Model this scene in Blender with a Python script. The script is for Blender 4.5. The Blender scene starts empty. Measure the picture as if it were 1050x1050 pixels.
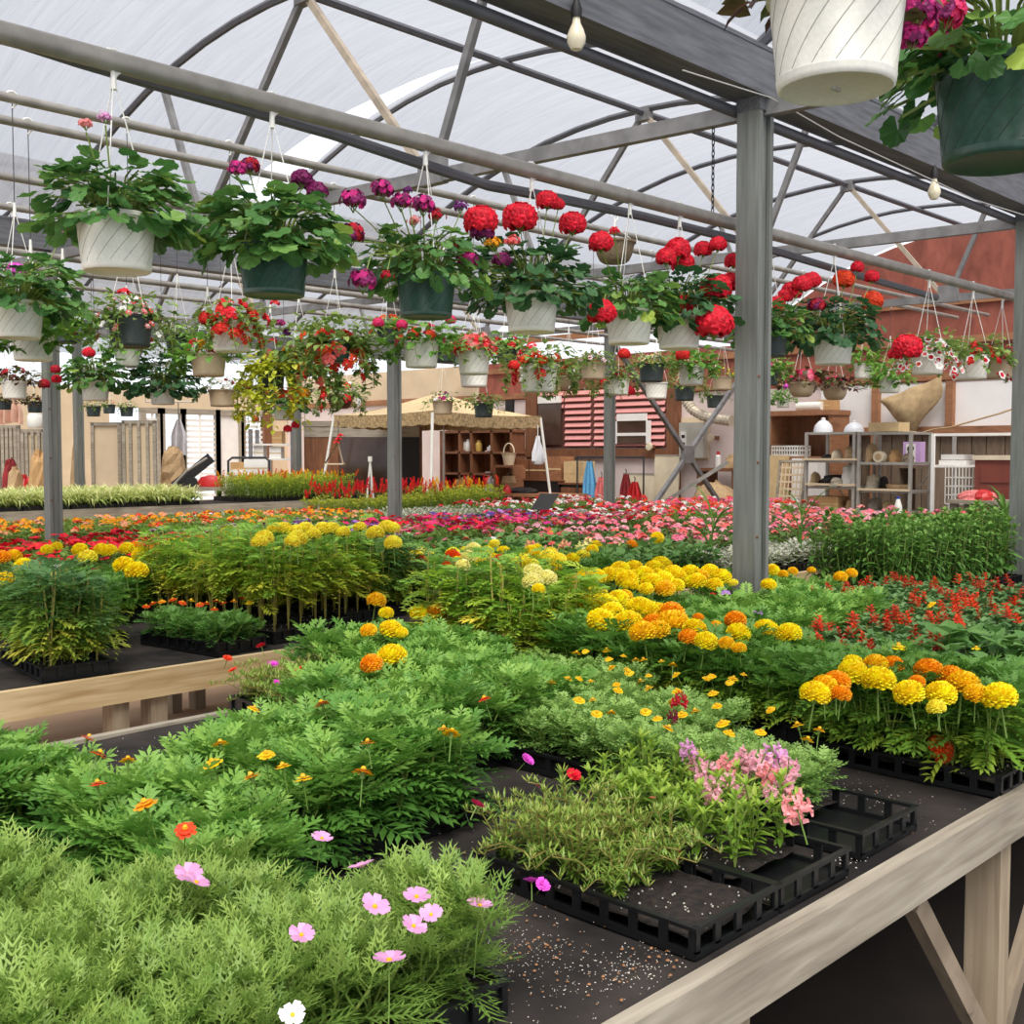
import bpy, math, random
from mathutils import Matrix, Vector
random.seed(7)
R = random.random
def U(a, b): return a + (b - a) * random.random()
PI = math.pi
scene = bpy.context.scene
COL = scene.collection

# ------------------------------------------------------------------ camera
F = 1160.0
CH = 1.65
PITCH = math.atan(62 / 1160.0)
FX, FY = 0.7206, 0.6934
def ray(px, py):
    u = (px - 525) / F; v = (525 - py) / F
    c, s = math.cos(PITCH), math.sin(PITCH)
    fh = c + v * s
    return Vector((FX * fh + FY * u, FY * fh - FX * u, -s + v * c))
def atz(px, py, z): d = ray(px, py); t = (z - CH) / d.z; return Vector((d.x * t, d.y * t, z))
def aty(px, py, y): d = ray(px, py); t = y / d.y; return Vector((d.x * t, y, CH + d.z * t))
def atx(px, py, x): d = ray(px, py); t = x / d.x; return Vector((x, d.y * t, CH + d.z * t))
def proj(p):
    a = FX * p[0] + FY * p[1]; r = FY * p[0] - FX * p[1]; h = p[2] - CH
    c, s = math.cos(PITCH), math.sin(PITCH)
    zc = a * c - h * s; yc = h * c + a * s
    if zc < 0.1: return None
    return (525 + F * r / zc, 525 - F * yc / zc, zc)

cam = bpy.data.cameras.new('camera'); camo = bpy.data.objects.new('camera', cam); COL.objects.link(camo)
cam.sensor_width = 36.0; cam.lens = 36.0 * F / 1050.0; cam.clip_start = 0.05; cam.clip_end = 300
camo.location = (0, 0, CH)
fw = Vector((FX * math.cos(PITCH), FY * math.cos(PITCH), -math.sin(PITCH)))
camo.rotation_euler = fw.to_track_quat('-Z', 'Y').to_euler()
scene.camera = camo

# ------------------------------------------------------------------ materials
def lin(c):
    out = []
    for x in c[:3]:
        x = x / 255.0
        out.append(x / 12.92 if x <= 0.04045 else ((x + 0.055) / 1.055) ** 2.4)
    return (*out, 1.0)
MATS = {}
def mat_new(name):
    m = bpy.data.materials.new(name); m.use_nodes = True
    nt = m.node_tree; nt.nodes.clear()
    return m, nt, nt.nodes.new('ShaderNodeOutputMaterial')
def plain(name, col, rough=0.6, metal=0.0, var=0.12, scale=6.0, bump=0.0, spec=0.5, stretch=None):
    if name in MATS: return MATS[name]
    m, nt, out = mat_new(name)
    b = nt.nodes.new('ShaderNodeBsdfPrincipled')
    b.inputs['Roughness'].default_value = rough; b.inputs['Metallic'].default_value = metal
    b.inputs['Specular IOR Level'].default_value = spec
    tc = nt.nodes.new('ShaderNodeTexCoord'); n = nt.nodes.new('ShaderNodeTexNoise')
    n.inputs['Scale'].default_value = scale; n.inputs['Detail'].default_value = 6
    src = tc.outputs['Object']
    if stretch:
        mp = nt.nodes.new('ShaderNodeMapping'); mp.inputs['Scale'].default_value = stretch
        nt.links.new(src, mp.inputs['Vector']); src = mp.outputs['Vector']
    nt.links.new(src, n.inputs['Vector'])
    r = nt.nodes.new('ShaderNodeValToRGB')
    c = lin(col)
    r.color_ramp.elements[0].position = 0.3; r.color_ramp.elements[1].position = 0.7
    r.color_ramp.elements[0].color = tuple(max(0, x * (1 - var)) for x in c[:3]) + (1,)
    r.color_ramp.elements[1].color = tuple(min(1, x * (1 + var)) for x in c[:3]) + (1,)
    nt.links.new(n.outputs['Fac'], r.inputs['Fac']); nt.links.new(r.outputs['Color'], b.inputs['Base Color'])
    if bump:
        bp = nt.nodes.new('ShaderNodeBump'); bp.inputs['Strength'].default_value = bump; bp.inputs['Distance'].default_value = 0.02
        nt.links.new(n.outputs['Fac'], bp.inputs['Height']); nt.links.new(bp.outputs['Normal'], b.inputs['Normal'])
    nt.links.new(b.outputs[0], out.inputs[0])
    MATS[name] = m
    return m
def leafmat(name, cols, transl=0.35, rough=0.45):
    """leaf colour runs over COLS by the leaf's own 'tone' (age and kind), thin blades let light through"""
    if name in MATS: return MATS[name]
    if not name.startswith('petal'): cols = [(min(255, c[0] * 1.04 + 2), min(255, c[1] * 1.02 + 1), c[2]) for c in cols]; transl = min(.5, transl + .04)
    m, nt, out = mat_new(name)
    at = nt.nodes.new('ShaderNodeAttribute'); at.attribute_name = 'tone'
    r = nt.nodes.new('ShaderNodeValToRGB'); el = r.color_ramp.elements
    while len(el) < len(cols): el.new(0.5)
    for i, c in enumerate(cols):
        el[i].position = i / max(1, len(cols) - 1); el[i].color = lin(c)
    nt.links.new(at.outputs['Fac'], r.inputs['Fac'])
    b = nt.nodes.new('ShaderNodeBsdfPrincipled'); b.inputs['Roughness'].default_value = rough
    b.inputs['Specular IOR Level'].default_value = 0.35
    t = nt.nodes.new('ShaderNodeBsdfTranslucent'); mx = nt.nodes.new('ShaderNodeMixShader'); mx.inputs[0].default_value = transl
    nt.links.new(r.outputs['Color'], b.inputs['Base Color']); nt.links.new(r.outputs['Color'], t.inputs['Color'])
    nt.links.new(b.outputs[0], mx.inputs[1]); nt.links.new(t.outputs[0], mx.inputs[2]); nt.links.new(mx.outputs[0], out.inputs[0])
    MATS[name] = m
    return m
def woodmat(name, c1, c2, stretch=(1.2, 18, 18), rough=0.7):
    if name in MATS: return MATS[name]
    m, nt, out = mat_new(name)
    b = nt.nodes.new('ShaderNodeBsdfPrincipled'); b.inputs['Roughness'].default_value = rough
    tc = nt.nodes.new('ShaderNodeTexCoord'); mp = nt.nodes.new('ShaderNodeMapping'); mp.inputs['Scale'].default_value = stretch
    w = nt.nodes.new('ShaderNodeTexNoise'); w.inputs['Scale'].default_value = 2.2; w.inputs['Detail'].default_value = 8; w.inputs['Distortion'].default_value = 0.7
    n2 = nt.nodes.new('ShaderNodeTexNoise'); n2.inputs['Scale'].default_value = 2.5; n2.inputs['Detail'].default_value = 4
    v = nt.nodes.new('ShaderNodeTexVoronoi'); v.inputs['Scale'].default_value = 1.4
    r = nt.nodes.new('ShaderNodeValToRGB'); r.color_ramp.elements[0].position = 0.32; r.color_ramp.elements[1].position = 0.66
    r.color_ramp.elements[0].color = lin(c1); r.color_ramp.elements[1].color = lin(c2)
    mixf = nt.nodes.new('ShaderNodeMath'); mixf.operation = 'MULTIPLY_ADD'; mixf.inputs[1].default_value = 0.65; 
    ad = nt.nodes.new('ShaderNodeMath'); ad.operation = 'MULTIPLY'; ad.inputs[1].default_value = 0.35
    nt.links.new(tc.outputs['Object'], mp.inputs[0]); nt.links.new(mp.outputs[0], w.inputs['Vector']); nt.links.new(tc.outputs['Object'], n2.inputs['Vector'])
    nt.links.new(n2.outputs['Fac'], ad.inputs[0]); nt.links.new(w.outputs['Fac'], mixf.inputs[0]); nt.links.new(ad.outputs[0], mixf.inputs[2])
    # knots
    kr = nt.nodes.new('ShaderNodeMapping'); kr.inputs['Scale'].default_value = (1.5, 9, 9)
    kv = nt.nodes.new('ShaderNodeTexVoronoi'); kv.inputs['Scale'].default_value = 1.6
    ka = nt.nodes.new('ShaderNodeMapRange'); ka.inputs[1].default_value = 0.03; ka.inputs[2].default_value = 0.10; ka.inputs[3].default_value = 0.55; ka.inputs[4].default_value = 1.0
    nt.links.new(tc.outputs['Object'], kr.inputs[0]); nt.links.new(kr.outputs[0], kv.inputs['Vector']); nt.links.new(kv.outputs['Distance'], ka.inputs[0])
    nt.links.new(mixf.outputs[0], r.inputs['Fac'])
    mm = nt.nodes.new('ShaderNodeMix'); mm.data_type = 'RGBA'; mm.blend_type = 'MULTIPLY'; mm.inputs[0].default_value = 1.0
    nt.links.new(r.outputs['Color'], mm.inputs[6]); nt.links.new(ka.outputs[0], mm.inputs[7]); nt.links.new(mm.outputs[2], b.inputs['Base Color'])
    bp = nt.nodes.new('ShaderNodeBump'); bp.inputs['Strength'].default_value = 0.25; bp.inputs['Distance'].default_value = 0.004
    nt.links.new(w.outputs['Fac'], bp.inputs['Height']); nt.links.new(bp.outputs[0], b.inputs['Normal'])
    nt.links.new(b.outputs[0], out.inputs[0]); MATS[name] = m
    return m
def filmmat():
    m, nt, out = mat_new('plastic_film')
    tc = nt.nodes.new('ShaderNodeTexCoord'); mp = nt.nodes.new('ShaderNodeMapping'); mp.inputs['Scale'].default_value = (7.0, 0.5, 0.5)
    mp.inputs['Rotation'].default_value = (0, 0, 0.35)
    n = nt.nodes.new('ShaderNodeTexNoise'); n.inputs['Scale'].default_value = 2.2; n.inputs['Detail'].default_value = 4; n.inputs['Distortion'].default_value = 0.8
    n2 = nt.nodes.new('ShaderNodeTexNoise'); n2.inputs['Scale'].default_value = 0.5
    nt.links.new(tc.outputs['Object'], mp.inputs[0]); nt.links.new(mp.outputs[0], n.inputs['Vector']); nt.links.new(tc.outputs['Object'], n2.inputs['Vector'])
    r = nt.nodes.new('ShaderNodeValToRGB'); r.color_ramp.elements[0].color = (0.20, 0.20, 0.218, 1); r.color_ramp.elements[1].color = (0.245, 0.245, 0.262, 1)
    r.color_ramp.elements[0].position = 0.3; r.color_ramp.elements[1].position = 0.72
    nt.links.new(n.outputs['Fac'], r.inputs[0])
    r2 = nt.nodes.new('ShaderNodeValToRGB'); r2.color_ramp.elements[0].color = (0.82, 0.83, 0.87, 1); r2.color_ramp.elements[1].color = (1, 1, 1, 1)
    nt.links.new(n2.outputs['Fac'], r2.inputs[0])
    mm = nt.nodes.new('ShaderNodeMix'); mm.data_type = 'RGBA'; mm.blend_type = 'MULTIPLY'; mm.inputs[0].default_value = 1.0
    nt.links.new(r.outputs[0], mm.inputs[6]); nt.links.new(r2.outputs[0], mm.inputs[7])
    tr = nt.nodes.new('ShaderNodeBsdfTranslucent'); nt.links.new(mm.outputs[2], tr.inputs[0])
    tp = nt.nodes.new('ShaderNodeBsdfTransparent'); tp.inputs[0].default_value = (0.53, 0.54, 0.565, 1)
    df = nt.nodes.new('ShaderNodeBsdfDiffuse'); df.inputs[0].default_value = (0.6, 0.61, 0.64, 1)
    bp = nt.nodes.new('ShaderNodeBump'); bp.inputs['Strength'].default_value = 0.5; bp.inputs['Distance'].default_value = 0.05
    nt.links.new(n.outputs['Fac'], bp.inputs['Height'])
    nt.links.new(bp.outputs[0], tr.inputs['Normal']); nt.links.new(bp.outputs[0], df.inputs['Normal'])
    m1 = nt.nodes.new('ShaderNodeMixShader'); m1.inputs[0].default_value = 0.25
    nt.links.new(tr.outputs[0], m1.inputs[1]); nt.links.new(df.outputs[0], m1.inputs[2])
    m2 = nt.nodes.new('ShaderNodeMixShader'); m2.inputs[0].default_value = 0.50
    nt.links.new(m1.outputs[0], m2.inputs[1]); nt.links.new(tp.outputs[0], m2.inputs[2])
    nt.links.new(m2.outputs[0], out.inputs[0]); MATS['film'] = m
    return m

M_film = filmmat()
M_post = plain('galvanised_steel', (122, 124, 119), 0.55, 0.35, 0.22, 5, stretch=(9, 9, 0.6))
M_beam = plain('beam_steel', (104, 105, 109), 0.6, 0.3, 0.3, 6, stretch=(0.8, 8, 8))
M_pipe = plain('galvanised_pipe', (150, 145, 138), 0.5, 0.3, 0.2, 12)
M_pipe_d = plain('dark_pipe', (98, 98, 104), 0.55, 0.3, 0.15, 10)
M_truss = plain('truss_steel', (128, 126, 126), 0.55, 0.3, 0.25, 9)
M_trussb = plain('weathered_tan_steel', (172, 158, 140), 0.6, 0.2, 0.2, 9)
M_rust = plain('rust', (120, 82, 58), 0.8, 0.1, 0.3, 30)
M_pine = woodmat('new_pine', (178, 146, 98), (226, 200, 156))
M_greyw = woodmat('weathered_board', (122, 111, 96), (176, 165, 147))
M_legw = woodmat('bench_leg_wood', (132, 114, 92), (178, 160, 134), (18, 18, 1.2))
M_brace = woodmat('brace_wood', (118, 102, 84), (160, 142, 120), (3, 18, 3))
M_brownw = woodmat('brown_stained_wood', (92, 56, 34), (138, 88, 56), (14, 14, 1.2))
M_oldw = woodmat('old_planks', (92, 76, 62), (132, 112, 92), (10, 10, 1.0))
M_redw = woodmat('red_barn_boards', (120, 62, 50), (164, 92, 74), (3, 3, 1.4))
M_railw = woodmat('orange_brown_rail', (128, 84, 56), (172, 120, 84), (8, 1.5, 8))
M_ply = plain('plywood', (212, 190, 158), 0.75, 0, 0.08, 3)
M_cream = plain('cream_panel', (214, 200, 172), 0.7, 0, 0.1, 5)
M_card = plain('cardboard', (186, 146, 98), 0.85, 0, 0.1, 9)
M_cardl = plain('pale_cardboard', (206, 178, 132), 0.85, 0, 0.1, 9)
M_kraft = plain('kraft_paper', (178, 148, 110), 0.85, 0, 0.2, 8)
M_white = plain('white_plastic', (232, 230, 222), 0.4, 0, 0.05, 9)
M_whitew = plain('white_painted', (234, 230, 224), 0.6, 0, 0.06, 5)
M_pot_w = plain('white_pot_plastic', (226, 222, 210), 0.38, 0, 0.06, 14)
M_pot_g = plain('green_pot_plastic', (42, 74, 62), 0.38, 0, 0.25, 10)
M_groove_shade_mark_w = plain('white_pot_groove_shade_and_mark', (168, 164, 152), 0.5, 0, 0.06, 14)  # groove shade put into the colour; also serves the base mark
M_groove_shade_g = plain('green_pot_groove_shade', (26, 48, 40), 0.5, 0, 0.1, 14)  # darker green painted in as shade of the swirl grooves
M_pot_d = plain('dark_pot_plastic', (44, 54, 52), 0.45, 0, 0.2, 10)
M_pot_t = plain('tan_pot_plastic', (182, 160, 130), 0.5, 0, 0.1, 10)
M_pot_b = plain('brown_pot_plastic', (96, 62, 48), 0.5, 0, 0.15, 10)
M_coir = plain('coir', (146, 126, 100), 0.95, 0, 0.4, 40, 0.8)
M_black = plain('black_tray_plastic', (20, 21, 22), 0.38, 0, 0.25, 10)
M_soil = plain('potting_soil', (38, 29, 23), 0.95, 0, 0.7, 60, 0.9)
M_perl = plain('perlite', (206, 198, 186), 0.9, 0, 0.2, 30)
M_litter = plain('dry_litter', (150, 104, 66), 0.9, 0, 0.5, 60)
M_wire = plain('pale_wire', (205, 202, 196), 0.45, 0.3, 0.05)
M_dwire = plain('dark_wire', (62, 62, 64), 0.5, 0.3, 0.05)
M_dark = plain('near_black', (24, 22, 22), 0.6, 0, 0.2, 8)
M_glass = plain('dark_glass', (74, 56, 48), 0.12, 0, 0.35, 3)
M_redp = plain('red_plastic', (196, 40, 40), 0.4, 0, 0.1, 6)
M_bluec = plain('blue_cloth', (98, 164, 204), 0.9, 0, 0.15, 14)
M_greyc = plain('grey_cloth', (188, 184, 186), 0.9, 0, 0.12, 10)
M_redc = plain('dark_red_cloth', (140, 40, 42), 0.9, 0, 0.3, 14)
M_pinkc = plain('pink_pattern_cloth', (226, 120, 116), 0.9, 0, 0.5, 60)
M_bag = plain('clear_bag', (216, 216, 220), 0.25, 0, 0.08, 20)
M_burlap = plain('burlap', (178, 152, 114), 0.95, 0, 0.15, 14, 0.3)
M_tent = plain('tent_cloth', (216, 188, 142), 0.8, 0, 0.1, 4, stretch=(2, 2, 9))
M_val = plain('leaf_print_cloth', (170, 144, 104), 0.85, 0, 0.55, 26)
M_pink = plain('pink_shutter_paint', (222, 152, 146), 0.6, 0, 0.06, 4)
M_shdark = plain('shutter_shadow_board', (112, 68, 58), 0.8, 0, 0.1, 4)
M_steelr = plain('rack_steel', (168, 164, 156), 0.5, 0.4, 0.15, 8)
M_elec = plain('electrical_grey', (188, 184, 172), 0.5, 0.1, 0.06, 4)
M_purple = plain('lilac_bag', (196, 160, 206), 0.6, 0, 0.08, 6)
M_bluep = plain('blue_label', (44, 70, 160), 0.5, 0, 0.05, 6)
M_yellowp = plain('yellow_glaze', (214, 180, 96), 0.4, 0, 0.1, 6)
M_maroon = plain('red_brown_chest', (124, 62, 48), 0.5, 0, 0.12, 5)
M_duct = plain('duct_foil', (206, 192, 170), 0.5, 0.2, 0.1, 9)
M_bulb = plain('bulb_glass', (226, 214, 186), 0.15, 0, 0.04, 4)
M_shing = plain('pale_flower_cloth', (230, 206, 190), 0.9, 0, 0.2, 40)

# ------------------------------------------------------------------ mesh builder
class MB:
    def __init__(s): s.v = []; s.f = []; s.m = []; s.t = []
    def add(s, vs, fs, mat=0, tone=0.5, M=None):
        b = len(s.v)
        if M is not None: vs = [M @ Vector(q) for q in vs]
        s.v.extend([tuple(q) for q in vs])
        s.f.extend([tuple(b + i for i in q) for q in fs]); s.m.extend([mat] * len(fs))
        if isinstance(tone, (list, tuple)): s.t.extend(tone)
        else: s.t.extend([tone] * len(vs))
    def box(s, x0, x1, y0, y1, z0, z1, mat=0, M=None, tone=0.5):
        vs = [(x0, y0, z0), (x1, y0, z0), (x1, y1, z0), (x0, y1, z0), (x0, y0, z1), (x1, y0, z1), (x1, y1, z1), (x0, y1, z1)]
        s.add(vs, [(0, 3, 2, 1), (4, 5, 6, 7), (0, 1, 5, 4), (1, 2, 6, 5), (2, 3, 7, 6), (3, 0, 4, 7)], mat, tone, M)
        return s
    def bar(s, a, b, w, h, mat=0):
        """a square-section bar from a to b"""
        a = Vector(a); b = Vector(b); d = b - a; L = d.length
        q = d.to_track_quat('X', 'Z').to_matrix().to_4x4()
        s.box(0, L, -w / 2, w / 2, -h / 2, h / 2, mat, Matrix.Translation(a) @ q)
        return s
    def tube(s, pts, r, n=6, mat=0, tone=0.5, cap=True):
        pts = [Vector(p) for p in pts]; k = len(pts); rs = r if isinstance(r, (list, tuple)) else [r] * k
        vs = []; up = None
        for i, p in enumerate(pts):
            d = (pts[min(i + 1, k - 1)] - pts[max(i - 1, 0)]).normalized()
            if up is None: up = Vector((0, 0, 1)) if abs(d.z) < 0.9 else Vector((1, 0, 0))
            x = d.cross(up)
            if x.length < 1e-5: x = d.cross(Vector((0, 1, 0)))
            x.normalize(); y = x.cross(d); up = y
            for j in range(n):
                a = 2 * PI * j / n
                vs.append(p + x * math.cos(a) * rs[i] + y * math.sin(a) * rs[i])
        fs = [(i * n + j, i * n + (j + 1) % n, (i + 1) * n + (j + 1) % n, (i + 1) * n + j) for i in range(k - 1) for j in range(n)]
        if cap and n > 2: fs += [tuple(range(n))[::-1], tuple((k - 1) * n + j for j in range(n))]
        s.add(vs, fs, mat, tone); return s
    def lathe(s, prof, n=24, mat=0, c=(0, 0, 0), M=None, fn=None, tone=0.5):
        vs = []
        for i, (r, z) in enumerate(prof):
            for j in range(n):
                a = 2 * PI * j / n
                rr = r + (fn(a, i, z) if fn else 0)
                vs.append((c[0] + rr * math.cos(a), c[1] + rr * math.sin(a), c[2] + z))
        fs = [(i * n + j, i * n + (j + 1) % n, (i + 1) * n + (j + 1) % n, (i + 1) * n + j) for i in range(len(prof) - 1) for j in range(n)]
        if prof[0][0] > 1e-4: fs.append(tuple(range(n))[::-1])
        if prof[-1][0] > 1e-4: fs.append(tuple((len(prof) - 1) * n + j for j in range(n)))
        s.add(vs, fs, mat, tone, M); return s
    def mesh(s, name, mats, smooth=False):
        me = bpy.data.meshes.new(name); me.from_pydata(s.v, [], s.f)
        for m in (mats if isinstance(mats, (list, tuple)) else [mats]): me.materials.append(m)
        me.polygons.foreach_set('material_index', s.m)
        a = me.attributes.new('tone', 'FLOAT', 'POINT'); a.data.foreach_set('value', s.t)
        if smooth:
            me.polygons.foreach_set('use_smooth', [True] * len(s.f)); me.set_sharp_from_angle(angle=0.7)
        me.update()
        return me
    def build(s, name, mats, parent=None, smooth=False, loc=(0, 0, 0)):
        return ob(name, s.mesh(name, mats, smooth), parent, loc)
def ob(name, data, parent=None, loc=(0, 0, 0), rz=0.0, sc=None, tilt=None):
    o = bpy.data.objects.new(name, data); COL.objects.link(o)
    o.location = loc
    o.rotation_euler = (tilt[0], tilt[1], rz) if tilt else (0, 0, rz)
    if sc is not None: o.scale = sc if isinstance(sc, (tuple, list)) else (sc, sc, sc)
    if parent is not None: o.parent = parent
    return o
def tag(o, label, cat, group=None, kind=None):
    if label: o['label'] = label
    if cat: o['category'] = cat
    if group: o['group'] = group
    if kind: o['kind'] = kind
    return o
def thing(name, label, cat, loc=(0, 0, 0), rz=0.0, group=None):
    return tag(ob(name, None, None, loc, rz), label, cat, group)
def struct(name, mb, mats, smooth=False):
    o = mb.build(name, mats, None, smooth); o['kind'] = 'structure'; return o
# ------------------------------------------------------------------ the house: floor, roof film, frame
XE = 15.2          # end wall
YW = 21.8          # far side wall
ROW = [-3.4, 2.9, 9.2, 15.5, 21.8]
EAVE, CROWN, BOT = 3.56, 4.62, 3.28
def sk(y): return -.087 * (y - 2.9)      # the house is built a little out of square
def roofz(y):
    for a, b in zip(ROW, ROW[1:]):
        if a <= y <= b:
            u = (y - (a + b) / 2) / ((b - a) / 2)
            return EAVE + (CROWN - EAVE) * (1 - abs(u) ** 2.1)
    return EAVE
M_dirt = plain('dark_earth', (46, 37, 30), 0.95, 0, 0.35, 3, 0.3)
M_conc = plain('pinkish_concrete', (206, 172, 142), 0.85, 0, 0.1, 1.6)
struct('floor', MB().box(-4, XE, -3.4, YW, -0.1, 0.0), M_dirt)
struct('floor_aisle', MB().box(-4, 14.0, 3.36, 9.6, 0.0, 0.012), M_conc)
struct('floor_yard', MB().box(3.4, XE, 12.1, YW, 0.0, 0.012), plain('yard_concrete', (176, 156, 134), 0.9, 0, 0.15, 1))

def gapx(y):     # the torn seam by the bow: from the crown of the second bay down
    if 6.3 < y < 9.15: return 6.5 + sk(y) - 0.50 * ((y - 6.3) / 2.85) ** 0.8
    return 6.5 + sk(y)
for bi, (a, b) in enumerate(zip(ROW, ROW[1:])):
    mb = MB(); N = 22
    for (xa0, xb) in ((-4.0, None), (6.5, XE)):
        ys = [a + (b - a) * i / N for i in range(N + 1)]
        K = 14 if xb is None else 12
        vs = []
        for y in ys:
            xa = xa0 if xb is None else xa0 + sk(y)
            x1 = (gapx(y) if bi == 1 else 6.5 + sk(y)) if xb is None else xb
            for k in range(K + 1):
                x = xa + (x1 - xa) * k / K
                sag = 0.018 * math.sin(3.49 * (x - 0.85)) ** 2
                vs.append((x, y, roofz(y) + 0.03 - sag + 0.006 * math.sin(7 * y + 3 * x)))
        fs = [(i * (K + 1) + k, (i + 1) * (K + 1) + k, (i + 1) * (K + 1) + k + 1, i * (K + 1) + k + 1) for i in range(N) for k in range(K)]
        mb.add(vs, fs)
    o = struct('ceiling', mb, M_film, True)

# end wall (x = XE): plaster below, red boards in the gables
mb = MB()
mb.box(XE, XE + 0.1, -3.4, YW, 0, 2.6)
struct('wall_end', mb, plain('pale_pink_plaster', (222, 204, 198), 0.85, 0, 0.08, 2))
for (a, b) in zip(ROW, ROW[1:]):
    mb = MB(); ys = [a + (b - a) * i / 16 for i in range(17)]
    vs = [(XE, y, 2.6) for y in ys] + [(XE, y, roofz(y) if b < 10 else 3.3) for y in ys] + [(XE + .1, y, 2.6) for y in ys] + [(XE + .1, y, roofz(y) if b < 10 else 3.3) for y in ys]
    for i in range(16): mb.add([vs[i], vs[i + 1], vs[17 + i + 1], vs[17 + i], vs[34 + i], vs[35 + i], vs[52 + i], vs[51 + i]], [(0, 1, 2, 3), (4, 7, 6, 5), (3, 2, 6, 7)])
    struct("wall_gable", mb, M_redw if b < 16 else M_ply)
    for z in ((2.62, 3.1, 3.62) if b < 16 else (2.62,)):
        struct('trim_rail', MB().box(XE - 0.045, XE - 0.002, a + 0.15, b - 0.15, z, z + 0.1), M_railw)
# lower dressing of the end wall on the right: white sheeting, posts, rail and dark planks
struct('wall_sheet', MB().box(XE - 0.03, XE - 0.003, 3.0, 8.3, 1.96, 2.58), plain('white_sheeting', (236, 232, 228), 0.6, 0, 0.07, 2, 0.3))
mb = MB(); y = 3.0
while y < 8.05:
    w = U(0.18, 0.26); mb.box(XE - 0.04, XE - 0.004, y, y + w - 0.012, 0.0, 1.9); y += w
struct('wall_planks', mb, M_oldw)
struct('trim_wall_rail', MB().box(XE - 0.12, XE - 0.045, 3.0, 8.1, 1.88, 1.99), M_railw)
for (pxa, pxb) in ((970, 977), (893, 902)):
    q = atx((pxa + pxb) / 2, 430, XE - 0.1)
    struct('trim_stud', MB().box(XE - 0.13, XE - 0.032, q.y - 0.05, q.y + 0.05, 0.0 if pxa < 900 else 1.99, 2.6), M_railw)
# far side wall (y = YW)
mb = MB(); mb.box(-4, XE, YW, YW + 0.1, 2.55, 2.92); mb.box(-4, 10.9, YW, YW + 0.1, 0, 2.55)
mb.box(14.7, XE, YW, YW + 0.1, 0, 2.55)
struct('wall_side', mb, M_ply)
n_w = 0
def wx(px): return aty(px, 450, YW).x
for (p0, p1, k) in ((150, 164, 'slat'), (167, 186, 'open'), (190, 221, 'slat'), (226, 247, 'sheet'), (250, 300, 'slat')):
    x0, x1 = wx(p0), wx(p1); n_w += 1
    fr = MB(); fr.box(x0 - 0.12, x0, YW - 0.02, YW + 0.08, 0, 2.56); fr.box(x1, x1 + 0.12, YW - 0.02, YW + 0.08, 0, 2.56); fr.box(x0, x1, YW - 0.02, YW + 0.08, 2.44, 2.56)
    d = fr.build('door_%d' % n_w, M_greyw); d['kind'] = 'structure'
    if k == 'slat':
        s = MB(); z = 0.1
        while z < 2.4: s.box(x0, x1, YW + 0.02, YW + 0.035, z, z + 0.06); z += 0.115
        s.box((x0 + x1) / 2 - 0.02, (x0 + x1) / 2 + 0.02, YW + 0.0, YW + 0.04, 0, 2.44)
        s.build('door_slats', M_whitew, d)
    elif k == 'sheet':
        s = MB(); s.box(x0, x1, YW + 0.03, YW + 0.05, 0, 2.44); s.build('door_sheet', M_whitew, d)
struct('trim_far_post', MB().box(14.55, 14.75, YW - 0.06, YW + 0.1, 0, 2.56), M_brownw)

# shuttered window in the pink wall
w0 = atx(686, 430, XE); w1 = atx(553, 430, XE); zt = atx(620, 398, XE).z; zb = atx(620, 459, XE).z
win = MB(); win.box(XE - 0.08, XE, w0.y - 0.25, w1.y + 0.3, zb - 0.17, zb - 0.02); win.box(XE - 0.07, XE, w1.y, w1.y + 0.28, zb - 0.02, zt); win.box(XE - 0.07, XE, w0.y - 0.25, w0.y, zb - 0.02, zt + 0.1)
win.box(XE - 0.05, XE, w0.y, w1.y, zt, zt + 0.1)
wo = win.build('window_1', M_brownw); wo['kind'] = 'structure'
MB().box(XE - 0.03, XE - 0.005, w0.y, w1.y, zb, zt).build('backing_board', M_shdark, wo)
for (pa, pb) in ((556, 580), (582, 608), (612, 632), (634, 684)):
    ya, yb = atx(pb, 430, XE).y, atx(pa, 430, XE).y
    s = MB(); z = zb + 0.03
    while z < zt - 0.04:
        if not (pa == 556 and 1.72 < z < 2.32) and not (pa == 634 and z < 2.1 and False):
            s.box(-0.012, 0.012, ya, yb, -0.036, 0.036, 0, Matrix.Translation((XE - 0.06, 0, z + 0.03)) @ Matrix.Rotation(0.5, 4, 'Y'))
        z += 0.112
    if s.v: s.build('shutter', M_pink, wo)
for (pa, pb, qa, qb) in ((556, 579, 414, 456), (637, 667, 432, 455)):
    ya, yb = atx(pb, 430, XE).y, atx(pa, 430, XE).y; z1, z0 = atx(pa, qa, XE).z, atx(pa, qb, XE).z
    p = MB().box(XE - 0.11, XE - 0.085, ya, yb, z0, z1).build('pane', M_glass, wo)
    fr = MB(); fr.box(XE - 0.125, XE - 0.085, ya, yb, z1, z1 + 0.12)
    if pa > 600: fr.box(XE - 0.125, XE - 0.085, ya - 0.08, ya, z0, z1); fr.box(XE - 0.125, XE - 0.085, yb, yb + 0.08, z0, z1); fr.box(XE - 0.125, XE - 0.085, ya, yb, z0 + 0.13, z0 + 0.18)
    fr.build('window_frame', M_whitew, wo)
# vertical wall timbers left of the window
for k, (pa, m) in enumerate(((524, M_dark), (546, M_brownw), (694, M_brownw), (410, M_brownw), (470, M_brownw))):
    q = atx(pa, 440, XE); struct('trim_%d' % (k + 1), MB().box(XE - 0.06, XE - 0.002, q.y - 0.09, q.y + 0.09, 0, 2.6), m)

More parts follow.
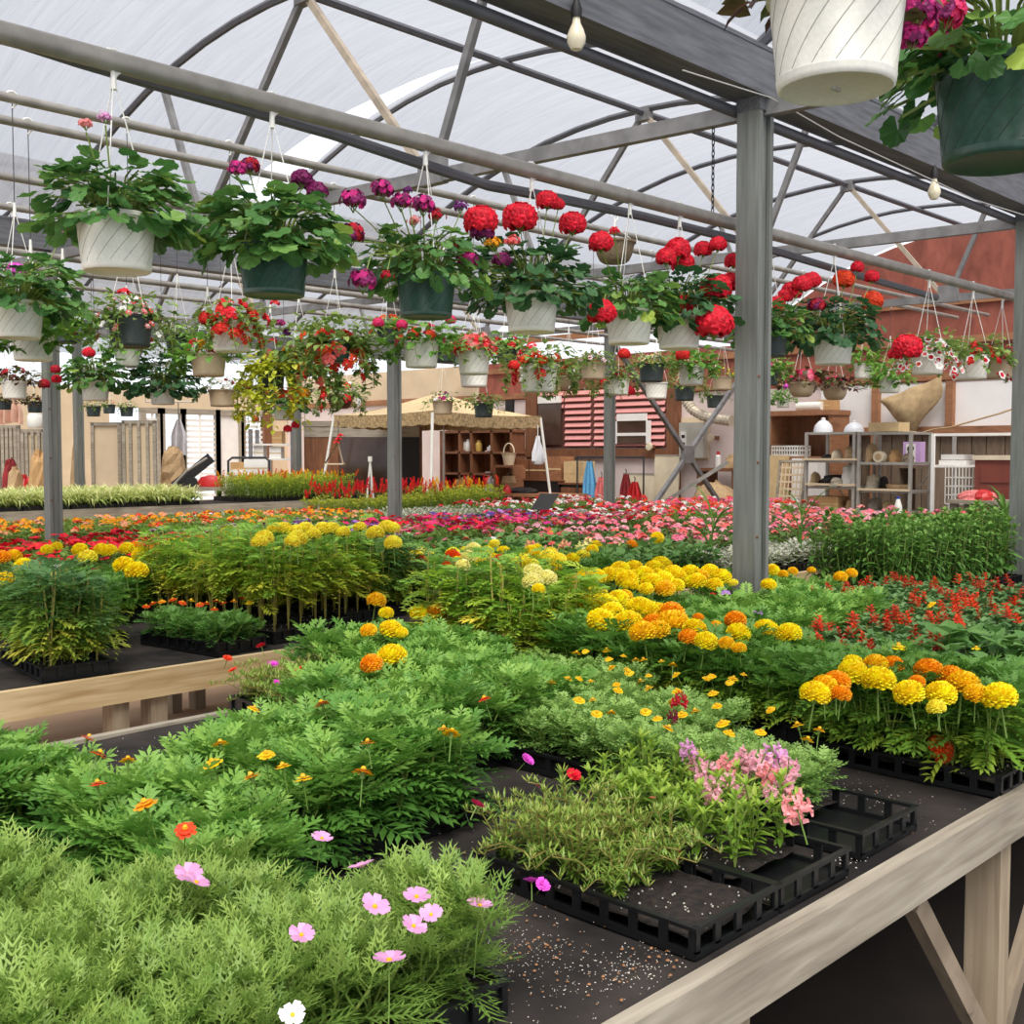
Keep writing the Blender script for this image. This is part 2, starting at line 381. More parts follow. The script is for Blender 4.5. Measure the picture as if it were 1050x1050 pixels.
# steel posts: folded channel with lips, each its own
def post(x, y, label, w=0.155, zt=BOT, group=None):
    w = .122 if y < 5 else .108; mb = MB(); h = w / 2; t = 0.012
    # C section, flanges toward -y
    prof = [(-h, -h), (-h, h), (h, h), (h, -h), (h * 0.55, -h), (h * 0.55, -h + 0.018), (h - t, -h + 0.018), (h - t, h - t), (-h + t, h - t), (-h + t, -h + 0.018), (-h * 0.55, -h + 0.018), (-h * 0.55, -h)]
    n = len(prof)
    vs = [(x + a, y + b, 0) for a, b in prof] + [(x + a, y + b, zt) for a, b in prof]
    mb.add(vs, [(i, (i + 1) % n, n + (i + 1) % n, n + i) for i in range(n)])
    mb.box(x - h * 0.55, x + h * 0.55, y - h + 0.020, y - h + 0.026, 0, zt)
    o = mb.build('steel_post', M_post); tag(o, label, 'post', group)
    rv = MB()
    for z in (1.25, 1.6, 2.0): rv.lathe([(0.008, 0), (0.006, 0.006), (0, 0.008)], 8, 0, M=Matrix.Translation((x - h * 0.75, y - h - 0.0, z)) @ Matrix.Rotation(PI / 2, 4, 'X'))
    rv.build('bolt', M_rust, o)
    MB().box(x - h - 0.003, x + h + 0.003, y - h - 0.003, y + h + 0.003, zt - 0.06, zt).build('cap_plate', M_beam, o)
    return o
post(4.65, 2.9, 'thick grey steel post rising from the marigolds, nearest of all posts')
post(8.13, 2.9, 'grey steel post cut off by the right picture edge')
post(4.1, 9.2, 'steel post at the far left standing among red petunias')
post(7.77, 9.2, 'steel post in front of the tan canopy')
post(11.37, 9.2, 'steel post in front of the pink shuttered window')
post(7.29, 15.5, 'thin steel post behind the spider plants, beside the cream panels')
post(11.0, 15.5, 'thin steel post left of the brown cabinet, beside white shelves')

def beam(y, label, x0=-3.9, x1=XE - 0.15):
    mb = MB(); w, h, t = 0.17, 0.22, 0.018
    mb.box(x0, x1, y - w / 2, y + w / 2, BOT, BOT + t); mb.box(x0, x1, y - w / 2, y + w / 2, BOT + h - t, BOT + h)
    mb.box(x0, x1, y - w / 2 + 0.004, y - w / 2 + 0.02, BOT + t, BOT + h - t)
    mb.box(x0, x1, y + w / 2 - 0.02, y + w / 2 - 0.004, BOT + t, BOT + h - t)
    return tag(mb.build('steel_beam', M_beam), label, 'beam')
beam(2.9, 'wide dark steel beam running overhead along the nearest post')
beam(9.2, 'dark steel gutter beam crossing behind the left hanging pots')
beam(15.5, 'distant steel beam above the cream panels and far pots')

TX1 = [1.1, 4.66, 8.2, 11.85]
DX = [-0.4, 0.2, -0.36, -0.6]
def arch_pts(x, a, b, n=18, dz=0.0, skew=0.0):
    return [(x + sk(a + (b - a) * i / n), a + (b - a) * i / n, roofz(a + (b - a) * i / n) + dz) for i in range(n + 1)]
def truss(x, bi, label):
    a, b = ROW[bi], ROW[bi + 1]; m = (a + b) / 2
    t = thing('roof_truss', label, 'truss', (0, 0, 0))
    zc = BOT - 0.04
    MB().bar((x + sk(a), a, zc), (x + sk(b), b, zc), 0.05, 0.075).build('bottom_chord', M_truss, t)
    MB().tube(arch_pts(x, a, b, 18, -0.03), 0.027, 6).build('bow', M_pipe_d, t, True)
    n1, n2 = a + 2.05, b - 2.05
    u1, u2 = a + 1.6, b - 1.6
    for (p, q, mm) in (((n1), (m), 1), ((n2), (m), 1), (n1, u1, 0), (n2, u2, 0)):
        MB().bar((x + sk(p), p + (0.03 if q == m and p < m else (-0.03 if q == m else 0)), zc), (x + sk(q), q, roofz(q) - 0.06), 0.042, 0.042).build('web_bar', M_trussb if (mm and p < m) else M_truss, t)
    for p in (n1, n2): MB().box(x + sk(p) - 0.03, x + sk(p) + 0.03, p - 0.1, p + 0.1, zc - 0.045, zc + 0.13).build('gusset_plate', M_truss, t)
    MB().box(x + sk(m) - 0.035, x + sk(m) + 0.035, m - 0.07, m + 0.07, CROWN - 0.13, CROWN - 0.02).build('ridge_plate', M_truss, t)
ordn = ['nearest', 'second', 'third', 'fourth']
for bi, bn in ((0, 'bay right of the big post'), (1, 'bay over the benches'), (2, 'bay beyond the left steel beam'), (3, 'farthest bay')):
    for i, x in enumerate(TX1):
        if bi == 0 and i == 0: continue
        truss(x, bi, 'steel roof truss with web bars, %s in the %s' % (ordn[i], bn))
    for i, x in enumerate((2.95, 6.52, 10.1, 13.7)):
        o = MB().tube(arch_pts(x, ROW[bi], ROW[bi + 1], 18, -0.02), 0.024, 6).build('roof_bow', M_pipe_d, None, True)
        tag(o, 'curved roof pipe between trusses, %s along the %s' % (ordn[i], bn), 'roof pipe')
    a, b = ROW[bi], ROW[bi + 1]; m = (a + b) / 2
    for (y, nm) in ((m, 'ridge'), (a + 1.6, 'lower right'), (b - 1.6, 'lower left')):
        o = MB().tube([(-3.9, y, roofz(y) - 0.06), (XE - 0.05, y, roofz(y) - 0.06)], 0.028, 6).build('purlin', M_pipe_d, None, True)
        tag(o, 'long grey %s pipe under the film of the %s' % (nm, bn), 'roof pipe')

# hanging pipes
def pipe(y, z, r, label, mat, x0=-3.5, x1=14.8, sag=0.0):
    n = 24
    o = MB().tube([(x0 + (x1 - x0) * i / n, y, z - sag * math.sin(PI * i / n * 5) ** 2) for i in range(n + 1)], r, 10).build('hanging_pipe', mat, None, True)
    return tag(o, label, 'pipe')
PIPE1 = 2.775
pipe(3.14, PIPE1, 0.03, 'grey pipe carrying the nearest row of geranium pots', M_pipe)
mb = MB(); pts = []
for i, (px, py) in enumerate(((-160, -12), (0, 36), (80, 62), (160, 86), (240, 108), (340, 137), (420, 164), (500, 190), (580, 205), (660, 222), (760, 247), (860, 277), (960, 305))):
    pts.append(aty(px, py, 3.21 + (0.05 if i % 2 else 0)))
o = mb.tube(pts, 0.022, 8).build('water_line', M_pipe_d, None, True); tag(o, 'dark sagging water line just under the front hanging pipe', 'pipe')
pipe(0.97, 2.92, 0.03, 'pipe above the two large pots at the upper right', M_pipe, -3.5, 9)
PZ = 3.40
for y, l in ((5.75, 'pipe on the truss chords above the second row of pots'), (6.15, 'twin pipe beside the one over the second row of pots'), (7.4, 'pipe on the truss chords above the third row of pots'), (8.3, 'dark pipe just before the left gutter beam'),
             (10.1, 'first pipe beyond the left gutter beam'), (11.8, 'middle pipe beyond the left gutter beam'), (13.6, 'last pipe before the distant beam')):
    pipe(y, PZ, 0.024, l, M_pipe)
pipe(2.99, 3.24, 0.026, 'dark pipe running close beside the wide overhead beam', M_pipe_d)
pipe(8.95, 3.2, 0.028, 'brownish pipe hung just below the left gutter beam, upper one', M_pipe)
pipe(8.9, 3.08, 0.024, 'brownish pipe hung just below the left gutter beam, lower one', M_pipe)
# chain holding the front pipe
def chain(px, y, z0, z1, label):
    p = aty(px, 180, y); mb = MB(); z = z0; k = 0
    while z < z1:
        ring = []
        for j in range(9):
            a = 2 * PI * j / 8; u = 0.007 * math.cos(a); w = 0.018 * math.sin(a)
            ring.append((p.x + (u if k % 2 else 0), y + (0 if k % 2 else u), z + 0.018 + w))
        mb.tube(ring, 0.0028, 5); z += 0.027; k += 1
    return tag(mb.build('chain', M_dwire), label, 'chain')
chain(731, 3.14, PIPE1 + 0.02, BOT - 0.07, 'small chain hanging from the truss just left of the thick post')
# bare bulbs
def bulb(px, py, x, label):
    p = aty(px, py, x); t = thing('light_bulb', label, 'light bulb', p)
    MB().lathe([(0, -0.05), (0.02, -0.045), (0.034, -0.02), (0.036, 0.0), (0.028, 0.025), (0.016, 0.05), (0.014, 0.07)], 16).build('glass', M_bulb, t, True)
    MB().lathe([(0.02, 0.07), (0.022, 0.1), (0.012, 0.13), (0.01, 0.14)], 12).build('socket', M_dark, t, True)
    MB().tube([(0, 0, 0.14), (0.0, 0.0, BOT + 0.0 - p.z)], 0.005, 5).build('cord', M_dwire, t)
bulb(958, 196, 2.80, 'bare bulb hanging under the beam near the green pot')
bulb(591, 38, 2.80, 'small clear bulb under the beam at top centre')
o = MB().tube([aty(700, 72, 2.78), aty(790, 100, 2.78), aty(860, 140, 2.78), aty(1000, 205, 2.78), aty(1100, 236, 2.78)], 0.003, 5).build('electric_cable', M_wire)
tag(o, 'thin pale cable strung beneath the wide overhead beam', 'cable')

# ------------------------------------------------------------------ benches
def fabric():
    m, nt, out = mat_new('black_ground_cloth')
    b = nt.nodes.new('ShaderNodeBsdfPrincipled'); b.inputs['Roughness'].default_value = 0.9; b.inputs['Specular IOR Level'].default_value = 0.25
    tc = nt.nodes.new('ShaderNodeTexCoord'); n = nt.nodes.new('ShaderNodeTexNoise'); n.inputs['Scale'].default_value = 5; n.inputs['Detail'].default_value = 8
    r = nt.nodes.new('ShaderNodeValToRGB'); r.color_ramp.elements[0].color = lin((28, 25, 24)); r.color_ramp.elements[1].color = lin((64, 57, 53)); r.color_ramp.elements[0].position = 0.35; r.color_ramp.elements[1].position = 0.75
    nt.links.new(tc.outputs['Object'], n.inputs['Vector']); nt.links.new(n.outputs[0], r.inputs[0]); nt.links.new(r.outputs[0], b.inputs['Base Color'])
    bp = nt.nodes.new('ShaderNodeBump'); bp.inputs['Strength'].default_value = 0.5; bp.inputs['Distance'].default_value = 0.02
    nt.links.new(n.outputs[0], bp.inputs['Height']); nt.links.new(bp.outputs[0], b.inputs['Normal'])
    nt.links.new(b.outputs[0], out.inputs[0]); return m
M_fab = fabric()
BZ = 0.77
def bench(x0, x1, y0, y1, z, label, wood, legs, dbl=False, fh=0.112):
    t = thing('display_bench', label, 'bench', ((x0 + x1) / 2, (y0 + y1) / 2, 0)); cx, cy = (x0 + x1) / 2, (y0 + y1) / 2
    def B(): return MB()
    def L(o): o.location = (-cx, -cy, 0); return o
    mb = B(); nx, ny = int((x1 - x0) / 0.12), 14; vs = []
    for i in range(nx + 1):
        for j in range(ny + 1):
            x = x0 + (x1 - x0) * i / nx; y = y0 + 0.02 + (y1 - y0 - 0.04) * j / ny
            vs.append((x, y, z - 0.004 + 0.0035 * math.sin(9 * x + 4 * y) * math.sin(13 * y)))
    mb.add(vs, [(i * (ny + 1) + j, (i + 1) * (ny + 1) + j, (i + 1) * (ny + 1) + j + 1, i * (ny + 1) + j + 1) for i in range(nx) for j in range(ny)])
    L(mb.build('ground_cloth', M_fab, t, True))
    L(B().box(x0, x1, y0 + 0.02, y1 - 0.02, z - 0.035, z - 0.012).build('deck', M_oldw, t))
    for y in (y0, y1 - 0.036):
        mb = B(); mb.box(x0, x1, y, y + 0.036, z - fh + 0.006, z + 0.006)
        L(mb.build('edge_board', wood, t))
    L(B().box(x0, x0 + 0.036, y0 + 0.036, y1 - 0.036, z - fh, z + 0.004).build('end_board', wood, t))
    for lx in legs:
        for y in (y0 + 0.037, y1 - 0.126):
            L(B().box(lx - 0.034, lx + 0.034, y, y + 0.089, 0, z - 0.036).build('leg', M_legw, t))
            if dbl: L(B().box(lx + 0.13, lx + 0.2, y, y + 0.089, 0, z - 0.036).build('leg', M_legw, t))
        for s in ((-1, 1) if lx > 2 and not dbl else ()):
            L(B().bar((lx + s * 0.05, y0 + 0.06, 0.12), (lx + s * 0.5, y0 + 0.06, z - fh - 0.03), 0.036, 0.05).build('brace', M_brace, t))
    return t
bench(-1.2, 10.2, 1.035, 3.33, BZ, 'long wooden bench in front with grey weathered edge board and black cloth', M_greyw, (0.5, 1.7, 2.955, 4.1, 5.3, 6.5, 7.7, 8.9))
bench(0.2, 13.2, 4.15, 6.5, BZ, 'second wooden bench across the aisle with new pine edge', M_pine, (0.9, 2.12, 3.6, 5.1, 6.6, 8.1, 9.6, 11.1), True)
bench(1.6, 13.4, 7.1, 8.95, BZ, 'third bench behind the tall marigolds holding the petunias', M_pine, (2.4, 4.4, 6.4, 8.4, 10.4, 12.4))
bench(2.8, 13.4, 9.8, 11.65, BZ, 'fourth bench behind the left post holding orange flowers', M_pine, (3.8, 5.8, 7.8, 9.8, 11.8))
bench(4.0, 10.3, 13.2, 14.45, 0.95, 'far bench with grey board edge holding the spider plants', M_greyw, (4.6, 6.6, 8.6, 10))
# loose potting litter on the front bench
def litter(name, mat, spots, label):
    mb = MB()
    for (cx, cy, sx, sy, n, s0, s1) in spots:
        for _ in range(n):
            x = random.gauss(cx, sx); y = random.gauss(cy, sy)
            if not 1.09 < y < 3.25: continue
            s = U(s0, s1); a = U(0, 6.28)
            mb.add([(s, 0, 0), (0, s * U(.5, 1), 0), (-s, 0, 0), (0, -s * U(.5, 1), 0), (0, 0, s * 0.7), (0, 0, -s * 0.3)], [(0, 1, 4), (1, 2, 4), (2, 3, 4), (3, 0, 4)], 0, 0.5, Matrix.Translation((x, y, BZ + 0.002)) @ Matrix.Rotation(a, 4, 'Z'))
    return tag(mb.build(name, mat), label, 'litter', None, 'stuff')
litter('perlite_litter', M_perl, [(1.40, 1.30, .08, .14, 420, .0007, .0018), (1.50, 1.16, .06, .04, 160, .0008, .0022), (1.60, 1.75, .15, .12, 120, .0007, .0018), (2.62, 1.40, .10, .18, 260, .0007, .002), (2.2, 1.15, .08, .03, 60, .001, .003), (1.75, 3.05, .18, .15, 60, .001, .003), (1.32, 1.5, .05, .1, 80, .0006, .0016)], 'white perlite crumbs spilled over the black bench cloth')
litter('leaf_litter', M_litter, [(1.42, 1.32, .10, .1, 90, .0012, .0045), (1.55, 1.15, .1, .04, 40, .0012, .005), (2.6, 1.4, .1, .2, 25, .002, .005), (1.5, 1.7, .1, .1, 25, .002, .005)], 'brown dry bits of petals on the front bench cloth')
# ------------------------------------------------------------------ leaves
def lf_blade(w=0.28, segs=4, droop=0.5, fold=0.18, peak=0.4, wav=0.0):
    """unit-length blade along +x: two rows of quads with a sunk midrib"""
    vs = []; fs = []; x = z = 0.0; ang = droop * 0.3
    for i in range(segs + 1):
        t = i / segs
        hw = w * 0.5 * (math.sin(PI * t ** (math.log(0.5) / math.log(peak))) ** 0.8 if 0 < t < 1 else (0.06 if t == 0 else 0.0)) 
        e = wav * (1 if i % 2 else -1)
        vs += [(x, hw, z + fold * hw + e), (x, 0, z), (x, -hw, z + fold * hw - e)]
        a = ang - droop * 1.3 * t
        x += math.cos(a) / segs; z += math.sin(a) / segs
    for i in range(segs):
        b = i * 3; fs += [(b, b + 1, b + 4, b + 3), (b + 1, b + 2, b + 5, b + 4)]
    return vs, fs
def lf_pinnate(pairs=5, ll=0.36, lw=0.10, droop=0.5, ang=0.9, t0=0.22, tip=True):
    vs = []; fs = []
    def curve(t): a = 0.2 * droop - 0.65 * droop * t; return (t * math.cos(a), t * math.sin(a))
    pr = [curve(i / 4) for i in range(5)]
    for (x, z) in pr: vs += [(x, 0.008, z), (x, -0.008, z)]
    fs += [(2 * i, 2 * i + 1, 2 * i + 3, 2 * i + 2) for i in range(4)]
    def leaflet(t, side, L):
        x, z = curve(t); b = len(vs); ca = math.cos(ang), math.sin(ang) * side
        if side == 0: ca = (1, 0)
        nx, ny = -ca[1], ca[0]; w = lw * L / ll; dz = U(-0.1, 0.12) * L
        def p(u, v, h): return (x + ca[0] * u * L + nx * v, ca[1] * u * L + ny * v, z + h)
        vs.extend([p(0, 0, 0), p(0.5, w / 2, 0.03 * L + dz * .5), p(1, 0, dz - 0.12 * L), p(0.5, -w / 2, 0.03 * L + dz * .5), p(0.5, 0, dz * .5)])
        fs.extend([(b, b + 4, b + 1), (b + 1, b + 4, b + 2), (b, b + 3, b + 4), (b + 4, b + 3, b + 2)])
    for k in range(pairs):
        t = t0 + (0.92 - t0) * k / (pairs - 1); L = ll * (0.65 + 0.5 * math.sin(PI * (0.15 + 0.75 * k / (pairs - 1))))
        for s in (-1, 1): leaflet(t, s, L)
    if tip: leaflet(0.95, 0, ll * 0.75)
    return vs, fs
def lf_fern(pairs=6, w=0.034):
    vs = []; fs = []
    def strip(x, y, z, a, L, e):
        b = len(vs); ca, sa = math.cos(a), math.sin(a); hw = w / 2
        bend = U(-0.3, 0.3)
        x1, y1 = x + ca * L * .5, y + sa * L * .5; x2, y2 = x1 + math.cos(a + bend) * L * .5, y1 + math.sin(a + bend) * L * .5
        vs.extend([(x - sa * hw, y + ca * hw, z), (x + sa * hw, y - ca * hw, z), (x1 - sa * hw, y1 + ca * hw, z + e * .6), (x1 + sa * hw, y1 - ca * hw, z + e * .6), (x2, y2, z + e * .8)])
        fs.extend([(b, b + 1, b + 3, b + 2), (b + 2, b + 3, b + 4)])
    strip(0, 0, 0, 0, 1.05, -0.08)
    for k in range(pairs):
        t = 0.25 + 0.65 * k / (pairs - 1); L = 0.42 * (1 - 0.45 * t)
        for s in (-1, 1):
            a = s * U(0.55, 0.95); strip(t, 0, -0.05 * t, a, L, U(-0.03, 0.1))
            if k < pairs - 1: strip(t + math.cos(a) * L * .45, math.sin(a) * L * .45, 0.0, a - s * U(.5, .9), L * .55, U(0, .08))
            if k < pairs - 2: strip(t + math.cos(a) * L * .4, math.sin(a) * L * .4, 0.0, a + s * U(.5, .8), L * .45, U(0, .08))
    return vs, fs
def lf_round(n=11, wav=0.05, cup=0.16):
    """a geranium leaf: scalloped disc with a notch at the stalk"""
    vs = [(0.38, 0, 0)]; fs = []; m = 2 * n
    for i in range(m + 1):
        a = PI * (1.0 - 0.12) * (2 * i / m - 1); r = 0.5 * (1.0 if i % 2 else 0.9)
        vs.append((0.45 + r * math.cos(a), r * math.sin(a), cup * 0.5 + (wav if i % 4 < 2 else -wav) * 0.8 - 0.10 * max(0, math.cos(a))))
    for i in range(m): fs.append((0, i + 1, i + 2))
    return vs, fs
def lf_lobed():
    vs = [(0, 0, 0)]; prof = [(0.05, 0.03), (0.3, 0.32), (0.38, 0.12), (0.62, 0.30), (0.66, 0.10), (1.0, 0.0)]
    c = [(0, 0, 0)]; up = [(x, y, 0.06 * y - 0.1 * x * x) for x, y in prof]; dn = [(x, -y, 0.06 * y - 0.1 * x * x) for x, y in prof[:-1]]
    vs = [(0.0, 0, 0)] + up + dn[::-1]
    ctr = len(vs); vs.append((0.45, 0, -0.02)); n = ctr
    return vs, [(ctr, i, (i + 1) % n) for i in range(n)]
random.seed(3)
T = {
 'pin': [lf_pinnate(5, .38, .135, d, .9) for d in (.2, .5, .9)],
 'pinl': [lf_pinnate(5, .46, .155, d, 0.8) for d in (.4, .9, 1.4)],
 'ping': [lf_pinnate(4, .36, .16, d) for d in (.2, .6)],
 'fern': [lf_fern() for _ in range(4)],
 'lance': [lf_blade(.27, 4, d, .25) for d in (.2, .6, 1.0)],
 'lancew': [lf_blade(.34, 4, d, .25) for d in (.4, .9, 1.4)],
 'ovate': [lf_blade(.62, 4, d, .2, .42, .012) for d in (.2, .6, 1.0)],
 'big': [lf_blade(.55, 5, d, .22, .42, .01) for d in (.3, .7, 1.1)],
 'needle': [lf_blade(.20, 2, d, .1) for d in (-.3, .2)],
 'round': [lf_round(11, .03, c) for c in (.05, .2, .35)],
 'lobed': [lf_lobed()],
 'strap': [lf_blade(.075, 6, d, .5) for d in (.9, 1.4, 1.9)],
}
# lighter copies for things far off
T['pinF'] = [lf_pinnate(3, .55, .24, d) for d in (.3, .9)]
def place(mb, tm, pos, az, el, L, roll=0.0, mat=0, tone=0.5):
    M = Matrix.Translation(pos) @ Matrix.Rotation(az, 4, 'Z') @ Matrix.Rotation(-el, 4, 'Y') @ Matrix.Rotation(roll, 4, 'X') @ Matrix.Diagonal((*L, 1) if isinstance(L, Vector) else (L, L, L, 1))
    vs, fs = tm
    b = len(mb.v); mb.v.extend([tuple(M @ Vector(q)) for q in vs]); mb.f.extend([tuple(b + i for i in q) for q in fs])
    mb.m.extend([mat] * len(fs)); mb.t.extend([tone] * len(vs))

# leaf colours
LM = {
 'cosmos': leafmat('cosmos_leaf', [(84, 120, 50), (120, 156, 72), (166, 194, 102)], .3),
 'french': leafmat('french_marigold_leaf', [(60, 106, 44), (96, 148, 62), (148, 190, 90)], .3),
 'gem': leafmat('gem_marigold_leaf', [(92, 136, 64), (124, 166, 84), (154, 190, 104)], .25),
 'tall': leafmat('tall_marigold_leaf', [(222, 206, 74), (176, 200, 68), (128, 176, 68), (112, 160, 76)], .3),
 'tallg': leafmat('tall_green_marigold_leaf', [(200, 196, 78), (134, 168, 62), (90, 134, 68), (96, 138, 90)], .3),
 'pompom': leafmat('pompom_marigold_leaf', [(180, 188, 66), (118, 160, 58), (92, 140, 56), (104, 152, 72)], .3),
 'portulaca': leafmat('portulaca_leaf', [(88, 124, 46), (126, 156, 64), (172, 176, 96)], .2, .35),
 'snap': leafmat('snapdragon_leaf', [(90, 136, 44), (126, 166, 58), (170, 196, 82)], .35),
 'salvia': leafmat('salvia_leaf', [(58, 100, 58), (84, 128, 76), (112, 150, 92)], .25),
 'bigleaf': leafmat('broad_leaf', [(66, 110, 60), (92, 138, 72), (124, 162, 90)], .3),
 'zinnia': leafmat('zinnia_leaf', [(64, 108, 44), (92, 138, 60), (124, 164, 80)], .25),
 'begonia': leafmat('begonia_leaf', [(74, 78, 44), (78, 112, 52), (96, 138, 64)], .2, .3),
 'petunia': leafmat('petunia_leaf', [(74, 112, 48), (102, 142, 62), (136, 166, 82)], .3),
 'dusty': leafmat('dusty_miller_leaf', [(150, 158, 144), (176, 182, 168), (202, 204, 190)], .2, .8),
 'spider': leafmat('spider_plant_leaf', [(140, 170, 84), (190, 204, 128), (226, 228, 176)], .35),
 'celosia': leafmat('celosia_leaf', [(96, 138, 46), (140, 170, 56), (186, 196, 70)], .35),
 'impatiens': leafmat('impatiens_leaf', [(86, 128, 56), (116, 152, 68), (150, 178, 88)], .3),
 'low': leafmat('low_marigold_leaf', [(62, 110, 48), (92, 142, 62), (118, 162, 80)], .3),
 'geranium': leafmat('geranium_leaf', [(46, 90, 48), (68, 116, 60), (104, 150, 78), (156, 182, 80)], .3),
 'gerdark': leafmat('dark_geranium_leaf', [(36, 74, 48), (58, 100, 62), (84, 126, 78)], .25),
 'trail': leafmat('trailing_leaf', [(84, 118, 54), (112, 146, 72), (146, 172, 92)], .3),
 'gold': leafmat('golden_creeper_leaf', [(176, 196, 50), (204, 214, 70), (226, 230, 100)], .4),
 'lush': leafmat('lush_leaf', [(64, 112, 44), (96, 150, 60), (136, 182, 80)], .3),
 'bronze': leafmat('bronze_leaf', [(58, 40, 36), (88, 60, 48), (96, 110, 60)], .2),
}
M_stem = leafmat('green_stem', [(110, 136, 60), (140, 160, 80)], .1)
M_stemy = leafmat('yellow_stem', [(150, 150, 70), (176, 160, 90)], .1)
M_stemr = leafmat('reddish_stem', [(128, 126, 64), (156, 142, 84)], .1)

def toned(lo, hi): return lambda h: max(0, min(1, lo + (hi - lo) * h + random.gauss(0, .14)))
# kind: leaf set, material, stem material, branches, spread, height, leaves per branch, leaf length, (low el, high el), start of leaves, tone
K = {
 'cosmos': ('fern', 'cosmos', M_stem, 6, .055, .135, 8, .105, (-.1, .9), .1, toned(.2, .65)),
 'french': ('pin', 'french', M_stem, 6, .05, .15, 7, .11, (-.2, .65), .1, toned(.15, .6)),
 'low': ('pin', 'low', M_stem, 5, .05, .08, 5, .07, (0, .6), .2, toned(.2, .6)),
 'gem': ('ping', 'gem', M_stem, 8, .055, .12, 8, .055, (0, .8), .2, toned(.2, .7)),
 'tall': ('pinl', 'tall', M_stemy, 3, .04, .41, 13, .105, (-.35, .5), .40, toned(-.05, .75)),
 'tallg': ('pinl', 'tallg', M_stemy, 3, .04, .41, 18, .11, (-.4, .5), .22, toned(.0, .95)),
 'pompom': ('pinl', 'pompom', M_stem, 5, .05, .185, 9, .09, (-.3, .6), .22, toned(.15, .7)),
 'portulaca': ('needle', 'portulaca', M_stemr, 17, .125, .14, 30, .030, (-.3, 1.1), .05, toned(.1, .7)),
 'snap': ('lance', 'snap', M_stem, 6, .045, .15, 12, .045, (.1, .9), .1, toned(.3, .65)),
 'salvia': ('ovate', 'salvia', M_stem, 4, .05, .14, 6, .06, (-.1, .5), .3, toned(.2, .7)),
 'bigleaf': ('big', 'bigleaf', M_stem, 3, .05, .22, 6, .115, (-.1, .6), .2, toned(.2, .7)),
 'zinnia': ('lancew', 'zinnia', M_stem, 4, .06, .44, 14, .085, (-.5, .5), .15, toned(.1, .65)),
 'begonia': ('ovate', 'begonia', M_stemr, 5, .06, .17, 6, .065, (-.1, .6), .2, toned(.1, .6)),
 'petunia': ('ovate', 'petunia', M_stem, 5, .06, .15, 8, .05, (-.1, .7), .15, toned(.2, .7)),
 'dusty': ('lobed', 'dusty', M_stem, 4, .045, .13, 6, .065, (0, .8), .2, toned(.2, .8)),
 'spider': ('strap', 'spider', M_stem, 2, .03, .05, 9, .32, (.3, 1.25), .1, toned(.1, .9)),
 'celosia': ('lance', 'celosia', M_stem, 4, .045, .26, 9, .065, (-.1, .8), .15, toned(.1, .9)),
 'impatiens': ('ovate', 'impatiens', M_stem, 5, .06, .15, 7, .05, (-.1, .6), .2, toned(.2, .7)),
}
LITE = {'pin': 'pinF', 'pinl': 'pinF', 'ping': 'pinF', 'fern': 'lance'}
def grow(mb, kind, bx=0, by=0, lite=1.0, hs=1.0, seglean=0.0):
    ts, lm, sm, nb, sp, H, lp, L, (e0, e1), st, tf = K[kind]
    tms = T[LITE.get(ts, ts)] if lite < 0.7 else T[ts]
    H = H * hs * U(.85, 1.12); g = U(0, 6.28); grow_r = 3 if lite < .7 else 4
    lp = max(3, int(lp * (lite if lite < 1 else 1)))
    for b in range(nb):
        a = g + 2.4 * b; r = sp * math.sqrt((b + .4) / nb) * U(.7, 1.3); h = H * U(.78, 1.05) * (1 - .25 * (r / max(sp, .01)) ** 2)
        p0 = Vector((bx, by, 0)); p3 = Vector((bx + r * math.cos(a), by + r * math.sin(a), h))
        p1 = p0 + Vector((r * .25 * math.cos(a), r * .25 * math.sin(a), h * .4)); p2 = p0.lerp(p3, .72) + Vector((U(-.006, .006), U(-.006, .006), h * .04))
        if kind == 'portulaca':
            p3.z = h * U(.2, 1.0); p2 = p0.lerp(p3, .6) + Vector((0, 0, h * .3))
        pts = [p0, p1, p2, p3]
        if lite > .35: mb.tube(pts, .0016 if kind == 'portulaca' else .0022 if kind not in ('tall', 'tallg') else .0032, 3, 1, .5, False)
        for i in range(lp):
            t = st + (1 - st) * (i + U(.2, .8)) / lp; s = t * 3; k = min(2, int(s)); p = pts[k].lerp(pts[k + 1], s - k)
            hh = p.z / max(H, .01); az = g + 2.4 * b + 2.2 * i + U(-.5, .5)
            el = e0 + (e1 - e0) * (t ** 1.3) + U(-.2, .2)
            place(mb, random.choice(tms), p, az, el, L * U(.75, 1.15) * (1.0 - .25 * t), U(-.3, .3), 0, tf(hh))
        if kind in ('portulaca', 'snap', 'gem', 'cosmos', 'french', 'salvia', 'zinnia', 'pompom', 'low', 'celosia'):
            for i in range(5): place(mb, random.choice(tms), p3, g + 1.26 * i + U(-.3, .3), U(.5, 1.1), L * U(.5, .8), 0, 0, min(1, tf(1.0) + .1))
_pc = {}
def plant_mesh(kind, i, hs=1.0):
    k = (kind, i, hs)
    if k not in _pc:
        mb = MB(); grow(mb, kind, hs=hs); _pc[k] = mb.mesh(kind + '_plant', [LM[K[kind][1]], K[kind][2]])
    return _pc[k]
def tray_foliage(kind, i, lite):
    """a far tray's whole cushion of leaves"""
    k = (kind, i, lite, 'tray')
    if k not in _pc:
        mb = MB(); n0, n1 = (3, 6) if lite > .4 else (3, 5)
        for a in range(n0):
            for b in range(n1): grow(mb, kind, (a - (n0 - 1) / 2) * .27 / n0, (b - (n1 - 1) / 2) * .54 / n1, lite)
        _pc[k] = mb.mesh(kind + '_foliage', [LM[K[kind][1]], K[kind][2]])
    return _pc[k]

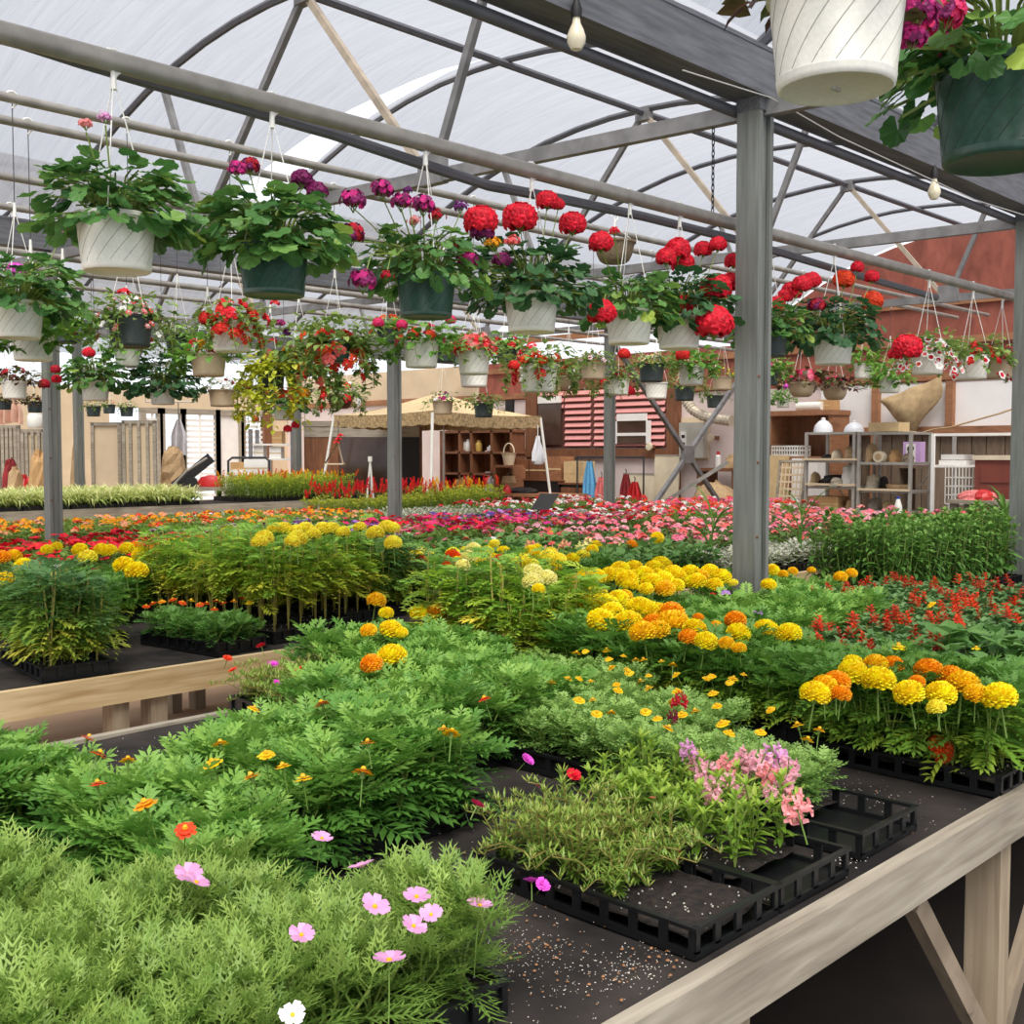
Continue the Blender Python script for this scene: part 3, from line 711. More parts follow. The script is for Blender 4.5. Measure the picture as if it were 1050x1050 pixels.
# ------------------------------------------------------------------ blossoms
def petal_m(name, c, rough=.55, tr=.25):
    c2 = tuple(min(255, int(x * 1.12 + 8)) for x in c); c1 = tuple(int(x * .88) for x in c)
    return leafmat('petal_' + name, [c1, c, c2], tr, rough)
PC = {'yellow': (253, 222, 22), 'lemon': (252, 232, 70), 'pale': (246, 236, 150), 'orange': (250, 164, 16), 'gold': (253, 200, 22), 'rust': (226, 84, 20), 'redorange': (236, 70, 30), 'red': (224, 24, 48),
      'scarlet': (224, 40, 34), 'crimson': (178, 16, 40), 'magenta': (206, 40, 128), 'pink': (238, 120, 150), 'hot': (232, 50, 110), 'lilac': (226, 160, 206), 'purple': (112, 30, 112), 'violet': (92, 50, 150), 'lavender': (180, 130, 206),
      'white': (246, 242, 236), 'blush': (240, 170, 182), 'coral': (240, 104, 104), 'salmon': (244, 150, 150), 'wine': (110, 12, 40), 'orchid': (232, 90, 210), 'plum': (130, 30, 92), 'peach': (250, 170, 130), 'sal': (204, 62, 38)}
PM = {k: petal_m(k, v) for k, v in PC.items()}
M_eye = leafmat('flower_eye', [(214, 160, 20), (240, 196, 40)], .1)
M_cal = leafmat('calyx', [(96, 130, 60), (120, 150, 70)], .15)
def ring_petals(mb, n, r0, r1, z0, z1, w, mat, a0=0.0, wav=0.0, tip=.7, tone=(.3, .8)):
    """n petals from radius r0 to r1, two quads each"""
    for i in range(n):
        a = a0 + 2 * PI * i / n + U(-.12, .12); c, s = math.cos(a), math.sin(a); tn = U(*tone); k = U(.9, 1.08)
        def p(r, t, z): return (c * r - s * t, s * r + c * t, z)
        rm = (r0 + r1 * k) / 2; zm = (z0 + z1) / 2 + wav * U(.2, 1)
        mb.add([p(r0, -w * .25, z0), p(r0, w * .25, z0), p(rm, w * .5, zm + U(-1, 1) * wav), p(rm, -w * .5, zm + U(-1, 1) * wav), p(r1 * k, w * .5 * tip, z1), p(r1 * k, -w * .5 * tip, z1)], [(0, 1, 2, 3), (3, 2, 4, 5)], mat, tn)
def b_pompom(c, c2=None):
    """a ball of ruffled petals, each turned outward and up like scales"""
    mb = MB(); Rr = .034; n = 120
    for i in range(n):
        z = 1 - 1.62 * (i + .5) / n; a = 2.39996 * i + U(-.1, .1); q = math.sqrt(max(0, 1 - z * z))
        d = Vector((q * math.cos(a), q * math.sin(a), z)); tg = Vector((-math.sin(a), math.cos(a), 0)); k = U(.9, 1.06)
        p = Vector((d.x, d.y, d.z * .78)) * Rr * .74
        up = (d * 1.0 + Vector((d.x, d.y, 0)) * .25 + Vector((0, 0, .12))).normalized(); w = .0075; L = Rr * .40 * k
        m = p + up * L * .6; e = p + up * L; nr = tg.cross(up) * .0022; tn = U(.1, 1)
        mb.add([p - tg * w * .4, p + tg * w * .4, m + tg * w + nr, m - nr * .5, m - tg * w + nr, e + tg * w * .8 - nr, e + nr, e - tg * w * .8 - nr], [(0, 1, 2, 3), (0, 3, 4), (3, 2, 5, 6), (4, 3, 6, 7)], 0, tn)
    mb.lathe([(.012, -.012), (.022, -.004), (.024, .006), (.018, .014), (0, .018)], 12, 0, tone=.3)
    mb.tube([(0, 0, -.022), (0, 0, -.008)], [.006, .013], 7, 1); mb.tube([(0, 0, -.09), (.002, 0, -.018)], .0022, 4, 1, .5, False)
    return mb.mesh('pompom_blossom', [PM[c], M_cal])
def b_single(c, n=9, r=.017, c2=None, stalk=.05, layers=2, wid=1.0):
    mb = MB()
    for l in range(layers): ring_petals(mb, n, .002, r * (1 - .3 * l), .001 + .002 * l, -.001 + .004 * l, 2 * PI * r / n * .8 * wid, 0, l * PI / n, .001, .75)
    mb.lathe([(.0045, 0.002 + .003 * (layers - 1)), (.003, .006 + .003 * (layers - 1)), (0, .007 + .003 * (layers - 1))], 8, 2)
    mb.tube([(0, 0, -.010), (0, 0, 0)], [.0025, .0045], 5, 1); mb.tube([(.004, 0, -stalk), (0, 0, -.008)], .0012, 3, 1, .5, False)
    return mb.mesh('single_blossom', [PM[c], M_cal, PM[c2] if c2 else M_eye])
def b_cosmos(c):
    mb = MB(); ring_petals(mb, 8, .003, .026, .0, .007, .017, 0, 0, .0015, .8)
    mb.lathe([(.005, 0), (.004, .004), (0, .005)], 8, 2)
    mb.tube([(0, 0, -.007), (0, 0, 0)], [.002, .004], 5, 1); mb.tube([(.01, 0, -.14), (.003, 0, -.07), (0, 0, -.006)], .0013, 3, 1, .5, False)
    return mb.mesh('cosmos_blossom', [PM[c], M_cal, M_eye])
def b_cup(c):      # portulaca rose
    mb = MB()
    for l in range(3): ring_petals(mb, 6 + l * -1, .002, .019 - .005 * l, .001, .007 + .002 * l, .016 - .003 * l, 0, l * .5, .002, 1.0)
    mb.tube([(.003, 0, -.04), (0, 0, 0)], .0015, 3, 1, .5, False)
    return mb.mesh('rose_blossom', [PM[c], M_cal])
def b_snap(c):
    mb = MB()
    for i in range(9):
        z = -.012 + .052 * i / 8; a = 2.4 * i; k = 1.75 - 1.0 * i / 8
        o = Vector((math.cos(a) * .006, math.sin(a) * .006, z)); M = Matrix.Translation(o) @ Matrix.Rotation(a, 4, 'Z') @ Matrix.Scale(k, 4)
        s = MB(); s.tube([(0, 0, 0), (.008, 0, .0), (.014, 0, .002)], [.003, .0055, .006], 6, 0, U(.3, .8))
        for (sy, sz, w) in ((-.005, .011, 1), (.005, .011, 1), (-.007, -.006, 1), (.007, -.006, 1), (0, -.009, 1)):
            s.add([(.012, sy * .3, sz * .2), (.017, sy * 1.4, sz * .6), (.016, sy * 1.5, sz * 1.3), (.013, sy * .3, sz * 1.4)], [(0, 1, 2, 3)], 0, U(.5, 1))
        s.add([(.012, -.006, 0), (.02, 0, .001), (.012, .006, 0), (.015, 0, .006)], [(0, 1, 3), (1, 2, 3)], 0, U(.6, 1))
        b = len(mb.v); mb.add(s.v, s.f, 0, s.t, M)
    mb.tube([(0, 0, -.07), (0, 0, .045)], .0018, 4, 1, .5, False)
    return mb.mesh('snapdragon_spike', [PM[c], M_cal])
def b_spike(c, L=.045, n=10, w=.011):
    mb = MB()
    for i in range(n):
        z = L * i / n; a = 2.1 * i; el = .1 + .6 * i / n; ln = .032 * (1.1 - .5 * i / n)
        place(mb, lf_blade(.5, 2, .5, .3), (0, 0, z), a, el, ln, 0, 0, U(.1, .9)); place(mb, lf_blade(.5, 2, .2, .3), (0, 0, z), a + .5, el + .3, ln * .8, 0, 0, U(.1, .9))
    mb.tube([(0, 0, -.04), (0, 0, L)], .0015, 3, 1, .5, False)
    return mb.mesh('flower_spike', [PM[c], M_cal])
def b_plume(c):
    mb = MB()
    for i in range(60):
        t = R(); z = .09 * t; r = .016 * (1 - t) ** .8 + .002; a = U(0, 6.28)
        place(mb, lf_blade(.4, 2, .2, .1), (r * math.cos(a) * .6, r * math.sin(a) * .6, z), a, U(.7, 1.3), .02, 0, 0, U(0, 1))
    mb.tube([(0, 0, -.06), (0, 0, .02)], .002, 3, 1, .5, False)
    return mb.mesh('plume', [PM[c], M_cal])
def b_trumpet(c, c2=None, r=.034, stalk=.03):
    mb = MB(); n = 15; vs = [(0, 0, -.012)]; rg = []
    for (rr, z) in ((.22, -.004), (.62, .004), (1.0, .004)):
        for i in range(n):
            a = 2 * PI * i / n; k = 1 + (.10 * math.cos(5 * a) if rr > .5 else 0); vs.append((r * rr * k * math.cos(a), r * rr * k * math.sin(a), z * r / .03 + (.003 * math.cos(5 * a + 1) * U(.4, 1.4) if rr == 1.0 else 0)))
    tn = [U(.2, .9) for _ in vs]
    b = len(mb.v); mb.add(vs, [(0, 1 + i, 1 + (i + 1) % n) for i in range(n)], 2, tn)
    mb.add(vs, [(1 + i, 1 + n + i, 1 + n + (i + 1) % n, 1 + (i + 1) % n) for i in range(n)], 0, tn)
    for i in range(n):
        mb.add([vs[1 + n + i], vs[1 + 2 * n + i], vs[1 + 2 * n + (i + 1) % n], vs[1 + n + (i + 1) % n]], [(0, 1, 2, 3)], 3 if c2 else 0, U(.2, .9))
    mb.tube([(0, 0, -stalk), (0, 0, -.008)], [.002, .004], 4, 1, .5, False)
    return mb.mesh('trumpet_blossom', [PM[c], M_cal, PM['wine'] if c in ('red', 'magenta', 'purple') else PM[c], PM[c2] if c2 else PM[c]])
def b_cluster(c, n=9, r=.03, fl=.013, stalk=.05, ht=.5):
    """loose cluster of four-petalled florets (begonia, impatiens)"""
    mb = MB()
    for i in range(n):
        a = 2.4 * i; rr = r * math.sqrt((i + .5) / n); z = ht * r * (1 - (rr / r) ** 2) + U(-.004, .004)
        s = MB(); ring_petals(s, 4, .001, fl, .0, .002, fl * 1.1, 0, U(0, 1), .002, .9); s.lathe([(.002, .001), (0, .004)], 5, 2)
        M = Matrix.Translation((rr * math.cos(a), rr * math.sin(a), z)) @ Matrix.Rotation(a, 4, 'Z') @ Matrix.Rotation(.9 * rr / r, 4, 'Y')
        b = len(mb.v); mb.v.extend([tuple(M @ Vector(q)) for q in s.v]); mb.f.extend([tuple(b + k for k in q) for q in s.f]); mb.m.extend(s.m); mb.t.extend(s.t)
    mb.tube([(0, 0, -stalk), (0, 0, 0)], .0014, 3, 1, .5, False)
    return mb.mesh('floret_cluster', [PM[c], M_cal, M_eye])
def b_head(c, Rr=.046, n=92, low=-.55, c2=None, loose=0.0):
    """a geranium head: a ball of five-petalled florets"""
    mb = MB()
    for i in range(n):
        z = 1 - (1 - low) * (i + .5) / n; a = 2.39996 * i; q = math.sqrt(max(0, 1 - z * z))
        d = Vector((q * math.cos(a), q * math.sin(a), z)); p = d * Rr * U(.88 - loose, 1.03 + loose * .5); p.z *= .9
        s = MB(); fr = Rr * (.27 + loose * .12); ring_petals(s, 5, .0005, fr, .0, -.001, fr * 1.15, 0, U(0, 1), .0028, .9, (.0, 1.0))
        M = Matrix.Translation(p) @ d.to_track_quat('Z', 'Y').to_matrix().to_4x4()
        mm = 2 if (c2 and R() < .4) else 0
        b = len(mb.v); mb.v.extend([tuple(M @ Vector(v)) for v in s.v]); mb.f.extend([tuple(b + k for k in f) for f in s.f]); mb.m.extend([mm] * len(s.m)); mb.t.extend(s.t)
    for i in range(9):
        a = .7 * i; mb.tube([(0, 0, -Rr * .9), (Rr * .55 * math.cos(a), Rr * .55 * math.sin(a), 0)], .0014, 3, 1, .5, False)
    return mb.mesh('geranium_head', [PM[c], M_cal, PM[c2] if c2 else PM[c]])
BF = {'pompom': b_pompom, 'single': b_single, 'gem': lambda c: b_single(c, 7, .0150, None, .05, 2, 1.2), 'cosmos': b_cosmos, 'cup': b_cup, 'snap': b_snap, 'spike': b_spike, 'plume': b_plume, 'trumpet': b_trumpet,
      'edged': lambda c: b_trumpet(c, 'white'), 'calib': lambda c: b_trumpet(c, None, .016, .02), 'calibw': lambda c: b_trumpet(c, 'white', .016, .02), 'cluster': b_cluster, 'flat': lambda c: b_single(c, 5, .02, c, .04, 1, 1.2), 'head': b_head, 'headp': lambda c: b_head(c, .046, 50, -.3, 'plum', .15), 'headl': lambda c: b_head(c, .046, 44, -.1, 'magenta', .3),
      'star': lambda c: b_single(c, 6, .014, 'white', .04, 1, .7), 'tiny': lambda c: b_single(c, 5, .010, None, .03, 1, 1.1), 'zin': lambda c: b_single(c, 12, .022, None, .08, 3, 1.0), 'spent': lambda c: b_head(c, .032, 20, -.1, None, .35)}
_bc = {}
def bloom(kind, c, i=0):
    k = (kind, c, i % 3)
    if k not in _bc: _bc[k] = BF[kind](c)
    return _bc[k]

# ------------------------------------------------------------------ trays
def tray_mesh(web):
    mb = MB(); w, l, h = .135, .27, .058; t = .003
    mb.box(-w, w, -l, l, 0.0, .004)
    for s in (-1, 1):   # rolled rim
        mb.box(s * w - .006, s * w + .006, -l - .006, l + .006, h - .007, h); mb.box(-w, w, s * l - .006, s * l + .006, h - .007, h)
        mb.box(s * w - t, s * w + t, -l, l, 0, .014); mb.box(-w, w, s * l - t, s * l + t, 0, .014)
    for s in (-1, 1):
        for i in range(9):
            y = -l + 2 * l * i / 8; k = .012 if i in (0, 8) else .009
            mb.box(s * w - t, s * w + t, max(-l, y - k), min(l, y + k), .01, h - .004)
        for i in range(5):
            x = -w + 2 * w * i / 4; k = .012 if i in (0, 4) else .009
            mb.box(max(-w, x - k), min(w, x + k), s * l - t, s * l + t, .01, h - .004)
    if not web:
        for s in (-1, 1): mb.box(s * (w - .007) - .002, s * (w - .007) + .002, -l + .004, l - .004, .004, h - .003); mb.box(-w + .004, w - .004, s * (l - .007) - .002, s * (l - .007) + .002, .004, h - .003)
    return mb.mesh('tray_shell', [M_black])
def soil_mesh(y0=-.262, y1=.262, z=.044):
    mb = MB(); nx, ny = 8, max(3, int(16 * (y1 - y0) / .52))
    vs = [(-.127 + .254 * i / nx, y0 + (y1 - y0) * j / ny, z + U(-.004, .004)) for i in range(nx + 1) for j in range(ny + 1)]
    mb.add(vs, [(i * (ny + 1) + j, (i + 1) * (ny + 1) + j, (i + 1) * (ny + 1) + j + 1, i * (ny + 1) + j + 1) for i in range(nx) for j in range(ny)])
    for _ in range(int(110 * (y1 - y0) / .52)):
        x, y, s = U(-.12, .12), U(y0, y1), U(.0006, .0016); mb.box(x - s, x + s, y - s, y + s, z + .001, z + .001 + 2 * s, 1)
    return mb.mesh('soil', [M_soil, M_perl])
TM = {True: tray_mesh(True), False: tray_mesh(False)}
SM = soil_mesh(); SM_half = soil_mesh(-.05, .262, .04); SM_cell = soil_mesh(-.262, .262, .03)
TRAYS = []
TN = {k: ('marigold_tray', 'marigold tray') for k in ('french', 'low', 'gem', 'tall', 'tallg', 'pompom')}
for k, n in (('cosmos', 'cosmos'), ('portulaca', 'portulaca'), ('snap', 'snapdragon'), ('salvia', 'salvia'), ('bigleaf', 'zinnia'), ('zinnia', 'zinnia'), ('begonia', 'begonia'), ('petunia', 'petunia'), ('dusty', 'dusty_miller'), ('spider', 'spider_plant'), ('celosia', 'celosia'), ('impatiens', 'impatiens')):
    TN[k] = (n + '_tray', n.replace('_', ' ') + ' tray')
def tray(x0, y0, kind, label, web=False, z=BZ, rz=0.0, hs=1.0, rows=(0, 6), group=None, blooms=(), skip=0.0, soil=None, dens=1.0):
    """a nursery tray whose near-left corner is at x0,y0; every plant a part of it"""
    cx, cy = x0 + .135, y0 + .27
    t = thing(TN[kind][0], label, TN[kind][1], (cx, cy, z), rz, group)
    ob('tray_shell', TM[web], t); ob('soil', soil or SM, t)
    n = 0
    if kind:
        for a in range(3):
            for b in range(*rows):
                if R() < skip: continue
                ob('plant', plant_mesh(kind, random.randrange(4), hs), t, ((a - 1) * .085 + U(-.008, .008), (b - 2.5) * .088 + U(-.008, .008), .042), U(0, 6.28), U(.88, 1.12)); n += 1
    for (bk, cols, num, h0, h1) in blooms:
        for _ in range(num):
            ob('blossom', bloom(bk, random.choice(cols), random.randrange(3)), t, (U(-.14, .14), U(-.26, .26), U(h0, h1)), U(0, 6.28), U(.8, 1.15), (U(-.35, .35), U(-.35, .35)))
    TRAYS.append((t, cx, cy, z, rz))
    return t
def far_tray(x0, y0, kind, label, group, blooms, z=BZ, lite=.5, rz=0.0, sc=1.0):
    cx, cy = x0 + .135, y0 + .27
    t = thing(TN[kind][0], label, TN[kind][1], (cx, cy, z), rz, group)
    ob('tray_shell', TM[False], t); ob('foliage', tray_foliage(kind, random.randrange(2), lite), t, (0, 0, .042), random.choice((0, PI)), (1, 1, sc))
    for (bk, cols, num, h0, h1) in blooms:
        for i in range(num):
            ob('blossom', bloom(bk, random.choice(cols), random.randrange(3)), t, (U(-.14, .14), U(-.27, .27), U(h0, h1) * sc), U(0, 6.28), U(.95, 1.35), (U(-.4, .2), U(-.5, .1)))
    return t
def put(px, py, z, kind, c, sc=1.0, tilt=(0, 0)):
    """one blossom where the photo shows it, standing in the nearest tray"""
    p = atz(px, py, z); t = min(TRAYS, key=lambda q: max(abs(p.x - q[1]) / .135, abs(p.y - q[2]) / .27) + (9 if abs(q[3] - BZ) > .3 else 0))
    l = Matrix.Rotation(-t[4], 3, 'Z') @ Vector((p.x - t[1], p.y - t[2], z - t[3]))
    ob('blossom', bloom(kind, c, random.randrange(3)), t[0], l, U(0, 6.28), sc, (tilt[0] + U(-.2, .2), tilt[1] + U(-.2, .2)))
# ------------------------------------------------------------------ trays on the front bench
Y0, Y1, Y2, Y3 = 1.10, 1.67, 2.22, 2.77
HP = PI / 2
tray(.97 - .135, 1.34 - .27, 'cosmos', 'tray of ferny pink cosmos whose black corner shows at the bottom edge', rz=HP)
tray(.42 - .135, 1.34 - .27, 'cosmos', 'tray of feathery cosmos in the bottom left corner with one white bloom', rz=HP)
tray(.80 - .135, 1.63 - .27, 'cosmos', 'tray of feathery cosmos just below the orange marigolds with two pink blooms', rz=HP)
tray(.25 - .135, 1.63 - .27, 'cosmos', 'cosmos tray cut off by the lower left picture edge', rz=HP)
tray(.55 - .135, 1.92 - .27, 'cosmos', 'flowerless feathery cosmos tray at the left edge below the marigolds', rz=HP)
tray(.96, 1.70, 'french', 'tray of green french marigolds with orange flowers, directly behind the ferny cosmos', hs=.95)
tray(.84, 2.34, 'french', 'tray of french marigolds at the left edge next to bare black cloth', hs=1.05)
tray(1.33, 1.90, 'french', 'french marigold tray with bright green leaves and a bare black front side', hs=.95)
tray(1.61, 1.90, 'french', 'french marigold tray left of the sprawling portulaca, black corner showing', hs=1.05)
tray(1.60, Y0, 'portulaca', 'open black web tray of sprawling portulaca with soil showing at its near end', True, rows=(2, 6), hs=1.1, soil=soil_mesh(-.262, .262, .03))
tray(1.88, Y0, 'snap', 'black tray of pink snapdragons at the edge of the front bench', True, rows=(1, 6), soil=soil_mesh(-.16, .262, .03))
tray(2.25, 1.12, 'gem', 'grey green gem marigold tray with empty web cells at its near end', True, rows=(2, 6), soil=soil_mesh(-.08, .262, .03))
tray(2.25, 1.69, 'gem', 'gem marigold tray behind the pink snapdragons dotted with small yellow flowers')
tray(2.53, 1.72, 'gem', 'gem marigold tray in front of the orange and yellow pompoms')
tray(1.89, 2.20, 'french', 'french marigold tray with dense dark green leaves in the middle of the front bench', hs=1.1)
tray(2.16, 2.20, 'french', 'french marigold tray just below the leggy cream marigolds', hs=1.0)
tray(2.43, 2.22, 'french', 'french marigold tray left of the yellow gem marigolds', hs=.95)
tray(2.70, 2.22, 'gem', 'gem marigold tray in front of the large yellow pompoms')
tray(2.06, 2.76, 'portulaca', 'portulaca tray with pink and orange blooms at the aisle side of the bench', rows=(0, 6), hs=1.0)
tray(2.34, Y3, 'french', 'french marigold tray with a few yellow pompoms near the aisle', hs=1.0)
tray(2.61, Y3, 'french', 'french marigold tray with single orange bloom beside the leggy marigolds', hs=1.05)
tray(2.88, Y3, 'tall', 'tray of tall leggy marigolds with bare stems in the middle of the front bench', hs=1.0)
tray(3.16, Y3, 'tall', 'tray of leggy marigolds carrying creamy pale blooms', hs=.95)
tray(2.90, 1.07, 'pompom', 'black web tray of large yellow and orange pompom marigolds at the bench edge', True, hs=1.2, soil=soil_mesh(-.262, .262, .035))
tray(3.18, 1.10, 'pompom', 'second pompom marigold tray at the right, behind the one on the bench edge', hs=1.15)
tray(3.00, 1.68, 'pompom', 'green pompom marigold tray with a pair of yellow balls, left of the salvias', hs=1.0)
tray(3.27, 1.68, 'pompom', 'leafy pompom marigold tray beside the red salvias', hs=.9)
tray(3.00, Y2, 'pompom', 'pompom marigold tray with orange balls behind the gem marigolds', hs=1.0)
tray(3.28, Y2, 'pompom', 'pompom marigold tray with a crowd of yellow balls right of the leggy marigolds', hs=.9)
tray(3.56, Y2, 'pompom', 'pompom marigold tray with mostly leaves before the thick steel post', hs=.85)
tray(3.46, Y3, 'pompom', 'pompom marigold tray behind the cream blooms, the left end of the yellow band', hs=.9)
tray(3.74, Y3, 'pompom', 'pompom marigold tray in the solid yellow band left of the thick post', hs=.9)
tray(4.02, Y3, 'pompom', 'pompom marigold tray in the yellow band beside the foot of the thick post', hs=.9)
tray(3.84, Y2, 'french', 'marigold tray in front of the thick post with two small lavender flowers', hs=1.0)
tray(4.12, Y2, 'french', 'leafy marigold tray right of the foot of the thick post with one yellow ball', hs=1.1)
tray(4.40, Y2, 'french', 'dark leafy marigold tray right of the thick post, left of the red salvias', hs=1.1)
tray(4.76, Y3, 'french', 'marigold tray half hidden behind the thick steel post', hs=1.0)
tray(5.04, Y3, 'french', 'marigold tray with orange tops left of the tall dark green zinnias', hs=1.0)
tray(3.46, Y0, 'bigleaf', 'broad leaved tray behind the pompom marigolds at the right', hs=.9)
tray(3.76, Y0, 'bigleaf', 'broad leaved tray with one yellow flower at the right picture edge', hs=1.0)
gs = 'red salvias on the right of the front bench'
for i, (x, y) in enumerate(((3.56, 1.68), (3.84, 1.68), (4.12, 1.68), (4.40, 1.68), (4.68, 1.68), (4.96, 1.68), (5.24, 1.68), (4.70, Y2), (4.98, Y2), (5.26, Y2), (5.54, Y2), (5.82, 1.9))):
    lab = ['red salvia tray at the left end of the salvia patch', 'red salvia tray among broad leaves, behind the orange pompoms'][i] if i < 2 else 'tray of low red salvias with green leaves, before the tall dark zinnias'
    tray(x, y, 'salvia', lab, group=None if i < 2 else gs, blooms=[('spike', ['sal', 'redorange', 'sal'], 14, .16, .20)])
for i in range(7):
    tray(5.85 + .28 * i, Y3, 'zinnia', 'tray of tall dark green zinnias with budding tops at the right', group='tall dark zinnias', rows=(0, 6))
# blossoms where they stand
for (px, py, c) in ((193, 897, 'lilac'), (201, 905, 'lilac'), (309, 959, 'lilac'), (330, 860, 'lilac'), (371, 889, 'lilac'), (384, 930, 'lilac'), (427, 920, 'lilac'), (442, 938, 'lilac'), (424, 950, 'lilac'), (399, 985, 'lilac'), (492, 929, 'lilac'), (300, 1041, 'white')):
    put(px, py, 1.0 if px < 450 else .965, 'cosmos', c, U(.6, .82) * (.75 if c == 'white' else 1), (U(-.7, .1), U(-.3, .5)))
for (px, py, c) in ((90, 757, 'rust'), (101, 774, 'rust'), (100, 804, 'redorange'), (149, 825, 'orange'), (190, 851, 'redorange'), (131, 780, 'gold'), (226, 763, 'gold'), (218, 783, 'gold'), (258, 797, 'orange'), (290, 786, 'gold'), (311, 799, 'gold'), (377, 762, 'orange'), (372, 792, 'orange'), (455, 748, 'orange'), (463, 752, 'gold'), (330, 722, 'rust'), (497, 717, 'redorange'), (260, 727, 'gold'), (273, 774, 'gold')):
    put(px, py, 1.025, 'single', c, U(1.0, 1.35), (-.3, .2))
for (px, py) in ((665, 706), (690, 720), (699, 733), (735, 724), (790, 728), (741, 742), (748, 752), (780, 751), (818, 744), (840, 749), (828, 759), (681, 659), (729, 694), (731, 711), (752, 696), (713, 730)):
    put(px, py, .975, 'gem', 'gold', U(.95, 1.2), (-.35, .2))
for (px, py) in ((565, 700), (583, 696), (594, 696), (627, 685), (645, 690), (657, 699), (634, 708), (594, 718), (608, 718), (612, 732), (627, 731), (591, 670), (600, 668), (622, 667), (624, 676), (652, 677), (660, 677), (690, 682), (693, 692), (662, 730), (674, 737), (685, 747), (694, 709), (632, 702), (748, 700), (724, 696)):
    put(px, py, .975, 'gem', 'gold', U(.85, 1.15), (-.35, .2))
for (px, py, c) in ((540, 780, 'orchid'), (588, 796, 'red'), (489, 826, 'hot'), (690, 875, 'red'), (545, 905, 'orchid'), (556, 908, 'orchid'), (550, 806, 'pink'), (669, 819, 'peach')):
    put(px, py, .93 if py < 840 else .84, 'cup', c, U(.7, .95) if px != 550 and px != 669 else .4, (-.6, .4))
for (px, py, c) in ((280, 682, 'orchid'), (284, 701, 'orchid'), (233, 676, 'redorange'), (239, 688, 'redorange'), (268, 663, 'red'), (308, 687, 'redorange'), (335, 702, 'gold'), (380, 680, 'orange'), (371, 675, 'redorange'), (325, 696, 'rust')):
    put(px, py, .925, 'cup', c, U(.8, 1.05), (-.4, .3))
for (px, py, s) in ((725, 798, 1), (742, 790, 1), (762, 782, 1), (778, 788, 1.05), (797, 782, 1.15), (808, 792, 1.0), (818, 832, 1.1), (762, 815, .6), (790, 815, .6), (732, 815, .8), (715, 785, .9), (706, 770, .7), (786, 797, .9), (803, 803, .8), (745, 805, .7)):
    put(px, py, .93 if py > 775 else .97, 'snap', random.choice(['blush', 'blush', 'salmon', 'lilac']), s * .85, (-.25, .2))
put(697, 720, 1.0, 'snap', 'crimson', .6); put(690, 736, .98, 'snap', 'wine', .45)
for (px, py, c, s) in ((836, 712, 'yellow', 1), (845, 704, 'gold', .9), (858, 700, 'orange', .95), (875, 690, 'yellow', 1.1), (875, 681, 'yellow', .8), (898, 682, 'gold', .95), (901, 698, 'yellow', 1.15), (916, 682, 'orange', .8), (932, 711, 'yellow', 1.0), (953, 689, 'orange', 1.1), (965, 712, 'yellow', 1.0), (975, 695, 'orange', 1.0), (988, 702, 'gold', 1.1), (1025, 715, 'yellow', 1.1), (862, 712, 'orange', .7), (940, 700, 'orange', .6), (960, 726, 'lemon', .6), (1001, 712, 'gold', .8)):
    put(px, py, 1.05, 'pompom', c, s * 1.02)
put(964, 768, .86, 'pompom', 'rust', 1.0, (-1.0, .5))
put(921, 664, 1.06, 'single', 'yellow', 1.7); put(955, 620, 1.05, 'single', 'gold', 1.2, (-.7, .4)); put(1001, 665, 1.0, 'tiny', 'yellow', 1.4); put(962, 666, 1.0, 'cluster', 'crimson', .7)
for (px, py, c, s) in ((754, 636, 'orange', 1.05), (757, 650, 'yellow', 1.1), (785, 646, 'yellow', 1.15), (809, 650, 'yellow', 1.15), (724, 658, 'yellow', 1.0), (714, 645, 'gold', .95), (706, 654, 'orange', .9), (745, 660, 'gold', .7), (758, 665, 'gold', .6), (734, 642, 'gold', .6), (716, 634, 'orange', .6)):
    put(px, py, 1.05, 'pompom', c, s)
for (px, py, c, s) in ((587, 611, 'yellow', 1), (600, 622, 'yellow', 1.05), (612, 610, 'yellow', 1.05), (622, 621, 'yellow', 1.1), (628, 628, 'yellow', 1), (634, 615, 'yellow', 1), (616, 637, 'yellow', 1.15), (644, 639, 'yellow', 1.15), (664, 627, 'yellow', 1.1), (656, 625, 'yellow', 1.2), (672, 629, 'yellow', 1.05), (688, 630, 'orange', 1.15), (671, 640, 'orange', .95), (689, 641, 'gold', 1.35), (659, 649, 'gold', 1.0), (675, 647, 'gold', .9), (712, 645, 'yellow', .9), (640, 612, 'gold', .8)):
    put(px, py, 1.05, 'pompom', c, s * 1.22)
for (px, py, c, s) in ((600, 592, 'yellow', .9), (612, 592, 'yellow', 1), (625, 590, 'yellow', 1), (584, 596, 'gold', .8), (636, 585, 'yellow', 1.1), (643, 595, 'yellow', 1.15), (650, 583, 'yellow', 1.05), (660, 590, 'yellow', 1.1), (671, 583, 'yellow', 1.05), (677, 579, 'yellow', 1.1), (680, 596, 'yellow', 1.1), (668, 598, 'yellow', 1.1), (694, 592, 'yellow', 1.0), (708, 588, 'yellow', 1.05), (714, 597, 'yellow', 1.05), (728, 587, 'yellow', 1.0), (740, 592, 'yellow', 1), (690, 588, 'yellow', 1)):
    put(px, py, 1.07, 'pompom', c, s * 1.25)
    put(px + U(-9, 9), py + U(-3, 9), 1.06, 'pompom', random.choice(['yellow', 'yellow', 'gold']), s * U(.8, 1.1))
for (px, py, c, s) in ((771, 584, 'yellow', 1), (776, 588, 'orange', .7), (792, 585, 'yellow', 1.0), (788, 600, 'yellow', .95), (813, 586, 'gold', .7), (803, 589, 'gold', .7), (752, 598, 'lemon', .6), (862, 592, 'gold', .9), (873, 588, 'gold', .8), (832, 585, 'gold', .6)):
    put(px, py, 1.06, 'pompom', c, s)
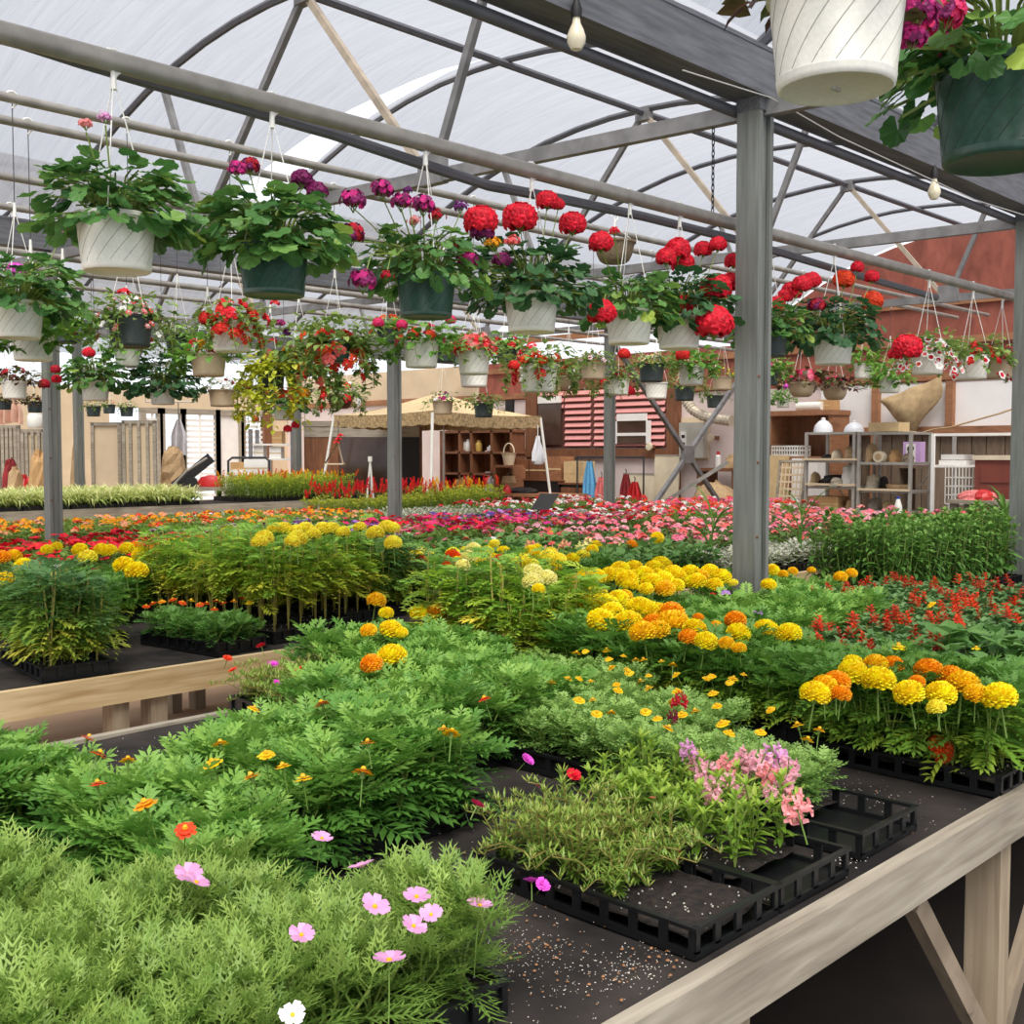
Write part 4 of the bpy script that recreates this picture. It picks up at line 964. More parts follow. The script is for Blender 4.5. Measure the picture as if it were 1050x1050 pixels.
put(739, 604, 1.04, 'cluster', 'lavender', .7); put(744, 608, 1.04, 'cluster', 'lavender', .7); put(777, 628, 1.02, 'cluster', 'lavender', .6); put(731, 610, 1.02, 'cup', 'red', .8)
for (px, py, c, s) in ((386, 616, 'gold', 1.1), (396, 629, 'yellow', .8), (430, 629, 'yellow', 1.0), (448, 629, 'orange', 1.15), (401, 646, 'yellow', 1.1), (378, 647, 'gold', .8), (402, 674, 'yellow', 1.25), (381, 681, 'orange', .9), (412, 649, 'yellow', .6)):
    put(px, py, 1.03, 'pompom', c, s)
for (px, py, c, s) in ((544, 580, 'lemon', 1), (547, 587, 'pale', 1.05), (546, 597, 'pale', 1.0), (560, 594, 'pale', 1.05), (552, 604, 'yellow', .6), (561, 570, 'lemon', .9), (573, 574, 'lemon', .9), (535, 574, 'lemon', .9), (481, 572, 'pale', .9), (475, 580, 'pale', .8), (499, 566, 'yellow', .9), (520, 574, 'lemon', .7)):
    put(px, py, 1.22, 'pompom', c, s * .95)
for _ in range(9): put(U(600, 830), U(655, 700), 1.0, 'single', 'gold', .7)

# ------------------------------------------------------------------ trays on the second bench
tray(1.87, 4.24, 'tallg', 'tray of tall dark green marigolds on the pine edge of the second bench', hs=1.0, rz=-.12)
tray(1.62, 4.92, 'pompom', 'marigold tray at the left edge behind the tall dark green ones', hs=1.0)
tray(2.56, 4.27, 'low', 'low tray of orange dwarf marigolds on the second bench', rz=.12)
tray(2.90, 4.36, 'tall', 'tall yellowing marigold tray right of the low orange one', hs=1.05, rz=.15)
tray(3.20, 4.46, 'tall', 'tall yellowing marigold tray with bare stalks, middle of its clump', hs=1.05, rz=.15)
tray(3.50, 4.58, 'tall', 'tall yellowing marigold tray at the right end of its clump', hs=1.05, rz=.1)
tray(3.82, 4.62, 'tallg', 'tall marigold tray with shaded bare stems near the middle of the second bench', hs=.95)
tray(2.90, 4.98, 'tall', 'tall marigold tray behind the yellowing clump, left one', hs=1.0)
tray(3.25, 5.1, 'tall', 'tall marigold tray behind the yellowing clump, middle one', hs=1.05)
tray(3.56, 5.2, 'tall', 'tall marigold tray behind the yellowing clump, right one', hs=1.05)
tray(2.20, 4.82, 'pompom', 'marigold tray with two yellow balls right of the tall dark green one', hs=1.05)
for i in range(7):
    tray(1.75 + .29 * i, 5.42, 'pompom', 'marigold tray in the yellow and orange band behind the tall green trays', hs=.95, group='yellow and orange marigold band at left')
for (px, py, c, s) in ((240, 556, 'pale', 1)
    , (24, 580, 'yellow', 1), (14, 571, 'gold', 1.0), (2, 572, 'orange', 1), (5, 594, 'yellow', .9), (48, 564, 'yellow', .8), (58, 561, 'yellow', .8), (82, 564, 'yellow', 1), (104, 564, 'yellow', 1), (90, 572, 'lemon', 1.1), (112, 565, 'yellow', 1), (127, 580, 'yellow', 1.15), (140, 586, 'yellow', 1.2), (130, 563, 'yellow', 1), (139, 562, 'orange', 1), (145, 569, 'yellow', 1.15), (158, 563, 'orange', 1), (177, 560, 'yellow', 1.2), (186, 559, 'orange', 1), (198, 563, 'yellow', 1.3), (210, 555, 'orange', 1.15), (215, 563, 'orange', 1), (225, 558, 'orange', 1.1), (204, 568, 'gold', 1.0), (232, 547, 'yellow', 1.1), (172, 566, 'gold', .9)):
    put(px, py, 1.10, 'pompom', c, s * 1.2)
for (px, py, c) in ((157, 619, 'rust'), (166, 617, 'orange'), (177, 615, 'rust'), (187, 618, 'rust'), (196, 616, 'gold'), (205, 620, 'rust'), (212, 619, 'rust'), (222, 617, 'rust'), (229, 619, 'rust'), (240, 617, 'orange'), (250, 614, 'redorange'), (256, 618, 'gold'), (220, 625, 'rust'), (150, 622, 'rust')):
    put(px, py, .955, 'single', c, 1.2, (-.2, .1))
for (px, py) in ((271, 552), (284, 543), (291, 543), (281, 543), (303, 544), (313, 543), (305, 553), (331, 543), (340, 543), (369, 541), (385, 547), (397, 541), (403, 542), (300, 556), (403, 557), (352, 546), (321, 548), (266, 556)):
    put(px, py, 1.27, 'pompom', 'lemon', U(.9, 1.25))
def bench_fill(xs, y, kind, label, group, blooms, lite=.6, step=.29, **kw):
    x = xs[0]; n = 0
    while x < xs[1]:
        p = proj((x + .14, y + .27, 1.0))
        if p and -70 < p[0] < 1110 and not (abs(x + .135 - 4.65) < .25 and abs(y + .27 - 2.9) < .36):
            far_tray(x, y, kind, label, group, blooms, lite=lite, **kw)
        x += step
PB = 'pompom'
bench_fill((4.15, 5.3), 4.24, 'pompom', 'yellow marigold tray on the second bench left of the cream blooms', 'yellow marigolds mid second bench', [(PB, ['yellow', 'lemon', 'yellow', 'rust'], 8, .20, .27)], .8)
bench_fill((3.9, 5.3), 4.82, 'pompom', 'yellow and cream marigold tray in the second row of the second bench', 'second row marigolds', [(PB, ['yellow', 'lemon', 'pale'], 7, .20, .27)], .8)
bench_fill((3.8, 6.2), 5.4, 'bigleaf', 'coarse leaved zinnia tray with red and orange buds behind the marigolds', 'coarse leaved zinnias', [('zin', ['red', 'orange', 'coral', 'crimson'], 3, .22, .28)], .8)
bench_fill((2.0, 6.2), 5.95, 'petunia', 'leafy petunia tray along the far edge of the second bench', 'petunias on the far edge of the second bench', [('trumpet', ['white', 'red', 'pink', 'crimson'], 4, .17, .22)], .8)
bench_fill((5.3, 6.3), 4.24, 'bigleaf', 'green broad leaved tray with a yellow and an orange dot below the begonias', 'broad leaves below the begonias', [(PB, ['yellow', 'orange'], 1, .24, .28)], .8)
bench_fill((5.3, 6.2), 4.82, 'snap', 'pale green snapdragon tray with cream buds below the begonias', 'cream budded snapdragons', [('snap', ['pale', 'peach', 'salmon'], 4, .17, .22)], .8)
bench_fill((6.3, 8.2), 4.24, 'dusty', 'silver dusty miller tray at the foot of the pink begonias', 'silver dusty millers below the begonias', [], .9)
for y, gname in ((4.82, 'front'), (5.38, 'middle'), (5.94, 'back')):
    bench_fill((6.3, 11.6), y, 'begonia', 'pink begonia tray with bronze leaves left of the thick post, %s row' % gname, 'pink begonias, %s row' % gname, [('cluster', ['salmon', 'blush', 'pink', 'coral'], 7, .17, .27)], .8)
bench_fill((8.3, 11.6), 4.24, 'begonia', 'begonia tray with pink and white blooms right of the thick post', 'begonias right of the thick post', [('cluster', ['salmon', 'coral', 'white', 'redorange'], 7, .16, .24)], .8)
bench_fill((8.4, 10.0), Y3, 'snap', 'cream and white flowering tray behind the tall dark zinnias', 'white flowers behind the zinnias', [('cluster', ['white', 'pale', 'white'], 5, .2, .3), ('cluster', ['crimson', 'magenta'], 2, .25, .3)], .8)
bench_fill((7.9, 10.0), Y2, 'petunia', 'red flowering tray near the right picture edge behind the zinnias', 'red flowers by the right edge', [('cluster', ['redorange', 'red'], 7, .16, .22)], .8)
# third bench: petunias, colour by colour
def petrow(x0, x1, ys, cols, word, where, kind='trumpet', n=15):
    for y in ys: bench_fill((x0, x1), y, 'petunia', '%s petunia tray %s' % (word, where), '%s petunias %s' % (word, where), [(kind, cols, n, .16, .23)], .6)
petrow(2.3, 4.5, (7.2, 7.78), ['red', 'scarlet', 'red'], 'bright red', 'at the foot of the left post')
petrow(4.5, 5.4, (7.2, 7.78), ['red', 'red', 'crimson'], 'red', 'just right of the left post')
petrow(4.5, 5.6, (8.36,), ['magenta', 'plum', 'wine'], 'white edged wine', 'behind the red ones', 'edged', 9)
petrow(2.6, 4.5, (8.36,), ['red', 'crimson'], 'deep red', 'behind the bright red ones')
petrow(5.4, 6.4, (7.2,), ['pink', 'salmon', 'white'], 'pink and white', 'in front of the violet ones')
petrow(5.6, 6.7, (7.78, 8.36), ['violet', 'purple', 'lavender', 'lavender', 'white'], 'violet and lavender', 'left of the magenta ones')
petrow(6.4, 7.6, (7.2, 7.78), ['hot', 'red', 'magenta'], 'magenta and red', 'behind the tall yellowing marigolds')
petrow(6.7, 8.0, (8.36,), ['hot', 'hot', 'red'], 'hot pink', 'behind the magenta ones')
petrow(7.6, 8.8, (7.2, 7.78), ['hot', 'magenta', 'lavender', 'coral'], 'mixed pink and lavender', 'below the canopy post')
petrow(8.0, 9.2, (8.36,), ['hot', 'lavender', 'red', 'violet'], 'mixed pink and violet', 'in the last row of the third bench')
petrow(8.8, 9.8, (7.2, 7.78), ['red', 'white', 'pink', 'salmon'], 'red, white and pink', 'left of the begonias')
petrow(9.2, 10.4, (8.36,), ['red', 'white', 'pink'], 'red and white', 'before the bookcase')
for y in (7.2, 7.78, 8.36):
    bench_fill((9.8 + (y - 7.2) * .5, 13.0), y, 'impatiens', 'pink and coral impatiens tray in front of the cluttered dressers', 'pink and coral impatiens', [('cluster', ['hot', 'coral', 'redorange', 'pink', 'white'], 12, .17, .26)], .6)
# fourth bench
for y in (9.85, 10.42, 11.0):
    bench_fill((3.4, 8.2), y, 'impatiens', 'orange impatiens tray behind the left steel post', 'orange impatiens', [('cluster', ['orange', 'redorange', 'orange', 'peach'], 7, .15, .2)], .6)
    bench_fill((8.2, 10.0), y, 'dusty' if y < 10.9 else 'celosia', 'silver leaved tray behind the violet petunias' if y < 10.9 else 'tray of red plumes in front of the dark cabinet', 'silver leaved trays far off' if y < 10.9 else 'red plumes before the cabinet', [] if y < 10.9 else [('plume', ['red', 'scarlet'], 16, .30, .45)], .6)
    if y < 10.9: bench_fill((10.0, 13.0), y, 'petunia', 'white and red bedding tray in front of the brown bookcase', 'white and red bedding far off', [('cluster', ['white', 'red', 'salmon', 'crimson'], 8, .16, .24)], .6)
# far bench
for y in (13.26, 13.84):
    bench_fill((4.1, 7.7), y, 'spider', 'spider plant tray with striped pale leaves before the cream panels', 'spider plants', [], .9, z=.95)
    bench_fill((8.75, 10.2), y, 'celosia', 'yellow green celosia tray with orange plumes before the white shelves', 'celosias before the shelves', [('plume', ['orange', 'rust', 'gold'], 5, .24, .28)], .9, z=.95, sc=1.2)
bench_fill((9.9, 11.2), 11.0, 'celosia', 'celosia tray with upright orange and red plumes before the canopy', 'celosias before the canopy', [('plume', ['orange', 'gold', 'red', 'redorange'], 9, .28, .34)], .8, sc=1.3)
# ------------------------------------------------------------------ hanging pots
def pot_mesh(name, mat, swirl=True, n=72, bowl=False, bot=.88, h=1.45):
    """unit pot: rim radius 1"""
    mb = MB()
    if bowl: prof = [(.05, 0), (.55, 0.0), (.72, .12), (.86, .4), (.95, .8), (1.0, .95), (1.06, .96), (1.06, 1.06), (.97, 1.06), (.93, .8)]
    else:
        prof = [(.05, .03), (bot * .80, .03), (bot * .86, 0.0), (bot * .95, .0), (bot * .99, .03), (bot, .08), (bot + .012, .15), (bot + .0, .17), (1.0, h - .12), (1.05, h - .11), (1.06, h), (1.0, h), (.97, h - .15), (.96, h - .3)]
    mb.lathe(prof, 48, 0)
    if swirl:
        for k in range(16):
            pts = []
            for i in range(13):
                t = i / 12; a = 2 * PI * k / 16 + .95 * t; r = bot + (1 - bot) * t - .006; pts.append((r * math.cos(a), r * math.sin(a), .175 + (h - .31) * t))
            mb.tube(pts, .0125, 4, 2)  # raised spiral lines, their darker colour stands in for groove shadow
    mb.lathe([(0, (h if not bowl else 1.06) - .12), (.96, (h if not bowl else 1.06) - .14)], 24, 1)
    return mb.mesh(name, [mat, M_soil, M_groove_shade_g if mat is M_pot_g else M_groove_shade_mark_w], True)
random.seed(11)
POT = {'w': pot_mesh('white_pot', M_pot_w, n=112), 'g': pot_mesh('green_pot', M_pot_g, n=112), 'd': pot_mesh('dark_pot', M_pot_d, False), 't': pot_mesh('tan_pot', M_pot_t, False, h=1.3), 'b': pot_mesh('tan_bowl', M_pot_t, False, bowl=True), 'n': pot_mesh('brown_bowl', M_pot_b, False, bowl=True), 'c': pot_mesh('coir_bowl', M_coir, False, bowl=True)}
POTH = {'w': 1.45, 'g': 1.45, 'd': 1.45, 't': 1.3, 'b': 1.06, 'n': 1.06, 'c': 1.06}
def basket(style, i):
    """a pot's crown of leaves, unit = rim radius, origin at the rim"""
    k = ('basket', style, i)
    if k in _pc: return _pc[k]
    mb = MB()
    def ger(n, rad, top, L, mat=0, low=-.5, ts='round', tr=(.15, .6), stem=True):
        for j in range(n):
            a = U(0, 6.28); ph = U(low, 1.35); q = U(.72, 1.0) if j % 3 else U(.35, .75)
            cp = math.cos(ph) ** .6; d = Vector((math.cos(a) * cp * rad, math.sin(a) * cp * rad, math.sin(ph) * (top if ph > 0 else .8)))
            d = d * q; d.z += .05
            if d.z < .1 and math.hypot(d.x, d.y) < 1.15: 
                s = 1.25 / max(.2, math.hypot(d.x, d.y)); d.x *= s; d.y *= s
            if stem and j % 2 == 0: mb.tube([(d.x * .15, d.y * .15, -.1), (d.x * .6, d.y * .6, d.z * .75 + .15), d], .028, 3, 1, .5, False)
            out = math.atan2(d.y, d.x) + U(-.5, .5)
            el = (.1 - .8 * (1 - max(0, ph) / 1.3)) + U(-.4, .5) if ts == 'round' else U(-.7, .7)
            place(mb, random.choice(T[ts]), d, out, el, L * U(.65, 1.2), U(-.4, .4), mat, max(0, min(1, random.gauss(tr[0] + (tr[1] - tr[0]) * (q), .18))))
    def trail(n, ln, L, ts='ovate', mat=0, r0=1.0):
        for j in range(n):
            a = U(0, 6.28); lg = ln * U(.5, 1.1); pts = []
            for s in range(7):
                t = s / 6; rr = r0 * (.6 + .75 * min(1, t * 1.6)) + .1 * t; pts.append(Vector((rr * math.cos(a + .2 * t), rr * math.sin(a + .2 * t), .25 * math.sin(PI * min(1, t * 1.5)) - lg * max(0, t - .3) / .7)))
            mb.tube(pts, .015, 3, 1, .5, False)
            for s in range(int(lg * 13) + 6):
                t = R() * 5.99; q = pts[int(t)].lerp(pts[int(t) + 1], t % 1); place(mb, random.choice(T[ts]), q, U(0, 6.28), U(-.8, .5), L * U(.7, 1.2), 0, mat, U(.1, .9))
    lm = 'geranium'
    if style == 'ger': ger(250, 2.05, 1.6, .66, 0, -.35)
    elif style == 'gerd': lm = 'gerdark'; ger(250, 2.0, 1.75, .56, 0, -.35)
    elif style == 'gersm': ger(220, 1.85, 1.4, .5, 0, -.35)
    elif style == 'ivy': ger(190, 1.85, 1.6, .6); trail(6, .8, .5, 'round')
    elif style == 'trail': lm = 'trail'; ger(170, 1.6, .95, .34, 0, -.3, 'ovate', (.2, .7), False); trail(16, 1.1, .28)
    elif style == 'long': lm = 'trail'; ger(260, 1.75, 1.2, .36, 0, -.7, 'ovate', (.2, .8), False); trail(26, 1.7, .32)
    elif style == 'mound': lm = 'trail'; ger(200, 1.45, .85, .30, 0, -.2, 'ovate', (.2, .7), False); trail(10, .6, .26)
    elif style == 'lush': lm = 'lush'; ger(120, 1.6, 1.1, .55, 0, -.3, 'ovate', (.2, .8), False); trail(10, .7, .4)
    elif style == 'gold': lm = 'gold'; ger(60, 1.5, .8, .4, 0, -.3, 'ovate', (.2, .8), False); trail(26, 2.4, .36)
    elif style == 'bronze': lm = 'bronze'; ger(120, 1.5, .9, .5, 0, -.3, 'ovate', (.1, .8), False)
    elif style == 'sparse': lm = 'trail'; ger(60, 1.2, .8, .32, 0, -.2, 'ovate', (.2, .7), False); trail(6, .6, .28)
    _pc[k] = mb.mesh(style + '_leaves', [LM[lm], M_stem]); return _pc[k]
M_hook = M_white
POTS = []
def pot(px, pyb, wpx, col, style, label, y=None, dia=.262, pz=None, flowers=(), heads=(), fs=1.0, bs=1.0, group=None, hang=True, hookw=True, i=None):
    """px: middle, pyb: bottom edge, wpx: rim width in the photo; flowers = (kind, colours, count) scattered; heads = (px, py, kind, colour, scale)"""
    if y is None: d0 = F * dia / wpx; rr = ray(px, pyb); y = rr.y * d0
    p = aty(px, pyb, y); d = proj(p)[2]; rad = wpx * d / F / 2 / 1.05
    H = POTH[col] * rad; g = random.choice((0, 1)) if i is None else i
    t = thing('hanging_pot', label, 'hanging pot', p, 0, group)
    ob('pot', POT[col], t, (0, 0, 0), U(0, 6.28), rad)
    if col in 'wgd' and rad > .11: 
        pass
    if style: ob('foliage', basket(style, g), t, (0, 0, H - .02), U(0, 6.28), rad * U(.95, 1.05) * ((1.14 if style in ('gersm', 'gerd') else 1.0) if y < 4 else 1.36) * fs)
    if hang:
        zp = pz if pz is not None else PZ; top = min(zp + .0, p.z + H + .50) - p.z
        mb = MB(); ph = U(0, 2)
        for k in range(3):
            a = ph + 2.09 * k; mb.tube([(rad * 1.0 * math.cos(a), rad * 1.0 * math.sin(a), H - .01), (.006 * math.cos(a), .006 * math.sin(a), top - .07)], .0022, 4, 0)
        mb.tube([(0, 0, top - .08), (0, 0, top - .01)], [.010, .006], 6, 0)
        if p.z + top < zp - .03: mb.tube([(0, 0, top - .02), (0, 0, zp - p.z)], .0025, 4, 1)
        hk = [(.0 + .034 * math.sin(b), 0, zp - p.z - .0 + .034 * math.cos(b)) for b in [PI - .3 - (PI * 1.5) * s / 7 for s in range(8)]]
        mb.tube([(0, 0, zp - p.z - .05)] + hk, .006 if hookw else .004, 5, 0)
        mb.build('hanger', [M_hook if hookw else M_wire, M_dwire], t, True)
    n = 0
    for (bk, cols, cnt) in flowers:
        for _ in range(cnt if y < 4 or y > 9 else min(60, int(cnt * 1.6))):
            a = U(0, 6.28); q = U(.5, 1.35) * rad * (1.1 if style in ('long', 'gold') else 1) * fs; zz = H + rad * (1.0 - .55 * (q / rad) ** 2) * U(.75, 1.1)
            if style in ('trail', 'long', 'gold') and R() < .45: q = rad * U(1.3, 1.7) * fs; zz = H - rad * fs * U(-.3, 1.0 if style == 'trail' else 2.0)
            o = Vector((q * math.cos(a), q * math.sin(a), zz)); nrm = Vector((o.x, o.y, rad * .8)).normalized()
            e = nrm.to_track_quat('Z', 'Y').to_euler()
            b = ob('blossom', bloom(bk, random.choice(cols), random.randrange(3)), t, o, 0, U(.9, 1.2) * bs * (1.0 if y < 4 else 1.2)); b.rotation_euler = e
    for h in heads:
        hx, hy, bk, c, s = h[:5]; q = aty(hx, hy, y + (h[5] if len(h) > 5 else U(-.14, .02))) - p
        b = ob('blossom', bloom(bk, c, random.randrange(3)), t, q, 0, s)
        mb = MB(); tgt = Vector((q.x * .25, q.y * .25, H)); mid = q.lerp(tgt, .5) + Vector((q.x * .12, q.y * .12, .03))
        if q.z < H + .02: tgt = Vector((q.x * .55, q.y * .55, H + .04)); mid = q.lerp(tgt, .5) + Vector((q.x * .1, q.y * .1, .04))
        L = Vector((0, 0, -.02)) if q.z > H else Vector((0, 0, .0))
        mb.tube([(x - q) / s for x in (q + L, mid, tgt)], .0026 / s, 4, 0); mb.build('flower_stalk', M_stem, b)
    POTS.append((t, p, rad)); return t
y1 = 3.14; HR = [('head',)]
# two big ones at the top right
pot(857, 92, 142, 'w', 'bronze', 'huge white swirl pot cut off by the top edge of the picture', .97, pz=2.92, heads=[(940, 12, 'headp', 'magenta', .8, -.05), (968, 15, 'headp', 'hot', .9, -.02)], i=0)
pot(1026, 168, 136, 'g', 'gersm', 'big green swirl pot in the upper right corner', .97, pz=2.92, heads=[(946, 28, 'headp', 'hot', .6), (935, 40, 'headp', 'magenta', .55)], flowers=[('headp', ['magenta'], 1)])
big = POTS[0][0]; mb = MB()
for k in range(3): mb.box(-.012 + .009 * k, -.006 + .009 * k, -.003, .003, -.0015, .006)
mb.build('base_mark', M_groove_shade_mark_w, big)
# first row
pot(120, 279, 82, 'w', 'ger', 'white pot of leafy geranium without red flowers, leftmost of the front row', y1, pz=PIPE1, heads=[(88, 128, 'spent', 'salmon', .6), (108, 121, 'spent', 'lilac', .6)], i=0)
pot(281, 304, 74, 'g', 'ger', 'green pot of leafy geranium second in the front row, with a few magenta heads', y1, pz=PIPE1, heads=[(243, 174, 'headp', 'magenta', .6), (256, 171, 'headp', 'crimson', .7), (310, 184, 'headp', 'plum', .75), (326, 197, 'headp', 'plum', .75), (316, 190, 'headp', 'plum', .6)], i=1)
pot(437, 326, 63, 'g', 'gersm', 'green pot with tall purple flower heads, third in the front row', y1, pz=PIPE1, heads=[(392, 196, 'headl', 'plum', .85), (411, 208, 'headl', 'plum', .8), (434, 212, 'headl', 'plum', .9), (447, 222, 'spent', 'crimson', 1.0), (472, 213, 'spent', 'purple', .8), (362, 207, 'headl', 'plum', .9), (360, 241, 'headp', 'crimson', .95), (372, 290, 'headl', 'plum', .95), (424, 228, 'spent', 'salmon', .8), (418, 196, 'spent', 'purple', .6), (396, 283, 'spent', 'crimson', .7), (479, 267, 'headp', 'magenta', .9), (515, 268, 'headp', 'plum', .85)], i=0)
pot(545, 341, 57, 'w', 'gerd', 'white pot of dark leaved geranium with four large red heads, fourth in the front row', y1, pz=PIPE1, heads=[(493, 227, 'head', 'red', 1.35), (495, 239, 'headp', 'plum', 1.0, -.1), (533, 224, 'head', 'red', 1.45), (561, 206, 'head', 'red', .95), (572, 210, 'head', 'red', .6), (587, 230, 'head', 'red', 1.2), (470, 252, 'spent', 'red', .9), (505, 251, 'spent', 'orange', 1.0), (525, 249, 'spent', 'coral', .9)], i=1)
pot(645, 353, 50, 'w', 'gersm', 'white swirl pot with a red ball hanging at its left, fifth in the front row', y1, pz=PIPE1, heads=[(617, 321, 'head', 'red', 1.3), (616, 249, 'head', 'red', 1.1), (630, 238, 'spent', 'red', .7)], i=1)
pot(696, 358, 48, 'w', 'gerd', 'white pot crowded with big red balls just left of the thick post', y1, pz=PIPE1, heads=[(683, 264, 'head', 'red', 1.0), (695, 256, 'head', 'red', 1.25), (700, 270, 'head', 'red', 1.15), (721, 256, 'head', 'red', .95), (736, 251, 'head', 'red', .9), (752, 268, 'head', 'red', .95), (734, 296, 'head', 'red', 1.6), (748, 290, 'head', 'red', 1.1), (699, 317, 'head', 'red', 1.45), (732, 332, 'head', 'red', 1.85, -.22)], i=0)
pot(788, 366, 40, 'd', 'gersm', 'dark green pot half hidden by the right side of the thick post', y1, pz=PIPE1, heads=[(795, 313, 'head', 'red', 1.1), (812, 299, 'head', 'red', 1.2), (822, 292, 'head', 'red', 1.1), (832, 288, 'head', 'red', 1.1), (837, 314, 'headp', 'crimson', 1.1), (805, 304, 'head', 'red', .9)])
pot(854, 374, 42, 'w', 'gerd', 'white swirl pot with orange heads, first whole one right of the thick post', y1, pz=PIPE1, heads=[(865, 287, 'head', 'redorange', 1.3), (894, 309, 'head', 'redorange', 1.4), (879, 274, 'head', 'red', .8), (894, 284, 'head', 'red', .9)])
pot(951, 384, 35, 'w', 'mound', 'white pot of red and white petunias under the red boards, left of its pair', y1, pz=PIPE1, bs=.66, fs=1.6, flowers=[('edged', ['red', 'crimson', 'coral', 'white'], 80)], heads=[(930, 357, 'head', 'red', 1.9), (918, 363, 'head', 'red', .9)])
pot(996, 389, 35, 'w', 'mound', 'white pot of red flowers under the red boards, beside the tan one', y1, pz=PIPE1, fs=1.6, bs=.8, flowers=[('cluster', ['red', 'scarlet'], 20), ('edged', ['red'], 8)])
pot(1026, 388, 30, 't', 'bronze', 'tan pot of red begonias next to the right picture edge', 3.2, pz=PIPE1, fs=1.4, flowers=[('cluster', ['red', 'coral', 'crimson'], 24)])
pot(1052, 395, 30, 'w', 'trail', 'white pot of red flowers cut by the right picture edge', 3.1, pz=PIPE1, flowers=[('cluster', ['red', 'scarlet'], 12)])
# second row
pot(18, 347, 54, 'w', 'gersm', 'white pot with a magenta geranium head cut by the left picture edge', 5.75, heads=[(17, 278, 'head', 'orchid', 1.0), (61, 241, 'head', 'orchid', .6)], i=0)
pot(34, 370, 44, 'w', 'lush', 'white pot with leafy yellow green growth beside the left post', 6.15, fs=1.2, heads=[(75, 342, 'spent', 'crimson', .5)])
pot(134, 356, 46, 'd', 'trail', 'dark pot of mixed red and white flowers hanging under the leftmost big white pot', 5.75, flowers=[('star', ['coral', 'salmon', 'red'], 22), ('calib', ['white'], 10)], heads=[(127, 300, 'cluster', 'red', 1.2)])
pot(238, 361, 44, 'w', 'trail', 'white pot of red verbena hanging left under the big green pot', 5.75, flowers=[('cluster', ['red', 'scarlet'], 17)], heads=[(213, 327, 'head', 'scarlet', 1.0), (282, 311, 'cluster', 'red', 1.0)])
pot(214, 386, 37, 't', 'lush', 'tan pot just below the white pot of red verbena', 7.4, flowers=[('cluster', ['red', 'orange'], 4)])
pot(131, 376, 27, 'w', 'lush', 'small white pot right under the dark pot of mixed flowers', 8.3, flowers=[('cluster', ['red', 'white'], 3)])
pot(98, 411, 29, 'w', 'gersm', 'white pot of plain leaves right of the left post', 8.3, heads=[(91, 362, 'head', 'red', 1.0)])
pot(167, 415, 27, 'w', 'gerd', 'white pot of plain leaves hanging before the plywood panels', 8.3)
pot(228, 417, 28, 't', 'sparse', 'tan pot of small white and red flowers before the bright slatted door', 8.3, flowers=[('calib', ['white', 'crimson', 'white'], 16)])
pot(15, 409, 26, 'w', 'bronze', 'white pot with dark red leaves at the left edge under two white pots', 8.3, flowers=[('cluster', ['crimson'], 3)], heads=[(45, 394, 'head', 'crimson', .9), (57, 379, 'head', 'crimson', .8), (58, 389, 'head', 'red', .8)])
pot(307, 386, 30, 'g', 'long', 'green pot overflowing with orange flowers left of the canopy', 7.4, fs=1.5, flowers=[('cluster', ['redorange', 'coral', 'orange'], 26)], heads=[(287, 332, 'headl', 'plum', .8), (294, 341, 'head', 'purple', .7), (280, 350, 'cluster', 'red', 1.3)])
pot(344, 372, 32, 'g', 'long', 'overflowing basket of orange flowers touching the thin post', 6.15, fs=1.3, flowers=[('cluster', ['redorange', 'scarlet', 'coral'], 28)])
pot(278, 398, 30, 'd', 'gold', 'basket trailing golden yellow leaves left of the canopy', 7.4, fs=1.2)
pot(349, 419, 28, 'n', 'trail', 'brown bowl of red and white flowers hanging before the canopy', 8.3, flowers=[('cluster', ['redorange', 'red', 'white'], 8)])
pot(292, 431, 24, 'w', 'gersm', 'white pot with three dark red geranium balls left of the canopy', 8.3, dia=.27, heads=[(285, 406, 'head', 'red', 1.15), (268, 402, 'head', 'crimson', 1.1), (253, 396, 'head', 'crimson', 1.1), (262, 430, 'head', 'red', .7), (295, 440, 'head', 'red', .8), (303, 436, 'head', 'red', .8)])
pot(432, 377, 38, 'w', 'lush', 'white pot hanging right under the green pot of purple heads', 5.75, flowers=[('cluster', ['hot', 'redorange'], 5)], heads=[(412, 333, 'head', 'hot', .8), (388, 331, 'head', 'hot', .8), (462, 328, 'head', 'hot', .8)])
pot(486, 384, 35, 'w', 'mound', 'white pot covered with coral pink blooms, upper of a stacked pair', 5.75, flowers=[('cluster', ['coral', 'salmon', 'coral', 'red'], 38)])
pot(486, 397, 31, 'w', None, 'bare white pot showing just below the coral pink one', 7.4)
pot(552, 402, 41, 'w', 'trail', 'white pot of red flowers tilted leafy trails, under the four red heads', 5.75, flowers=[('cluster', ['red', 'scarlet', 'redorange'], 9), ('calib', ['white'], 8)], heads=[(527, 375, 'head', 'scarlet', .9), (555, 370, 'head', 'scarlet', 1.0)])
pot(583, 400, 28, 'b', 'trail', 'tan bowl trailing white and red flowers right of the white swirl pot', 7.4, flowers=[('calib', ['white', 'red', 'white'], 14)])
pot(608, 389, 27, 't', 'mound', 'tan pot of pink and white petunias above the pink shutters', 6.15, flowers=[('calibw', ['magenta', 'pink', 'hot'], 22), ('calib', ['white'], 8)])
pot(634, 405, 24, 'w', 'trail', 'small white pot trailing purple flowers above the pink shutters', 7.4, flowers=[('calib', ['purple', 'violet'], 5), ('cluster', ['red'], 3)], heads=[(645, 401, 'head', 'red', 1.3), (640, 363, 'head', 'scarlet', 1.4)])
pot(668, 392, 27, 'd', 'mound', 'dark pot covered in tiny white flowers below the big red balls', 6.15, flowers=[('tiny', ['white', 'white', 'pale'], 40)])
pot(673, 409, 24, 'w', None, 'bare white pot right beneath the dark pot of tiny white flowers', 7.4)
